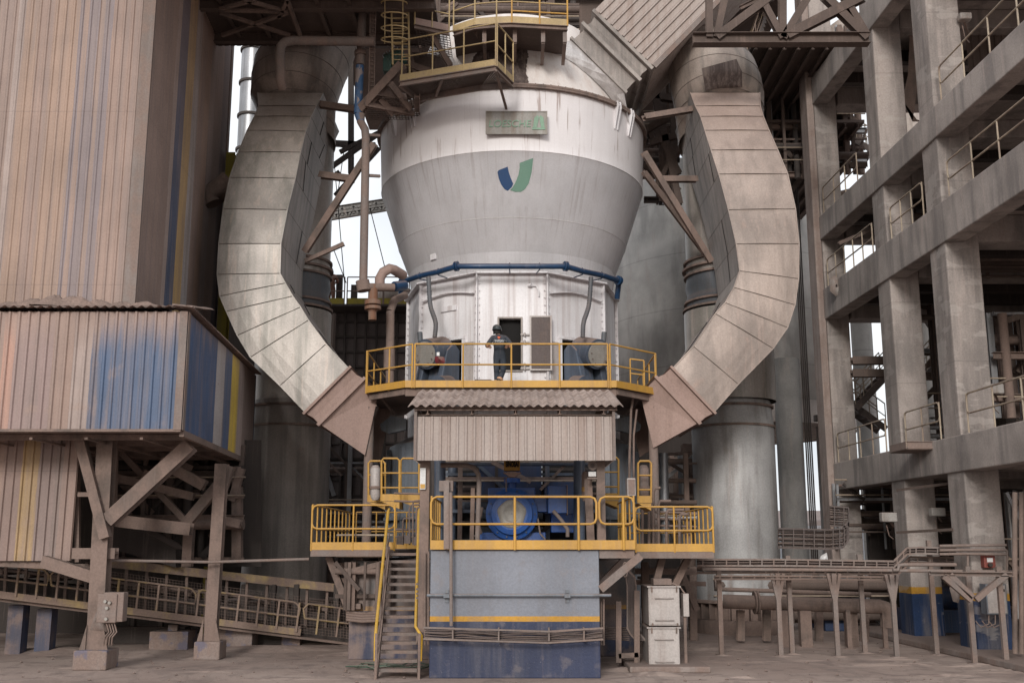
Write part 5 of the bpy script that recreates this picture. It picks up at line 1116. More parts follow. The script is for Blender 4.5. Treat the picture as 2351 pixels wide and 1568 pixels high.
tray('second cable tray running just under the long ladder tray', [(1600, 1302), (1830, 1303), (2062, 1305), (2090, 1278), (2190, 1280)], 26.9, 13, 'dusty', nc=4)
tray('third thin tray with cables below the rack pipe', [(1640, 1322), (1850, 1322), (2040, 1324)], 26.6, 7, 'dusty', nc=3)
tray('dark cable packed tray turning upwards left of the concrete building', [(1786, 1213), (1905, 1216), (1935, 1213), (1948, 1195), (1948, 1165), (1905, 1162)], 31, 44, 'grille', nc=16)
# big ground pipe
bp = thing('ground_pipe', 'thick dusty pipeline with flange running low behind the service rack', 'pipe', tuple(P(1850, 1440, 29)))
b = B(); b.tube([P(1660, 1380, 29.6), P(2020, 1392, 28.6), P(2032, 1395, 28.6), P(2038, 1405, 28.6), P(2038, 1440, 28.6)], .19, 20); o = b.build('pipe', M['dusty'], bp)
b = B(); 
for px in (1731, 1737): p = P(px, 1382.5, 29.4); b.cyl(p, p + V((.05, 0, 0)), .31, 20)
b.build('flange', M['dusty'], o)
for px in (1800, 1845, 1950): b = B(); p = P(px, 1385, 29); b.box(p.x - .15, p.x + .15, 28.85, 29.1, 0, p.z - .18); b.build('pipe_support', M['dusty'], bp)
b = B(); b.tube([P(1650, 1352, 29.8), P(1740, 1355, 29.6), P(2000, 1364, 28.8)], .06, 10); tag(b.build('service_pipe', M['dusty']), 'thin dusty pipe just above the thick pipeline', 'pipe')
# cream cabinet
cbn = thing('cream_cabinet', 'tall cream steel cabinet of two stacked boxes with handles', 'cabinet', tuple(PZ(1518, 1538, 0)))
gY = PZ(1518, 1538, 0).y
def cabbox(x0, y0, x1, y1, name, d=1.0):
    a_, c_ = P(x0, y0, gY), P(x1, y1, gY); b = B(); b.box(a_.x, c_.x, gY, gY + d, c_.z, a_.z); return b.build(name, M['cabinet'], cbn, bevel=.015), a_, c_
slb = B(); a_, c_ = P(1440, 1520, gY), P(1612, 1540, gY); slb.box(a_.x, c_.x + .1, gY - .5, gY + 2.0, 0, .13); tag(slb.build('pavement', M['slabc'], bevel=.03), kind='structure')
for (y0, y1) in ((1348, 1436), (1442, 1532)):
    o, a_, c_ = cabbox(1488, y0, 1562, y1, 'cabinet_box')
    b = B(); b.box(a_.x + .03, c_.x - .03, gY - .02, gY - .002, c_.z + .03, a_.z - .03); dr = b.build('door', M['cabinet'], o)
    for f in (.28, .85):
        z_ = a_.z + (c_.z - a_.z) * f; b = B(); xm = (a_.x + c_.x) / 2; b.tube([(xm - .2, gY - .02, z_), (xm - .2, gY - .07, z_), (xm + .2, gY - .07, z_), (xm + .2, gY - .02, z_)], .012, 6); b.build('handle', M['cabinet'], dr)
    b = B()
    for x_ in (a_.x + .06, c_.x - .08): b.box(x_, x_ + .03, gY - .05, gY - .021, a_.z - .10, a_.z + .02); b.box(x_, x_ + .03, gY - .05, gY - .021, c_.z, c_.z + .06)
    b.build('latch', M['dusty'], dr)
    b = B(); b.box(a_.x - .03, c_.x + .03, gY - .04, gY + 1.03, a_.z + .002, a_.z + .03); b.build('lip', M['cabinet'], o)
b = B(); a_ = P(1520, 1345, gY + .3); b.box(a_.x - .2, a_.x + .2, gY + .2, gY + .7, a_.z + .03, a_.z + .16); b.tube([P(1535, 1336, gY + .3), P(1560, 1345, gY + .3), P(1572, 1362, gY + .2)], .02, 6); b.build('top_hatch', M['dustyl'], cbn)
b = B(); a_, c_ = P(1568, 1362, gY + .1), P(1583, 1415, gY + .1); b.box(a_.x, c_.x, gY + .1, gY + .45, c_.z, a_.z); b.build('side_box', M['cabinet'], cbn, bevel=.01)
b = B(); b.bar(P(1575, 1532, gY + .2), P(1572, 1415, gY + .2), .06, .06); b.build('side_post', M['dusty'], cbn)
# frame and vertical tray between plinth and cabinet
vf = thing('cable_rack', 'dusty post and bent cable ladder standing between plinth and cabinet', 'rack', tuple(P(1425, 1520, 24)))
for px, y0 in ((1420, 1380), (1462, 1355)): b = B(); b.bar(P(px, 1520, 24), P(px, y0, 24), .12, .1, V((0, 1, 0))); b.build('post', M['dusty'], vf)
b = B(); b.bar(P(1420, 1505, 24), P(1465, 1502, 24), .1, .1); b.build('cross_bar', M['dusty'], vf)
b = B(); ps = [P(1415, 1302, 24.3), P(1437, 1325, 24.3), P(1440, 1345, 24.3), P(1440, 1440, 24.3), P(1448, 1455, 24.3), P(1462, 1470, 24.3)]
for dx in (0, .2): 
    for p, q_ in zip(ps, ps[1:]): b.bar(p + V((dx, 0, 0)), q_ + V((dx, 0, 0)), .03, .05)
for i in range(len(ps) - 1):
    for f in (0, .25, .5, .75): p = ps[i].lerp(ps[i + 1], f); b.bar(p, p + V((.2, 0, 0)), .02, .02)
b.build('cable_ladder', M['dustyl'], vf)
b = B()
for k in range(7): b.tube([p + V((.03 + k * .022, -.02, 0)) for p in ps], .013, 5)
b.build('cables', M['grille'], vf)
b = B()
for k in range(8): b.tube([P(1380, 1438 + k * 4, 24.6 + .02 * k), P(1400, 1441 + k * 3.6, 24.6), P(1420, 1440 + k * 4, 24.6), P(1445, 1441 + k * 4, 24.6)], .016, 5)
tag(b.build('cable_bundle', M['grille']), 'bundle of dusty cables crossing between plinth and cable ladder', 'cables')
# stairs and framing seen through the bays
def flight(label, p, q_, Y, Y2=None, w=.9, group='steel stair flights seen through the frames', railh=1.0, m='dark', mr='raild', name='stair_flight'):
    a_, c_ = P(p[0], p[1], Y), P(q_[0], q_[1], Y2 or Y); t = thing(name, label, 'stair', tuple(a_), group); n_ = max(5, int(abs(c_.z - a_.z) / .22)); dv = V((0, w, 0))
    b = B()
    for i in range(n_): x = a_.lerp(c_, (i + .5) / n_); b.bar(x, x + dv, .26, .03, Z)
    b.build('treads', M[m], t)
    for e in (V((0, 0, 0)), dv): b = B(); b.bar(a_ + e, c_ + e, .05, .25); b.build('stringer', M[m], t)
    for e in (V((0, 0, 0)), dv):
        b = B(); u = V((0, 0, railh)); b.tube([a_ + e + u, c_ + e + u], .025, 6); b.tube([a_ + e + u * .5, c_ + e + u * .5], .02, 6)
        for f in (0, .25, .5, .75, 1): x = a_.lerp(c_, f) + e; b.tube([x, x + u], .02, 6)
        b.build('handrail', M[mr], t)
    return t
M['stairsteel'] = mat('brown_stair_steel', (.12, .095, .085), .8, dust=.3)
flight('dark stair flight descending right behind the upper right duct', (1770, 0), (1700, 225), 40, 37, m='stairsteel', mr='yellowold')
flight('brown stair flight rising right between the far and second columns', (1965, 938), (2040, 858), 40, m='stairsteel'); flight('brown stair flight falling right between the far and second columns', (1960, 930), (2035, 985), 40.5, m='stairsteel')
flight('stair flight with cream rails between far and second columns at top', (1925, 262), (2010, 190), 41, m='stairsteel'); flight('stair flight descending right below the upper landing of the far bay', (1925, 300), (2010, 350), 41.5, m='stairsteel')
flight('stair flight crossing the bay between second and nearest columns', (2130, 700), (2180, 770), 40, m='stairsteel'); flight('lower stair flight crossing the bay right of the second column', (2130, 860), (2185, 800), 40, m='stairsteel')
# ---------------------------------------------------------------- galleries, trusses and steelwork above and behind
def lattice(label, chords, Y, w=.2, n=4, m='dusty', name='steel_truss', d=0, extra=(), cat='truss', group=None, webw=None):
    """truss between an upper and a lower chord given as pixel lines at depth Y"""
    (a, b_), (c, e) = chords; A0, A1, C0, C1 = P(*a, Y), P(*b_, Y), P(*c, Y), P(*e, Y); t = thing(name, label, cat, tuple(C0), group)
    for p, q_ in ((A0, A1), (C0, C1)): b = B(); b.ibeam(p, q_, w, w, V((0, 1, 0)) if abs((q_ - p).normalized().z) > .9 else Z); b.build('chord', M[m], t)
    for i in range(n):
        f, g = i / n, (i + 1) / n; b = B(); ww = webw or w * .7
        if i % 2 == 0: b.bar(A0.lerp(A1, f), C0.lerp(C1, g), ww, ww, V((0, 1, 0)))
        else: b.bar(C0.lerp(C1, f), A0.lerp(A1, g), ww, ww, V((0, 1, 0)))
        b.build('diagonal', M[m], t)
    for i in range(n + 1): b = B(); b.bar(A0.lerp(A1, i / n), C0.lerp(C1, i / n), w * .5, w * .5, V((0, 1, 0))); b.build('vertical', M[m], t)
    return t
def steel(label, segs, cat='steelwork', name='steelwork', m='dusty', group=None, kind='ibeam'):
    """one welded frame; every member is a part: (x0,y0,x1,y1,Y0,Y1,width)"""
    s0 = segs[0]; t = thing(name, label, cat, tuple(P(s0[0], s0[1], s0[4])), group)
    for x0, y0, x1, y1, Y0, Y1, w in segs: b = B(); getattr(b, kind)(P(x0, y0, Y0), P(x1, y1, Y1), w, w, V((0, 1, 0))); b.build('member', M[m], t)
    return t
M['brown'] = mat('brown_dusty_steel', (.12, .088, .075), .85, dust=.3, up=.5, streak=.3)
# gallery over the left duct
gl = thing('overhead_gallery', 'dark underside of the conveyor gallery above the left duct', 'gallery', (-7, 27, 18))
zg = P(600, 104, 31).z; gx0, gx1 = -9.6, P(1010, 104, 31).x
b = B(); b.box(gx0, gx1, 20, 31, zg + .25, zg + .4); b.sheet(V((gx0, 31.03, zg - .02)), V((gx1 - gx0, 0, 0)), V((0, 0, 2.4)), V((0, -1, 0)), .2, .03); b.build('floor_plate', M['brown'], gl)
for k in range(5): y_ = 22.5 + k * 2.05; b = B(); b.ibeam(V((gx0, y_, zg + .08)), V((gx1, y_, zg + .08)), .2, .3); b.build('cross_beam', M['brown'], gl)
for k in range(6): x_ = gx0 + .9 + k * .95; b = B(); b.ibeam(V((x_, 20, zg + .15)), V((x_ + .1, 30.9, zg + .15)), .12, .18); b.build('joist', M['brown'], gl)
for x0, y0, x1, y1 in ((505, 22, 585, 0), (505, 24, 640, 27), (505, 30, 665, 82), (510, 82, 660, 30), (560, 0, 660, 28), (660, 0, 690, 82), (660, 0, 640, 40)): b = B(); b.bar(PZ(x0, y0, zg - .1), PZ(x1, y1, zg - .1), .1, .1); b.build('bracing', M['dusty'], gl)
b = B(); b.tube([P(860, 96, 29), P(672, 94, 29), P(654, 97, 29), P(645, 106, 29), P(643, 122, 29), P(644, 185, 29), P(648, 200, 29.3)], .14, 14); tag(b.build('vent_pipe', M['dustyl']), 'thick pale pipe bending down in front of the left duct elbow', 'pipe')
# dark gallery behind the mill top, right truss
rg = thing('rear_gallery', 'dark gallery with beams crossing behind the mill top', 'gallery', (0, 37, 20)); zq = P(1200, 112, 37).z
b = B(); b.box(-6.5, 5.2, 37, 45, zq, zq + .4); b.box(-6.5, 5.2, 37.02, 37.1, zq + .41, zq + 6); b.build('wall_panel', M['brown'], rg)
for k in range(5): x_ = -6 + k * 2.5; b = B(); b.ibeam(V((x_, 36.8, zq)), V((x_, 36.8, zq + 6)), .25, .3, V((0, 1, 0))); b.build('upright', M['brown'], rg)
for z_ in (0.15, 2.2): b = B(); b.ibeam(V((-6.5, 36.6, zq + z_)), V((5.2, 36.6, zq + z_)), .3, .35); b.build('beam', M['brown'], rg)
tt = thing('roof_truss', 'heavy brown steel truss spanning to the concrete column at top right', 'truss', tuple(P(1800, 92, 29)))
for s_ in ((1590, 92, 1995, 91, .34), (1644, 88, 1775, -10, .24), (1628, 88, 1628, -10, .2), (1644, 88, 1665, -10, .2), (1796, 90, 1743, -10, .2), (1796, 90, 1796, -10, .22), (1797, 90, 1858, -10, .22), (1805, 84, 1985, -8, .28), (1990, 90, 1890, -10, .24), (1990, 84, 1935, -10, .2), (1700, 20, 1760, -10, .14)):
    b = B(); b.ibeam(P(s_[0], s_[1], 29), P(s_[2], s_[3], 29), s_[4], s_[4], V((0, 1, 0)) if abs(s_[1] - s_[3]) > 30 else Z); b.build('member', M['brown'], tt)
hs_ = B(); hs_.box(3.4, 11.2, 35.5, 48, 24.5, 24.8); tag(hs_.build('high_floor', M['brown']), 'dark high floor plate closing the view above the roof truss', 'floor')
# steel levels behind the right duct
lv = thing('rear_steel_tower', 'dark multi level steel tower behind the right duct', 'steelwork', tuple(P(1800, 300, 42)))
def mem(x0, y0, x1, y1, Y, w, m='brown', Y1=None, kind='ibeam', name='member', par=None): b = B(); getattr(b, kind)(P(x0, y0, Y), P(x1, y1, Y1 or Y), w, w, V((0, 1, 0)) if abs(y1 - y0) > abs(x1 - x0) else Z); return b.build(name, M[m], par if par is not None else lv)
mem(1740, 206, 1975, 207, 40, .45, 'rust', name='rusty_beam')
for y in (285, 297, 348, 358): mem(1735, y, 1925, y + 2, 42, .3)
for x0, y0, x1, y1 in ((1745, 225, 1860, 285), (1745, 285, 1850, 225), (1735, 300, 1800, 348), (1800, 300, 1865, 348), (1800, 348, 1735, 372), (1790, 348, 1870, 400), (1815, 440, 1880, 360), (1750, 250, 1860, 262), (1925, 205, 1960, 130), (1958, 205, 1955, 125), (1925, 140, 1960, 165)): mem(x0, y0, x1, y1, 41.5, .22, kind='bar')
for x in (1814, 1956): mem(x, 372 if x < 1900 else 207, x, 108, 41, .3, 'dustyl')
for (y, Ya, Yb) in ((222, 38.5, 46), (282, 38.5, 48), (342, 40, 50), (100, 34, 44)):
    z_ = P(1800, y, Ya).z; b = B(); b.box(P(1730, y, Ya).x, P(1985, y, Ya).x, Ya, Yb, z_, z_ + .12); b.build('floor_plate', M['brown'], lv)
    b = B(); 
    for k in range(9): x_ = P(1735, y, Ya).x + k * .5; b.ibeam(V((x_, Ya, z_ - .13)), V((x_, Yb, z_ - .13)), .12, .2)
    b.build('joists', M['brown'], lv)
b = B(); p = P(1833, 150, 44); b.cyl(P(1815, 150, 44), P(1870, 160, 44), 1.1, 24); b.build('vessel', M['galv'], lv)
# pale diagonal duct far behind
dd = thing('far_diagonal_duct', 'pale cream diagonal duct slanting down behind the concrete columns', 'duct', tuple(P(2050, 240, 48)))
b = B(); b.cyl(P(1925, 60, 46), P(2150, 400, 46), .95, 28); M['cream'] = mat('cream_duct', (.46, .40, .36), .7, dust=.3); b.build('duct_body', M['cream'], dd)
b = B()
for f in (.2, .4, .6, .8): p = P(1925, 60, 46).lerp(P(2150, 400, 46), f); d = (P(2150, 400, 46) - P(1925, 60, 46)).normalized(); b.cyl(p - d * .05, p + d * .05, 1.02, 28)
b.build('duct_band', M['dusty'], dd)
hp = thing('hopper', 'brown angular hopper hanging between second and nearest columns', 'hopper', tuple(P(2100, 250, 32)))
b = B(); b.loft([[P(2080, -10, 31), P(2115, -10, 31), P(2115, -10, 33.5), P(2080, -10, 33.5)], [P(2088, 90, 31), P(2117, 120, 31), P(2117, 120, 33.5), P(2088, 90, 33.5)], [P(2085, 170, 31), P(2115, 150, 31), P(2115, 150, 33.5), P(2085, 170, 33.5)], [P(2072, 230, 31), P(2095, 280, 31), P(2095, 280, 33.5), P(2072, 230, 33.5)], [P(2105, 275, 31), P(2125, 280, 31), P(2125, 280, 33.5), P(2105, 275, 33.5)]], cap=True); b.build('hopper_body', M['dusty'], hp)
# upper bay of the building, right top: dark cladding
uc = thing('upper_cladding', 'dark ribbed cladding hanging behind the top right handrail', 'cladding', tuple(P(2260, 100, 31)))
b = B(); b.sheet(P(2225, 175, 31), P(2420, 175, 31) - P(2225, 175, 31), V((0, 0, 4.2)), V((0, -1, 0)), .25, .05); b.build('ribbed_sheet', M['brown'], uc)
# braces tying the risers to the structure, left and right of the mill
steel('dusty brace beams tying the left riser to the steelwork', [(715, 238, 838, 255, 31.5, 31, .2), (735, 402, 812, 412, 31.5, 31, .2), (700, 578, 860, 330, 30.8, 29.5, .19), (790, 560, 700, 600, 31, 31, .12)], 'brace', 'brace_frame')
steel('dark crossing braces against the sky left of the white shell', [(745, 395, 865, 310, 36, 36, .16), (770, 450, 870, 340, 36, 36, .16), (745, 420, 780, 395, 36, 36, .14), (806, 130, 806, 400, 37, 37, .2), (770, 330, 862, 335, 37, 37, .2), (780, 350, 880, 300, 36, 36, .14), (765, 330, 800, 340, 36, 36, .1)], 'brace', 'brace_frame', 'dark', kind='bar')
steel('dusty brace beams tying the right riser to the steelwork', [(1478, 270, 1590, 252, 30.5, 31.5, .18), (1520, 412, 1600, 412, 31, 31.5, .18), (1478, 350, 1632, 600, 29.8, 31, .18), (1478, 395, 1632, 600, 31, 33, .16)], 'brace', 'brace_frame')
steel('brown crossing steelwork filling the gap right of the white shell', [(1500, 200, 1560, 470, 36, 36, .24), (1490, 330, 1560, 310, 36, 36, .24), (1500, 290, 1560, 400, 36, 36, .2), (1520, 180, 1522, 460, 36.5, 36.5, .26), (1480, 380, 1560, 440, 36.5, 36.5, .2), (1482, 300, 1535, 270, 35, 35, .24), (1505, 430, 1560, 330, 36, 36, .16), (1490, 220, 1560, 230, 36, 36, .24), (1545, 200, 1548, 460, 37, 37, .24)], 'steelwork', 'steelwork', 'brown')
b = B(); b.box(P(1480, 300, 38).x, P(1570, 300, 38).x, 38, 44, P(1480, 290, 38).z, P(1480, 290, 38).z + .3); b.box(P(1480, 300, 38).x, P(1570, 300, 38).x, 38, 44, P(1480, 190, 38).z, P(1480, 190, 38).z + .3); tag(b.build('steel_floor', M['brown']), 'dark steel floor plates behind the braces right of the white shell', 'floor')
# far conveyor bridge
lattice('grey conveyor bridge far off crossing the sky left of the white shell', (((760, 482), (890, 462)), ((760, 500), (890, 478))), 70, .35, 10, 'concretelo', 'conveyor_bridge', cat='bridge')
# guy wires
for x0, y0, x1, y1 in ((768, 380, 792, 660), (792, 330, 772, 470), (765, 570, 795, 650), (850, 480, 885, 620), (512, 390, 548, 350)):
    b = B(); b.tube([P(x0, y0, 40), P(x1, y1, 40)], .018, 5); tag(b.build('guy_wire', M['black']), 'thin dark guy wire against the sky beside the tall pipes', 'wire', 'guy wires against the sky')
# small roof behind the tower and round duct stub
b = B(); b.bar(P(498, 350, 34), P(528, 395, 34), .8, .08); b.bar(P(500, 362, 34), P(524, 400, 34), .6, .25); tag(b.build('eaves_roof', M['brown']), 'small dark sloping roof edge between tower and left duct', 'roof')
b = B(); b.tube([P(492, 468, 31), P(486, 455, 31), P(492, 446, 31), P(530, 415, 31)], [.28, .32, .36, .36], 20); tag(b.build('duct_stub', M['dusty']), 'short round duct stub poking out left of the curved duct', 'duct')
# vertical grey pipe with faded blue section
vp = thing('downpipe', 'tall dusty downpipe with worn blue section left of the mill', 'pipe', tuple(P(833, 640, 29.5)))
b = B(); b.tube([P(834, -10, 29.5), P(827, 150, 29.5)], .13, 14); b.tube([P(829, 262, 29.5), P(828, 280, 29.5), P(838, 298, 29.5), P(840, 320, 29.5), P(834, 655, 29.5)], .12, 14); b.build('pipe', M['dustyl'], vp)
def bluewear():
    n = NT('worn_blue_pipe'); c, Fn, S, dm = weather(n, (.05, .13, .28), .1, .3, .3, (.2, .17, .16), .2); c = n.mix(n.rng(n.noise((3, 3, 1.6), 5), .5, .53), c, (.33, .28, .27)); return n.finish(c, .6, 0, Fn)
b = B(); b.tube([P(826, 152, 29.5), P(822, 262, 29.5)], .125, 14); b.tube([P(822, 262, 29.5), P(826, 272, 29.5), P(829, 280, 29.5)], .12, 14); b.build('blue_section', bluewear(), vp)
b = B(); 
b.cyl(P(828, 128, 29.5), P(828, 119, 29.5), .19, 14); b.build('coupling', M['dusty'], vp)
for py in (310, 403): b = B(); b.bar(P(838, py, 29.5), P(872, py + 2, 29.8), .08, .08); b.build('pipe_bracket', M['dustyl'], vp)
b = B(); b.tube([P(834, 655, 29.5), P(840, 659, 29.5), P(905, 660, 29.8)], .115, 14); b.cyl(P(832, 645, 29.5), P(836, 668, 29.5), .2, 14); b.build('elbow', M['dusty'], vp)
vv = thing('valve_pipe', 'rusty brown valve pipe hanging below the downpipe elbow', 'pipe', tuple(P(857, 730, 29.6)))
b = B(); b.cyl(P(857, 655, 29.6), P(855, 715, 29.6), .14, 14); b.cyl(P(855, 715, 29.6), P(855, 735, 29.6), .12, 14); b.build('pipe', M['rust'], vv); b = B(); b.cyl(P(856, 690, 29.6), P(856, 700, 29.6), .24, 14); b.cyl(P(856, 704, 29.6), P(856, 711, 29.6), .24, 14); b.build('flange', M['rust'], vv)
b = B(); b.tube([P(905, 658, 30), P(930, 655, 30.3)], .15, 12); tag(b.build('blue_stub_pipe', M['bluepipe']), 'short blue pipe joining the elbow to the ring pipe', 'pipe')
b = B(); b.tube([P(872, 662, 30), P(872, 640, 30), P(880, 625, 30), P(895, 617, 30), P(905, 620, 30.2), P(925, 632, 30.8)], .15, 16); tag(b.build('gooseneck_pipe', M['pink']), 'pinkish gooseneck pipe bending into the shell left of the blue pipe', 'pipe')
b = B(); b.tube([P(930, 678, 31), P(905, 690, 30.6), P(896, 715, 30.5)], .12, 14); b.tube([P(896, 715, 30.5), P(895, 880, 30.5)], .125, 14); b.tube([P(895, 800, 30.5), P(894, 805, 30.5), P(894, 850, 30.5)], .17, 14); tag(b.build('bent_supply_pipe', M['dusty']), 'dusty supply pipe bending down behind the left end of the walkway', 'pipe')
# formwork wall with platform and second worker
fw = thing('panelled_wall', 'dark wall of square rusty panels behind the left walkway end', 'wall', tuple(P(850, 900, 42)))
wa, wb = P(690, 900, 42), P(1010, 706, 42)
b = B(); b.box(wa.x, wb.x, 42, 46, 0, wb.z); b.build('panel', M['grille'], fw)
b = B()
for k in range(14): x_ = wa.x + k * (wb.x - wa.x) / 13; b.box(x_ - .04, x_ + .04, 41.88, 41.99, 0, wb.z)
for k in range(12): z_ = wb.z - k * .62; b.box(wa.x, wb.x, 41.90, 41.985, z_ - .05, z_ + .03)
b.build('ribs', M['dark'], fw)
pf_ = thing('far_platform', 'far walkway with yellow kick plates above the panelled wall', 'platform', tuple(P(850, 700, 40)))
z_ = P(850, 703, 41).z; b = B(); b.box(wa.x, wb.x, 40.6, 44, z_ - .08, z_); b.build('deck', M['dark'], pf_)
for x0, x1 in ((735, 792), (798, 880), (882, 940)): rails(pf_, [V((P(x0, 700, 41).x, 40.8, z_)), V((P(x1, 700, 41).x, 40.8, z_))], 1.15, 1, .025, 'dusty', toe=.28, toem='ycol', mid=.5)
for px in (778, 812): b = B(); b.bar(P(px, 702, 42), P(px + 2, 632 if px < 800 else 655, 42), .25, .2); tag(b.build('steel_stanchion', M['dark']), ('taller' if px < 800 else 'shorter') + ' dark steel stanchion standing on the far platform', 'post')
b = B(); b.tube([P(875, 700, 43), P(885, 680, 43), P(905, 672, 43), P(940, 690, 43)], .45, 14); tag(b.build('white_vessel', M['cream']), 'pale rounded pipe bend seen on the far platform beside the mill', 'pipe')
# sub-structure visible between left riser and housing, and right of it
lattice('dark braced steel tower against the sky below the left inlet', (((742, 1005), (742, 1290)), ((812, 1005), (812, 1290))), 44, .28, 3, 'dark', 'braced_tower', cat='steelwork')
lattice('dark braced tower farther right behind the left access deck', (((815, 1010), (815, 1290)), ((880, 1010), (880, 1290))), 46, .3, 4, 'dark', 'braced_tower', cat='steelwork')
steel('dark landings and beams behind the left access deck', [(735, 1148, 840, 1150, 43, 43, .3), (735, 1130, 840, 1132, 43, 43, .14), (735, 1210, 840, 1215, 42, 42, .3), (800, 1000, 800, 1290, 41, 41, .3), (735, 1240, 840, 1240, 42, 42, .2), (760, 1100, 760, 1148, 42, 42, .08), (780, 1100, 780, 1148, 42, 42, .08), (742, 1102, 790, 1102, 42, 42, .08)], 'steelwork', 'steel_landing', 'dark')
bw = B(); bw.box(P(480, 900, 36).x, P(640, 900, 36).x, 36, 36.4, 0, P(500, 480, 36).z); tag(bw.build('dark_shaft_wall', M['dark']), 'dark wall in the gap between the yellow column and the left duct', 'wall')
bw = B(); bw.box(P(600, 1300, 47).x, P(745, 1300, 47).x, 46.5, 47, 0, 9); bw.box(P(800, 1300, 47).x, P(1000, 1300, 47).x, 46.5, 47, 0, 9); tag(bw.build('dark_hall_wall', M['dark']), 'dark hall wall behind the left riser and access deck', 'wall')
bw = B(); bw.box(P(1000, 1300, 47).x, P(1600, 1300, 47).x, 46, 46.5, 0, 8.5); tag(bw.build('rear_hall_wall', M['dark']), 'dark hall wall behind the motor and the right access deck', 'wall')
steel('tangle of brown steel columns behind the right access deck', [(1520, 1060, 1520, 1280, 38, 38, .2), (1540, 1040, 1600, 1280, 38.5, 38.5, .14), (1580, 1020, 1580, 1300, 36, 36, .45), (1500, 1140, 1600, 1143, 38, 38, .3), (1500, 1200, 1600, 1203, 37, 37, .25), (1510, 1100, 1590, 1040, 39, 39, .14), (1552, 1050, 1552, 1280, 39, 39, .18)], 'steelwork', 'steelwork', 'dusty')
steel('grey steel pipes and beams under the access decks beside the foundation', [(985, 1300, 760, 1300, 28, 28, .18), (985, 1330, 770, 1332, 28.5, 28.5, .12), (1380, 1310, 1600, 1312, 29, 29, .16), (1400, 1335, 1620, 1340, 29, 29, .12), (1480, 1290, 1485, 1500, 29, 29, .2), (1590, 1300, 1592, 1480, 31, 31, .2), (1560, 1300, 1600, 1400, 30, 30, .16)], 'steelwork', 'under_deck_steelwork', 'dusty')
# right background: sheds and a distant dome
fs = thing('distant_shed', 'low distant shed with pale roof beyond the service rack', 'building', tuple(P(1850, 1250, 130)))
b = B(); p, q_ = P(1650, 1300, 130), P(2120, 1225, 130); b.box(p.x, q_.x, 130, 150, 0, 4.5); b.build('wall', M['housing'], fs); b = B(); b.prism([V((p.x - 1, 129, 4.5)), V((p.x - 1, 151, 4.5)), V((p.x - 1, 140, 7))], (q_.x - p.x + 2, 0, 0)); b.build('roof', M['galv'], fs)
ds = thing('distant_silo', 'small distant silo with domed roof seen left of the concrete building', 'silo', tuple(P(1884, 1250, 90))); b = B(); x_ = P(1884, 1200, 90).x; b.lathe([(1.6, 0), (1.6, 3.6)], x_, 90, 32); b.build('wall', M['concretelo'], ds); b = B(); b.lathe([(1.7, 3.6), (1.4, 4.2), (.8, 4.6), (.02, 4.75)], x_, 90, 32); b.build('roof', M['galv'], ds)
cc = thing('tall_round_column', 'tall grey round concrete column beside the sky gap left of the building', 'column', tuple(P(1815, 1300, 42))); b = B(); x_ = P(1818, 1100, 42).x; b.cyl((x_, 42, 0), (x_, 42, P(1818, 825, 42).z), .52, 24); b.build('shaft', M['concretelo'], cc)
b = B()
for k in range(4): b.tube([(x_ + .55 + k * .075, 41.7, 0), (x_ + .55 + k * .075, 41.7, 22)], .03, 6)
b.build('riser_conduits', M['dark'], cc)
tp = thing('thin_tall_pipe', 'thin dark standpipe beside the pink edge of the concrete building', 'pipe', tuple(P(1896, 1280, 38))); b = B(); x_ = P(1895, 1100, 38).x; b.cyl((x_, 38, 0), (x_, 38, 9), .14, 12); b.build('pipe', M['dark'], tp); b = B(); b.cyl((x_, 38, 7.1), (x_, 38, 7.3), .3, 14); b.build('collar', M['dark'], tp)
for k_, (px_, r_, Y_, y1_) in enumerate(((2006, .38, 46, 700), (1938, .3, 44, 700), (2160, .5, 47, 500))):
    b = B(); g_ = P(px_, 1200, Y_); b.cyl((g_.x, Y_, 0), (g_.x, Y_, P(px_, y1_, Y_).z), r_ * 1.2, 20); tag(b.build('round_column', M['silo']), ['pale round column behind the far bay, right of the sky gap', 'slender pale round column behind the far bay, left of the sky gap', 'pale round column seen behind the bay of the nearest column'][k_], 'column')
# machinery and walls inside the concrete building
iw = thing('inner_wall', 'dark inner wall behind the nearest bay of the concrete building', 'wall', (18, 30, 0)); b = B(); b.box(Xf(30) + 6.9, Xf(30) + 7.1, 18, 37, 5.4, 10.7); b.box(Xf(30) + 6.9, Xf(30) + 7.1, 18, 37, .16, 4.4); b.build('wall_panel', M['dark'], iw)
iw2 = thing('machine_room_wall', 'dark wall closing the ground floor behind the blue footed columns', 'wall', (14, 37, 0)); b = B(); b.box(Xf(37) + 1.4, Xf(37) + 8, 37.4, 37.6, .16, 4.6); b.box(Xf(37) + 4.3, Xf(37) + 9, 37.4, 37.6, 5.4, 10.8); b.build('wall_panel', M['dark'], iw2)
mc = thing('ground_floor_machine', 'dark blue pump machine on the ground floor between the columns', 'machine', tuple(P(2170, 1470, 31))); b = B(); p = P(2165, 1460, 31.5); b.box(p.x - .8, p.x + 1.0, 31.5, 33, .16, .8); b.cyl((p.x - .6, 32, 1.2), (p.x + .8, 32, 1.2), .42, 20); b.build('pump_body', M['navy'], mc); b = B(); b.tube([(p.x + .3, 31.6, 1.5), (p.x + .3, 31.6, 2.6), (p.x + 1.6, 31.6, 2.6)], .12, 12); b.build('pump_pipe', M['dusty'], mc)
for k, (px, Y) in enumerate(((2330, 24.5), (2345, 24.8), (2120, 33))): b = B(); b.tube([P(px, 1500, Y), P(px, 1130, Y)], .06, 8); tag(b.build('wall_pipe', M['dusty']), ['vertical pipe at the right picture edge on the ground floor', 'second vertical pipe at the very right picture edge', 'vertical pipe between the second and nearest columns'][k], 'pipe')
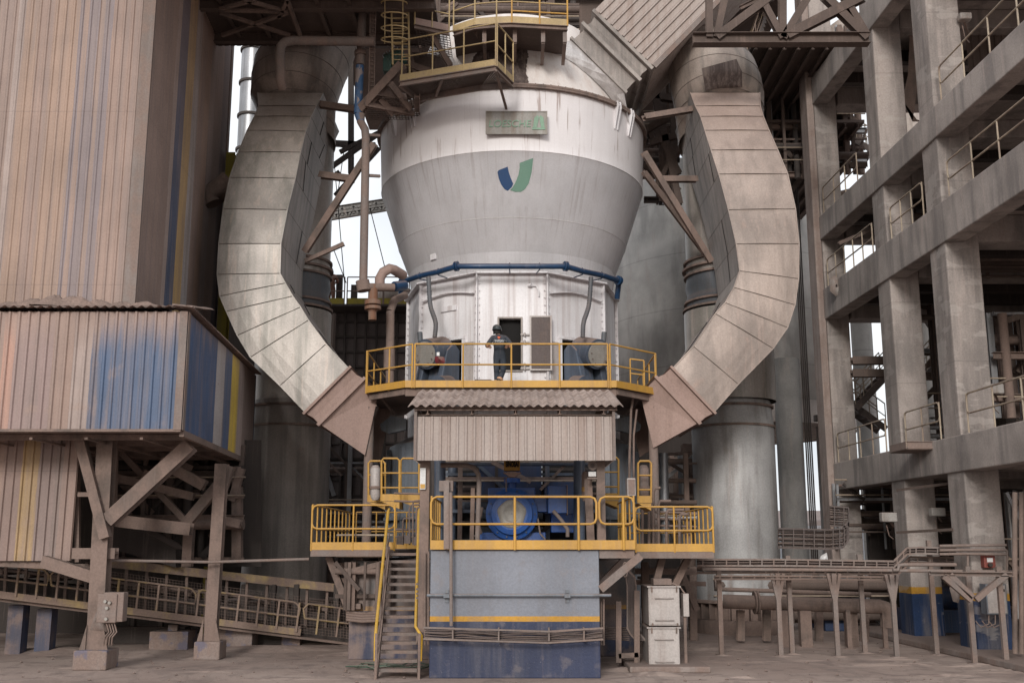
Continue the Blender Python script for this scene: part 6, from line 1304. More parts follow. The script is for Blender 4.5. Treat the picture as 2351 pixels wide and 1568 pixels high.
steel('brown steel framing inside the first storey of the concrete building', [(1955, 828, 2040, 828, 34.5, 34.5, .26), (1955, 857, 2040, 857, 34.5, 34.5, .26), (2060, 1125, 2190, 1108, 30, 28, .07), (2060, 1222, 2190, 1215, 29.5, 27.5, .07), (1925, 560, 2020, 520, 33.5, 33.5, .12), (1950, 380, 1990, 380, 38, 38, .2), (2200, 560, 2400, 520, 30, 30, .12), (2250, 530, 2260, 600, 30, 30, .14)], 'steelwork', 'steelwork', 'brown')
# vessels and pipes in the upper storey
for k, (px, py, Y, r, lab) in enumerate(((2310, 245, 30, .5, 'dark round pipe under the top beam at the right edge'), (1975, 460, 37, .4, 'dark round pipe under the top beam of the far bay'))): b = B(); b.cyl(P(px - 90, py + 15, Y), P(px + 90, py - 30, Y), r, 20); tag(b.build('overhead_pipe', M['brown']), lab, 'pipe')
# low clutter behind the conveyor and rack
steel('row of short dusty pipe stands below the thick pipeline', [(1700, 1400, 1700, 1470, 30, 30, .2), (1760, 1400, 1760, 1470, 30, 30, .2), (1880, 1400, 1880, 1480, 30.5, 30.5, .2), (1985, 1400, 1985, 1480, 30.5, 30.5, .2)], 'stand', 'pipe_stand_row', 'dusty')
b = B(); b.box(P(1895, 1440, 34).x, P(1960, 1440, 34).x, 34, 36, 0, 1.3); tag(b.build('blue_tank_block', M['navy'], bevel=.03), 'dark blue block standing behind the thick pipeline', 'block')
b = B(); b.box(P(2000, 1380, 60).x, P(2045, 1380, 60).x, 60, 62, 0, 1.8); tag(b.build('blue_shed', M['bluepipe'], bevel=.05), 'tiny bright blue shed far behind the service rack', 'shed')
gr = B(); gr.add([(20, 60, .02), (34, 60, .02), (40, 75, .02), (22, 75, .02)], [(0, 1, 2, 3)]); M['grass'] = mat('grass', (.07, .10, .03), .9, dust=.1, up=.1, streak=0); tag(gr.build('grass', M['grass'], loc=(0, 0, 0)), 'green grass strip seen low behind the service rack', 'grass', kind='stuff')
# ---------------------------------------------------------------- mill-top walkways
M['rail2'] = mat('chalky_yellow_rail', (.47, .345, .17), .6, dust=.3, streak=.3, streakc=(.33, .24, .12))
wk = thing('mill_top_walkway', 'chalky yellow grated walkway jutting out over the mill rim', 'walkway', tuple(P(1040, 170, 28))); zA = P(1138, 151, 27.5).z
A = [PZ(918, 187, zA), PZ(1138, 151, zA), PZ(1178, 191, zA), PZ(1105, 195, zA), PZ(1000, 214, zA), PZ(960, 222, zA)]
b = B()
for i in range(61):    # expanded metal floor clipped to the deck outline
    f = i / 60; p = A[0].lerp(A[1], f); q_ = A[5].lerp(A[3], f); b.bar(p, q_, .018, .03)
for i in range(16): f = i / 15; b.bar(A[0].lerp(A[5], f), A[1].lerp(A[3], f), .02, .025)
for i in range(12): f = i / 11; b.bar(A[1].lerp(A[2], f), A[3].lerp(A[2], f * .5 + .02), .018, .03)
b.build('grating', M['brown'], wk)
b = B()
for p, q_ in ((A[0], A[1]), (A[1], A[2])): b.bar(p + V((0, 0, .1)), q_ + V((0, 0, .1)), .015, .2)
b.build('toe_board', M['rail2'], wk)
b = B()
for p, q_ in zip(A, A[1:] + A[:1]): b.chan(p - V((0, 0, .09)), q_ - V((0, 0, .09)), .08, .16)
b.ibeam(A[0].lerp(A[1], .45) - V((0, 0, .1)), A[4] - V((0, 0, .1)), .08, .14); b.build('edge_channel', M['dustyl'], wk)
hr = P(1138, 54, 27.5).z - zA
rails(wk, [A[0] + V((.05, 0, 0)), A[1]], hr, 3, .024, 'rail2', toe=0, mid=.58); rails(wk, [A[1] + V((.04, .03, 0)), A[2]], hr, 2, .024, 'rail2', toe=0, mid=.5)
b = B(); b.bar(A[1] - V((.0, 0, .15)), P(1163, 252, 29.6), .07, .07); b.build('strut', M['dustyl'], wk)
for s_ in ((829, 251, 924, 148, .24, 29.5, 28.7), (893, 190, 940, 250, .18, 28.9, 29.8), (860, 215, 930, 225, .2, 29.2, 29.8), (870, 225, 900, 262, .2, 29.4, 30), (958, 222, 957, 258, .16, 28.9, 30), (835, 240, 950, 262, .14, 29.3, 30.2), (905, 262, 975, 225, .18, 30, 30)): b = B(); b.ibeam(P(s_[0], s_[1], s_[5]), P(s_[2], s_[3], s_[6]), s_[4], s_[4], V((0, 1, 0))); b.build('support_beam', M['dusty'], wk)
b = B(); zB = P(870, 232, 29.5).z; b.grate(V((P(835, 240, 29.5).x, 29.3, zB)), V((1.6, 0, 0)), V((0, 1.6, 0)), .09, .015, .03); b.build('landing_grating', M['brown'], wk)
# upper ring platform
up_ = thing('ring_platform', 'upper ring platform with yellow rails above the dark spill', 'platform', tuple(P(1175, 50, 29))); zU = P(1175, 54, 28.8).z
U = [PZ(952, 56, zU), PZ(1031, 72, zU)]; U2 = [PZ(1041, 74, zU), PZ(1090, 58, zU), PZ(1140, 54, zU), PZ(1175, 53, zU), PZ(1303, 60, zU)]
for seg in (U, U2):
    b = B()
    for p, q_ in zip(seg, seg[1:]): b.bar(p + V((0, 0, .1)), q_ + V((0, 0, .1)), .015, .22)
    b.build('toe_board', M['rail2'] if seg is U2 else M['pink'], up_)
    b = B()
    for p, q_ in zip(seg, seg[1:]): b.chan(p - V((0, 0, .08)), q_ - V((0, 0, .08)), .08, .14)
    b.build('edge_channel', M['dusty'], up_)
b = B(); s_ = U2; b.loft([[p for p in s_], [V((p.x, 31.2, zU)) for p in s_]], closed=False); b.loft([[p - V((0, 0, .02)) for p in s_], [V((p.x, 31.2, zU - .02)) for p in s_]], closed=False); b.build('deck', M['brown'], up_)
b = B(); b.grate(U[0], U[1] - U[0], V((0, 2.2, 0)), .1, .015, .03); b.build('grating', M['brown'], up_)
rails(up_, U, 1.1, 2, .026, 'rail2', toe=0, mid=.5); rails(up_, U2[:4], 1.1, 1, .026, 'rail2', toe=0, mid=.62); rails(up_, [U2[3], U2[4]], 1.1, 2, .028, 'yellow', toe=0, mid=.35); rails(up_, [U2[3] + V((0, .02, .25)), U2[4] + V((0, .02, .25))], .45, 1, .022, 'rail2', toe=0, mid=.3)
for px in (1112, 1182, 1247, 1297):
    b = B(); p = PZ(px, 60, zU); p.y = max(p.y, 28.7); b.ibeam(V((p.x, p.y + .1, zU - .02)), V((p.x, p.y + .1, zU - .5)), .12, .1, V((0, 1, 0))); b.bar(V((p.x, p.y + .1, zU - .48)), V((p.x, p.y + 1.4, zU - .55)), .1, .1); b.build('support_bracket', M['dustyl'], up_)
for s_ in ((985, 70, 1032, 150), (1090, 72, 1100, 90)): b = B(); b.bar(P(s_[0], s_[1], 29.3), P(s_[2], s_[3], 30), .14, .12, V((0, 1, 0))); b.build('knee_brace', M['dusty'], up_)
# caged ladder
cl = thing('caged_ladder', 'yellow caged ladder at the left end of the mill-top walkway', 'ladder', tuple(P(915, 150, 28.9)))
for px in (898, 937): b = B(); b.bar(P(px + 4, 180 if px > 900 else 150, 28.9), P(px, -10, 28.9), .05, .06); b.build('stile', M['rail2'], cl)
b = B()
for k in range(14): b.bar(P(900, 150 - k * 12, 28.95), P(938, 150 - k * 12, 28.95), .025, .025)
b.build('rungs', M['rail2'], cl)
for py in (8, 36, 66, 92):
    b = B(); c_ = P(905, py, 28.5); rr_ = .38; b.tube([c_ + V((rr_ * math.cos(t * .38), rr_ * 1.1 * math.sin(t * .38) , .12 * math.sin(t * .38))) for t in range(17)], .022, 6, closed=True); b.build('cage_hoop', M['rail2'], cl)
for t in (0, 4, 8, 12): b = B(); b.tube([P(905, 92, 28.5) + V((rr_ * math.cos(t * .38 + 1), rr_ * 1.1 * math.sin(t * .38 + 1), 0)), P(905, -10, 28.5) + V((rr_ * math.cos(t * .38 + 1), rr_ * 1.1 * math.sin(t * .38 + 1), 0))], .015, 5); b.build('cage_bar', M['rail2'], cl)
# lattice mast cable ladder, green motor, pipes
ml = thing('vertical_cable_ladder', 'narrow rusty cable ladder running down beside the downpipe', 'cable tray', tuple(P(855, 180, 29.2)))
for px in (848, 860): b = B(); b.bar(P(px + 3, 5, 29.2), P(px - 1, 215, 29.2), .03, .05); b.build('side_rail', M['dusty'], ml)
b = B()
for k in range(22): b.bar(P(850, 8 + k * 9.5, 29.2), P(861, 8 + k * 9.5, 29.2), .02, .03)
for k in range(4): b.tube([P(853 + k * 2, 5, 29.25), P(850 + k * 2, 215, 29.25)], .015, 5)
b.build('rungs', M['dusty'], ml)
gm = thing('green_gear_motor', 'small green gear motor under the caged ladder', 'motor', tuple(P(905, 150, 30))); b = B(); b.cyl(P(886, 145, 30), P(928, 128, 30), .26, 18)
for k in range(6): p = P(890 + k * 6, 143 - k * 2.5, 30); d = (P(928, 128, 30) - P(886, 145, 30)).normalized(); b.cyl(p, p + d * .02, .30, 18)
b.build('motor_body', M['moss'], gm); b = B(); b.box(P(880, 130, 29.8).x, P(898, 130, 29.8).x, 29.75, 30.1, P(890, 165, 29.8).z, P(890, 135, 29.8).z); b.build('terminal_box', M['moss'], gm, bevel=.02)
sc2 = thing('separator_drive', 'dark steel drive housing on the mill top behind the walkway', 'machine', tuple(P(1000, 180, 30.6))); b = B(); b.prism([P(925, 210, 31), P(945, 120, 31), P(1030, 130, 31), P(1060, 190, 31), P(1050, 215, 31)], (0, 1.2, 0)); b.build('housing', M['brown'], sc2); b = B(); b.bar(P(935, 150, 30.8), P(1050, 190, 30.8), .3, .2); b.bar(P(985, 75, 30.4), P(1035, 150, 30.4), .18, .14); b.bar(P(940, 115, 30.8), P(960, 205, 30.8), .18, .14); b.build('drive_arm', M['dusty'], sc2)
# ---------------------------------------------------------------- the two workers
M['skin'] = mat('skin', (.33, .18, .12), .55, dust=0, up=0, streak=0, var=.1, fine=.05)
M['coverall'] = mat('dark_slate_coverall', (.035, .045, .062), .85, dust=.1, up=.25, streak=.3, streakc=(.05, .055, .07), var=.45, fine=.2, stx=7)
M['helmet'] = mat('dark_grey_helmet', (.06, .07, .075), .35, dust=.1, up=.3, streak=.1)
M['bandt'] = mat('peach_reflective_band', (.60, .33, .20), .5, dust=.05, up=0, streak=0)
M['hair'] = mat('dark_hair', (.012, .01, .009), .8, dust=0, up=0, streak=0)
M['boot'] = mat('black_boot', (.015, .016, .018), .6, dust=.25)
M['white_ink'] = mat('white_print', (.75, .75, .75), .6, dust=0, up=0, streak=0, var=.05); M['orange_ink'] = mat('orange_print', (.75, .14, .05), .6, dust=0, up=0, streak=0, var=.05)
def skin(name, mat_, parent, base, joints, edges, sub=2, root=0, face=1.0):
    """one continuous body surface grown on a posed skeleton"""
    me = bpy.data.meshes.new(name); me.from_pydata([tuple(V(j[0])) for j in joints], edges, []); o = bpy.data.objects.new(name, me); COL.objects.link(o)
    md = o.modifiers.new('skin', 'SKIN'); sl = me.skin_vertices[0].data if me.skin_vertices else None
    if sl is None:
        me.attributes; bpy.context.view_layer.update(); sl = me.skin_vertices.new() if hasattr(me.skin_vertices, 'new') else None
    for i, j in enumerate(joints): r = j[1]; sl[i].radius = (r, r) if not isinstance(r, tuple) else r
    sl[root].use_root = True
    s = o.modifiers.new('sub', 'SUBSURF'); s.levels = sub; s.render_levels = sub
    bpy.context.view_layer.update(); dg = bpy.context.evaluated_depsgraph_get(); m2 = bpy.data.meshes.new_from_object(o.evaluated_get(dg)); bpy.data.objects.remove(o)
    m2.name = name; off = V(base) - ORG[parent.name]
    for v in m2.vertices: v.co = v.co + off
    m2.materials.clear(); m2.materials.append(mat_)
    for p in m2.polygons: p.use_smooth = True
    o = bpy.data.objects.new(name, m2); COL.objects.link(o); o.parent = parent; ORG[o.name] = ORG[parent.name]; return o
def worker(label, base, pose, coverall='coverall', helmet='helmet', text=True, rot=0):
    w = thing('person', label, 'person', base); base = V(base)
    J = pose; E = [('pelvis', 'waist'), ('waist', 'chest'), ('chest', 'neck'), ('neck', 'headb'), ('headb', 'head'), ('head', 'top'), ('chest', 'shL'), ('shL', 'elL'), ('elL', 'wrL'), ('chest', 'shR'), ('shR', 'elR'), ('elR', 'wrR'), ('pelvis', 'hipL'), ('hipL', 'knL'), ('knL', 'anL'), ('anL', 'toL'), ('pelvis', 'hipR'), ('hipR', 'knR'), ('knR', 'anR'), ('anR', 'toR')]
    RB = dict(pelvis=(.13, .10), waist=(.12, .09), chest=(.15, .10), neck=.055, headb=.07, head=.088, top=.06, shL=.06, elL=.04, wrL=.026, shR=.06, elR=.04, wrR=.026, hipL=.085, knL=.055, anL=.036, toL=.028, hipR=.085, knR=.055, anR=.036, toR=.028)
    names = list(J); idx = {n_: i for i, n_ in enumerate(names)}; joints = [(J[n_], RB[n_]) for n_ in names]; edges = [(idx[a], idx[c]) for a, c in E]
    for s_ in 'LR':    # palm and five fingers
        wr = V(J['wr' + s_]); d = (wr - V(J['el' + s_])).normalized(); pd = (d + V((0, -.2, -.9))).normalized(); side = pd.cross(V((0, 1, 0))).normalized(); palm = wr + pd * .06
        joints.append((palm, (.034, .020))); ip = len(joints) - 1; edges.append((idx['wr' + s_], ip))
        for f, (o_, l_) in enumerate(((-.028, .065), (-.010, .075), (.009, .072), (.027, .058))):
            k1 = palm + pd * .035 + side * o_; k2 = k1 + pd * l_ * .5 + V((0, .012, 0)); k3 = k2 + (pd * .4 + V((0, .6, 0))).normalized() * l_ * .5
            i0 = len(joints); joints += [(k1, .010), (k2, .009), (k3, .008)]; edges += [(ip, i0), (i0, i0 + 1), (i0 + 1, i0 + 2)]
        t1 = palm + side * (-.045) + V((0, .02, 0)); t2 = t1 + pd * .03 + V((0, .03, 0)); i0 = len(joints); joints += [(t1, .012), (t2, .010)]; edges += [(ip, i0), (i0, i0 + 1)]
    body = skin('body', M['skin'], w, base, joints, edges, 2, idx['pelvis'])
    RC = dict(pelvis=(.20, .145), waist=(.19, .135), chest=(.225, .145), neck=.07, shL=.085, elL=.062, wrL=.052, shR=.085, elR=.062, wrR=.052, hipL=.118, knL=.085, anL=.075, hipR=.118, knR=.085, anR=.075)
    JC = dict(J); 
    for s_ in 'LR': JC['wr' + s_] = V(J['el' + s_]).lerp(V(J['wr' + s_]), .72); JC['an' + s_] = V(J['kn' + s_]).lerp(V(J['an' + s_]), .86)
    nc = [n_ for n_ in names if n_ in RC]; ic = {n_: i for i, n_ in enumerate(nc)}
    cov = skin('coverall', M[coverall], w, base, [(JC[n_], RC[n_]) for n_ in nc], [(ic[a], ic[c]) for a, c in E if a in ic and c in ic], 2, ic['pelvis'])
    hd = base + V(J['head']); b = B(); fwd = V((0, 1, 0))
    b.lathe([(.15, -.02), (.135, -.018), (.133, .03), (.122, .075), (.095, .11), (.055, .132), (.002, .138)], 0, 0, 28); b.v = [hd + V((p.x * .95, p.y * 1.12, p.z + .035)) for p in b.v]
    b.tube([hd + V((0, .0, .17)) + V((0, k * .03, -abs(k) * .006)) for k in (-3, -1, 1, 3)], .014, 6); hm = b.build('hard_hat', M[helmet], w)
    b = B(); b.lathe([(.098, -.11), (.108, -.05), (.106, .03)], 0, 0, 20, math.radians(-95), math.radians(95)); b.v = [hd + p for p in b.v]; b.build('hair', M['hair'], w)
    # face: nose, brows, ears, on the far side where the head looks
    b = B(); f = hd + V((0, .088, -.02)); b.tube([f + V((0, 0, .03)), f + V((0, .025, -.01)), f + V((0, .008, -.022))], [.008, .014, .010], 8)
    for s_ in (-1, 1): b.tube([hd + V((s_ * .094, 0, .015)), hd + V((s_ * .102, -.01, .0)), hd + V((s_ * .094, 0, -.025))], .012, 6)
    b.tube([f + V((-.022, -.004, -.045)), f + V((0, .004, -.048)), f + V((.022, -.004, -.045))], .005, 6); b.build('face_features', M['skin'], body)
    b = B()
    for s_ in (-1, 1): b.cyl(f + V((s_ * .032, -.012, .022)), f + V((s_ * .032, -.002, .022)), .009, 8)
    b.build('eyes', M['hair'], body)
    for s_ in 'LR':
        el, wr = V(J['el' + s_]), V(J['wr' + s_]); kn, an, to = V(J['kn' + s_]), V(J['an' + s_]), V(J['to' + s_])
        b = B(); b.tube([base + el.lerp(wr, .48), base + el.lerp(wr, .74)], [.064, .058], 14); b.build('sleeve_band', M['bandt'], cov)
        b = B(); b.tube([base + kn.lerp(an, .68), base + kn.lerp(an, .84)], [.086, .084], 14); b.build('leg_band', M['bandt'], cov)
        b = B(); d = (to - an); d.z = 0; d.normalize(); b.tube([base + an + V((0, 0, .09)), base + an + V((0, 0, -.01)), base + an - d * .03 + V((0, 0, -.06))], [.06, .062, .055], 12); b.tube([base + an - d * .08 + V((0, 0, -.05)), base + an + d * .05 + V((0, 0, -.04)), base + to + V((0, 0, .0)), base + to + d * .09 + V((0, 0, -.005))], [.055, .066, .062, .03], 14); b.build('boot', M['boot'], w)
    return w, cov
pY = 28.18; zf = zu + .04; x0 = P(1146, 860, pY).x
pose = dict(pelvis=V((.02, 0, .90)), waist=V((.01, -.0, 1.08)), chest=V((0, .03, 1.30)), neck=V((-.03, .05, 1.47)), headb=V((-.05, .06, 1.53)), head=V((-.065, .08, 1.60)), top=V((-.065, .08, 1.67)),
            shL=V((-.19, .02, 1.38)), elL=V((-.34, -.10, 1.13)), wrL=V((-.27, -.25, 1.13)), shR=V((.19, .04, 1.37)), elR=V((.35, -.08, 1.14)), wrR=V((.24, -.22, 1.14)),
            hipL=V((-.07, 0, .84)), knL=V((-.07, .03, .47)), anL=V((-.06, 0, .08)), toL=V((-.07, .15, .03)), hipR=V((.10, .01, .84)), knR=V((.11, .02, .48)), anR=V((-.01, -.12, .14)), toR=V((.04, .02, .05)))
w1, cov1 = worker('worker in dark blue overalls and hard hat leaning on the walkway rail', (x0, pY, zf), pose)
bvc = BVHTree.FromPolygons([tuple(v.co + ORG[cov1.name]) for v in cov1.data.vertices], [tuple(p.vertices) for p in cov1.data.polygons])
def back(dx, dz): h = bvc.ray_cast(V((x0 + dx, pY - 2, zf + dz)), V((0, 1, 0)))[0]; return (h.y if h is not None else pY) - .006
def print_on(me_o):
    org = ORG[me_o.name]
    for v in me_o.data.vertices: p = v.co + org; v.co.y = back(p.x - x0, p.z - zf) - .004 - org.y
t = text_obj('UNISAO', .10, M['white_ink'], w1, V((x0 + .01, pY - .3, zf + 1.275)), ext=.002, bold=.003, xs=1.0, name='back_lettering'); print_on(t)
b = B(); c_ = V((x0 - .01, pY - .3, zf + 1.37))
b.prism([c_ + V((x * .01, 0, z * .01)) for x, z in ((-5, 2.5), (-1, 4), (3, 3.2), (5, 4.5), (3.5, 1), (1.5, -4.5), (.6, -.5), (-1.6, .5))], (0, .003, 0)); b.prism([c_ + V((x * .01, 0, z * .01)) for x, z in ((-4, .8), (-1.8, -.4), (-.2, -1.4), (-.9, -4.4), (-2, -1.6))], (0, .003, 0)); o = b.build('back_emblem', M['orange_ink'], w1); print_on(o)
pose2 = dict(pose); pose2.update(wrL=V((-.15, .25, 1.2)), elL=V((-.28, .05, 1.12)), wrR=V((.15, .28, 1.2)), elR=V((.28, .05, 1.12)), anR=V((.1, 0, .08)), toR=V((.1, .14, .03)))
M['vest'] = mat('orange_brown_overall', (.20, .09, .06), .8, dust=.2, up=.2)
w2, c2 = worker('far worker in brownish overalls and hard hat on the distant platform', (P(762, 700, 42).x, 41.6, P(850, 703, 41).z + .02), pose2, 'vest')
# tool tray at the worker's feet and valves on the walkway
tb2 = thing('tool_tray', 'teal plastic tool tray at the feet of the worker', 'tray', tuple(P(1109, 873, 28.4))); p = V((P(1109, 873, 28.5).x, 28.5, zu + .04))
b = B(); b.loft([[p + V((-.27, -.13, .2)), p + V((.27, -.13, .2)), p + V((.27, .15, .2)), p + V((-.27, .15, .2))], [p + V((-.24, -.11, .02)), p + V((.24, -.11, .02)), p + V((.24, .13, .02)), p + V((-.24, .13, .02))]], cap=False); b.box(p.x - .24, p.x + .24, p.y - .11, p.y + .13, p.z + .0, p.z + .02); b.build('tray_body', M['teal'], tb2); b = B(); b.tube([p + V((-.26, 0, .2)), p + V((-.22, 0, .27)), p + V((.22, 0, .27)), p + V((.26, 0, .2))], .012, 6); b.build('handle', M['boot'], tb2)
# cables, hoses and small junk
rg_ = thing('red_rag', 'dark red and white rag hung on the left roller arm', 'rag', tuple(P(1012, 830, 29.2)))
b = B(); 
for k, (dx, dz, m_) in enumerate(((0, 0, 'redrag'),)): pass
M['redrag'] = mat('dark_red_cloth', (.16, .015, .025), .8, dust=.1)
ps = [P(998, 820, 29.3), P(1005, 817, 29.25), P(1020, 820, 29.25), P(1022, 832, 29.2), P(1012, 838, 29.3), P(999, 832, 29.3)]; b = B(); c0_ = sum(ps, V((0, 0, 0))) / 6; b.loft([[c0_.lerp(p, t) - V((0, (1 - t) * .12 + .02 * (i % 2), 0)) for i, p in enumerate(ps)] for t in (1, .7, .3, .02)], smooth=True); b.loft([[c0_.lerp(p, t) + V((0, (1 - t) * .06, 0)) for p in ps][::-1] for t in (1, .5, .02)], smooth=True); b.build('red_cloth', M['redrag'], rg_)
b = B(); p = P(1006, 813, 29.2); b.box(p.x - .04, p.x + .04, 29.18, 29.22, p.z - .05, p.z + .05); b.build('white_tag', M['signwhite'], rg_)
# ---------------------------------------------------------------- smaller pipework and clutter round the decks
random.seed(21)
def pipe(label, pts, Y, r=.03, m='dustyl', name='pipe', cat='pipe', group=None):
    b = B(); b.tube([P(p[0], p[1], p[2] if len(p) > 2 else Y) for p in pts], r, 8); return tag(b.build(name, M[m]), label, cat, group)
pk = thing('lubrication_pipes', 'cluster of thin lubrication pipes behind the head of the stair', 'pipes', tuple(P(950, 1240, 26)))
for x0, y0, x1 in ((940, 1160, 950), (948, 1150, 956), (956, 1165, 962), (925, 1190, 935), (966, 1120, 968), (972, 1100, 974)):
    b = B(); b.tube([P(x0, 1250, 26), P(x0, y0 + 6, 26), P(x0 + 3, y0, 26), P(x1 + 14, y0 - 2, 26)], .025, 6); b.build('pipe', M['dusty'], pk)
for y in (1132, 1150, 1215, 1232): b = B(); b.tube([P(905, y, 26.4), P(978, y + 2, 26.4)], .03, 6); b.build('pipe', M['dusty'], pk)
for x, y in ((918, 1240), (935, 1238), (958, 1242)): b = B(); p = P(x, y, 25.9); b.box(p.x - .08, p.x + .08, 25.85, 26.0, p.z - .1, p.z + .1); b.build('valve_block', M['grille'], pk)
pk2 = thing('deck_pipework', 'dusty pipes and valves standing on the right access deck', 'pipes', tuple(P(1540, 1250, 28)))
for x0, y0, x1 in ((1500, 1120, 1506), (1512, 1150, 1530), (1530, 1170, 1560), (1475, 1130, 1480), (1490, 1160, 1496), (1560, 1180, 1590)):
    b = B(); b.tube([P(x0, 1255, 28), P(x0, y0 + 8, 28), P(x0 + 4, y0, 28), P(x1 + 10, y0, 28)], .04, 7); b.build('pipe', M['dusty'], pk2)
for y in (1175, 1190, 1206): b = B(); b.tube([P(1500, y, 28.4), P(1600, y + 3, 28.4)], .035, 6); b.build('pipe', M['dusty'], pk2)
pipe('conduits running up the grey housing right of the canopy', [(1445, 1250), (1445, 1060), (1449, 940), (1455, 905)], 29.0, .035, 'dusty'); pipe('second conduit up the housing beside the first', [(1455, 1130), (1455, 1000), (1462, 940)], 29.0, .03, 'dusty')
for k, (x, y) in enumerate(((984, 1265), (976, 1268), (1380, 1380), (1386, 1375))): pipe(['vertical conduit along the left edge of the plinth', 'outer vertical conduit beside the plinth left edge', 'conduit along the lower right edge of the plinth', 'outer conduit along the lower right edge of the plinth'][k], [(x, y), (x - 1 if k < 2 else x, 1480)], 22.35 if k < 2 else 22.6, .022, 'dusty')
jb2 = thing('cable_support', 'short ladder racks bridging canopy post and plinth edge', 'rack', tuple(P(975, 1360, 22.5)))
for y in (1340, 1352, 1362, 1372): b = B(); b.bar(P(958, y, 22.9), P(986, y + 1, 22.5), .06, .04); b.build('bracket_bar', M['dustyl'], jb2)
st2 = thing('stool_block', 'small dusty box resting on a cross beam behind the stair', 'box', tuple(P(818, 1400, 26.2))); bx(st2, 806, 1385, 828, 1398, 25.6, .2, 'dustyl', 'box_body')
for k in range(4): pipe('dusty conduit in the bundle left of the stair above the navy band', [(795, 1404 + k * 6), (830, 1408 + k * 6), (880, 1406 + k * 6)], 25.6 - .03 * k, .035, 'dusty', 'conduit', 'pipe', 'conduits left of the stair')
loopb = B(); p = P(1435, 1290, 22.3); loopb.tube([p + V((.05 * math.cos(t * .4), 0, -.15 + .15 * math.sin(t * .4))) for t in range(16)], .01, 5, closed=True); tag(loopb.build('wire_loop', M['dusty']), 'loop of wire hanging from the deck corner right of the plinth', 'wire')
# bushes of dust-covered debris and little stones on the ground
b = B()
for k in range(420):
    g = PZ(random.uniform(0, 2351), random.uniform(1475, 1600), 0)
    if abs(g.x) < 1.9 and g.y > 21.5: continue
    r = random.choice((.012, .018, .03, .045)); c = g + V((0, 0, r * .3)); vs = [c + V((random.uniform(.6, 1.2) * r * x, random.uniform(.6, 1.2) * r * y, random.uniform(.5, 1) * r * z)) for x, y, z in ((1, 0, 0), (0, 1, 0), (-1, 0, 0), (0, -1, 0), (0, 0, 1), (0, 0, -1))]
    b.add(vs, [(0, 1, 4), (1, 2, 4), (2, 3, 4), (3, 0, 4), (1, 0, 5), (2, 1, 5), (3, 2, 5), (0, 3, 5)])
M['stone'] = mat('small_stones', (.2, .16, .14), .9, dust=.4); tag(b.build('scattered_stones', M['stone'], loc=(0, 0, 0)), 'small stones and crumbs scattered over the dusty ground', 'stones', kind='stuff')
# dark footings and machine feet in the shade under the conveyor
for k, (px, py, w, d, h, lab) in enumerate(((330, 1478, 1.1, .6, .45, 'dark machine footing in the shade under the conveyor, left'), (585, 1480, 1.2, .7, .5, 'low dark kerb block in the shade under the conveyor, middle'), (720, 1478, 1.6, .5, .4, 'long low block in the shade under the conveyor, right'))):
    g = PZ(px, py, 0); b = B(); b.box(g.x - w, g.x + w, g.y, g.y + d, 0, h); b.box(g.x - w * .4, g.x - w * .3, g.y + .1, g.y + .3, h, 1.6); b.box(g.x + w * .3, g.x + w * .4, g.y + .1, g.y + .3, h, 1.6); tag(b.build('footing_block', M['dark'], bevel=.02), lab, 'footing', 'footings under the conveyor')
# ---------------------------------------------------------------- dense plant steelwork glimpsed through the gaps
def thicket(label, x0, y0, x1, y1, Y, n=16, seed=1, mats=('brown', 'dusty', 'dark', 'galv'), w=(.06, .22), dY=3.0, pipes=5):
    rd = random.Random(seed); t = thing('plant_steelwork', label, 'steelwork', tuple(P((x0 + x1) / 2, y1, Y)), 'plant steelwork glimpsed through the gaps')
    for i in range(n):
        Yq_ = Y + rd.uniform(0, dY); k = rd.random(); ww = rd.uniform(*w); m = mats[rd.randrange(len(mats))]; b = B()
        if k < .4: y = rd.uniform(y0, y1); p, q_ = P(x0, y, Yq_), P(x1, y, Yq_); q_.z = p.z
        elif k < .7: x = rd.uniform(x0, x1); p, q_ = P(x, y1, Yq_), P(x, y0, Yq_); q_.x = p.x
        else: x = rd.uniform(x0, x1); d = rd.choice((-1, 1)) * rd.uniform(30, 110); ya = rd.uniform(y0, y1); p, q_ = P(x, ya, Yq_), P(min(max(x + d, x0), x1), min(max(ya - abs(d), y0), y1), Yq_)
        if (q_ - p).length < .3: continue
        (b.ibeam if ww > .13 else b.bar)(p, q_, ww, ww, V((0, 1, 0)) if k >= .4 else Z); b.build('member', M[m], t)
    for i in range(pipes):
        Yq_ = Y + rd.uniform(0, dY); b = B(); r = rd.uniform(.04, .16)
        if rd.random() < .5: y = rd.uniform(y0, y1); p, q_ = P(x0, y, Yq_), P(x1, y, Yq_); q_.z = p.z
        else: x = rd.uniform(x0, x1); p, q_ = P(x, y1, Yq_), P(x, y0, Yq_); q_.x = p.x
        b.cyl(p, q_, r, 10); b.build('pipe', M[mats[rd.randrange(len(mats))]], t)
    y = rd.uniform(y0 + (y1 - y0) * .3, y1); b = B(); p, q_ = P(x0, y, Y), P(x1, y, Y); q_.z = p.z
    for f in (1.0, .5): b.tube([p + V((0, 0, f)), q_ + V((0, 0, f))], .025, 6)
    b.build('handrail', M['raild'], t); return t
thicket('steelwork and pipes glimpsed between the white shell and the right duct', 1478, 150, 1560, 470, 37, 20, 3)
thicket('steelwork and pipes behind the upper right duct elbow', 1745, 90, 1850, 410, 38, 26, 5, dY=2)
thicket('steelwork seen under the top beam of the concrete building', 1925, 60, 1990, 400, 39, 18, 8)
thicket('pipes and beams inside the bay between second and nearest columns, upper storey', 2085, 330, 2150, 640, 33, 14, 12)
thicket('pipes and beams inside the bay between second and nearest columns, lower storey', 2110, 700, 2185, 1010, 34, 16, 13, mats=('brown', 'dusty', 'galv'))
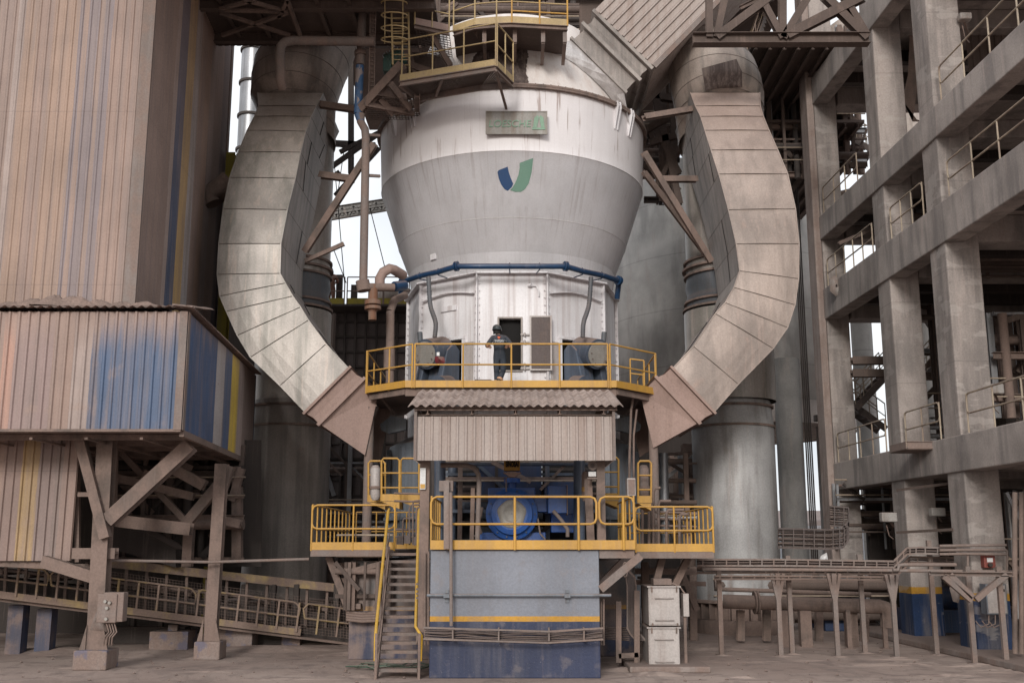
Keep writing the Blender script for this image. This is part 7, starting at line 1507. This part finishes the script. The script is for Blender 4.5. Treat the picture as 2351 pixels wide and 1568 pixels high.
thicket('pipes and beams at the right picture edge, middle storey', 2280, 720, 2380, 960, 28, 14, 14, mats=('brown', 'dusty', 'galv'))
thicket('pipes and beams at the right picture edge, upper storey', 2235, 480, 2380, 640, 29, 12, 15, mats=('brown', 'dusty'))
thicket('steelwork and cables on the ground floor of the concrete building', 1920, 1110, 2190, 1260, 35, 26, 16, mats=('brown', 'dusty', 'dark', 'galv'), w=(.05, .14), pipes=8)
thicket('pipes and cabinets on the ground floor at the right picture edge', 2310, 1130, 2400, 1420, 27, 14, 17, mats=('dusty', 'galv', 'brown'), w=(.05, .14))
thicket('dusty pipework in the shade behind the left access deck', 745, 1020, 990, 1260, 38, 26, 18, mats=('dusty', 'brown', 'dark', 'galv'), w=(.05, .16), pipes=8)
thicket('dusty pipework behind the right access deck and its posts', 1500, 1040, 1600, 1265, 33, 16, 19, mats=('dusty', 'brown', 'galv'), w=(.05, .16))
thicket('dark pipework low behind the thick pipeline and the rack posts', 1640, 1320, 2060, 1430, 33, 18, 20, mats=('dusty', 'brown', 'galv'), w=(.05, .14), pipes=8, dY=2)
thicket('pipework in the shade under the left access deck', 770, 1290, 900, 1400, 25.4, 10, 22, mats=('dusty', 'brown'), w=(.05, .12), dY=.3)
thicket('beams and pipes in the dark behind the steel trestle', 250, 1020, 560, 1290, 29.2, 22, 23, mats=('dusty', 'brown', 'dark'), w=(.06, .22), dY=.6)
thicket('steelwork between the lower left riser and the panelled wall', 740, 720, 760, 1000, 37, 6, 24)
thicket('machinery in the shade around the blue motor', 1010, 1060, 1375, 1238, 26.6, 18, 25, mats=('dusty', 'dark', 'bluegrey'), w=(.04, .12), dY=1.2)
thicket('steelwork around the mill top behind the yellow walkways', 850, 5, 1330, 110, 34.5, 24, 26, mats=('brown', 'dusty', 'dark'), dY=1.5)
# dust gathered round the feet of posts and blocks
random.seed(5); b = B()
for px, py, rx in ((215, 1530, .75), (476, 1508, .6), (665, 1492, .5), (1657, 1503, .25), (1793, 1505, .3), (1924, 1506, .3), (2059, 1508, .3), (2238, 1523, .35), (2311, 1530, .35), (1819, 1500, .25), (1986, 1498, .25), (2151, 1502, .25), (900, 1545, .8), (1440, 1535, .8), (1500, 1545, .8)):
    g = PZ(px, py, 0); mound(b, g.x, g.y - .15, rx, rx * .55, .06 if rx > .4 else .035, 18, 5)
for k in range(26):
    g = PZ(random.uniform(0, 2351), random.uniform(1495, 1590), 0)
    if abs(g.x) > 2.2 or g.y < 21.5: mound(b, g.x, g.y, random.uniform(.3, 1.4), random.uniform(.12, .4), random.uniform(.015, .045), 20, 5)
tag(b.build('dust_piles', M['ground'], loc=(0, 0, 0)), 'small piles of dust gathered at post feet and over the yard', 'dust', kind='stuff')
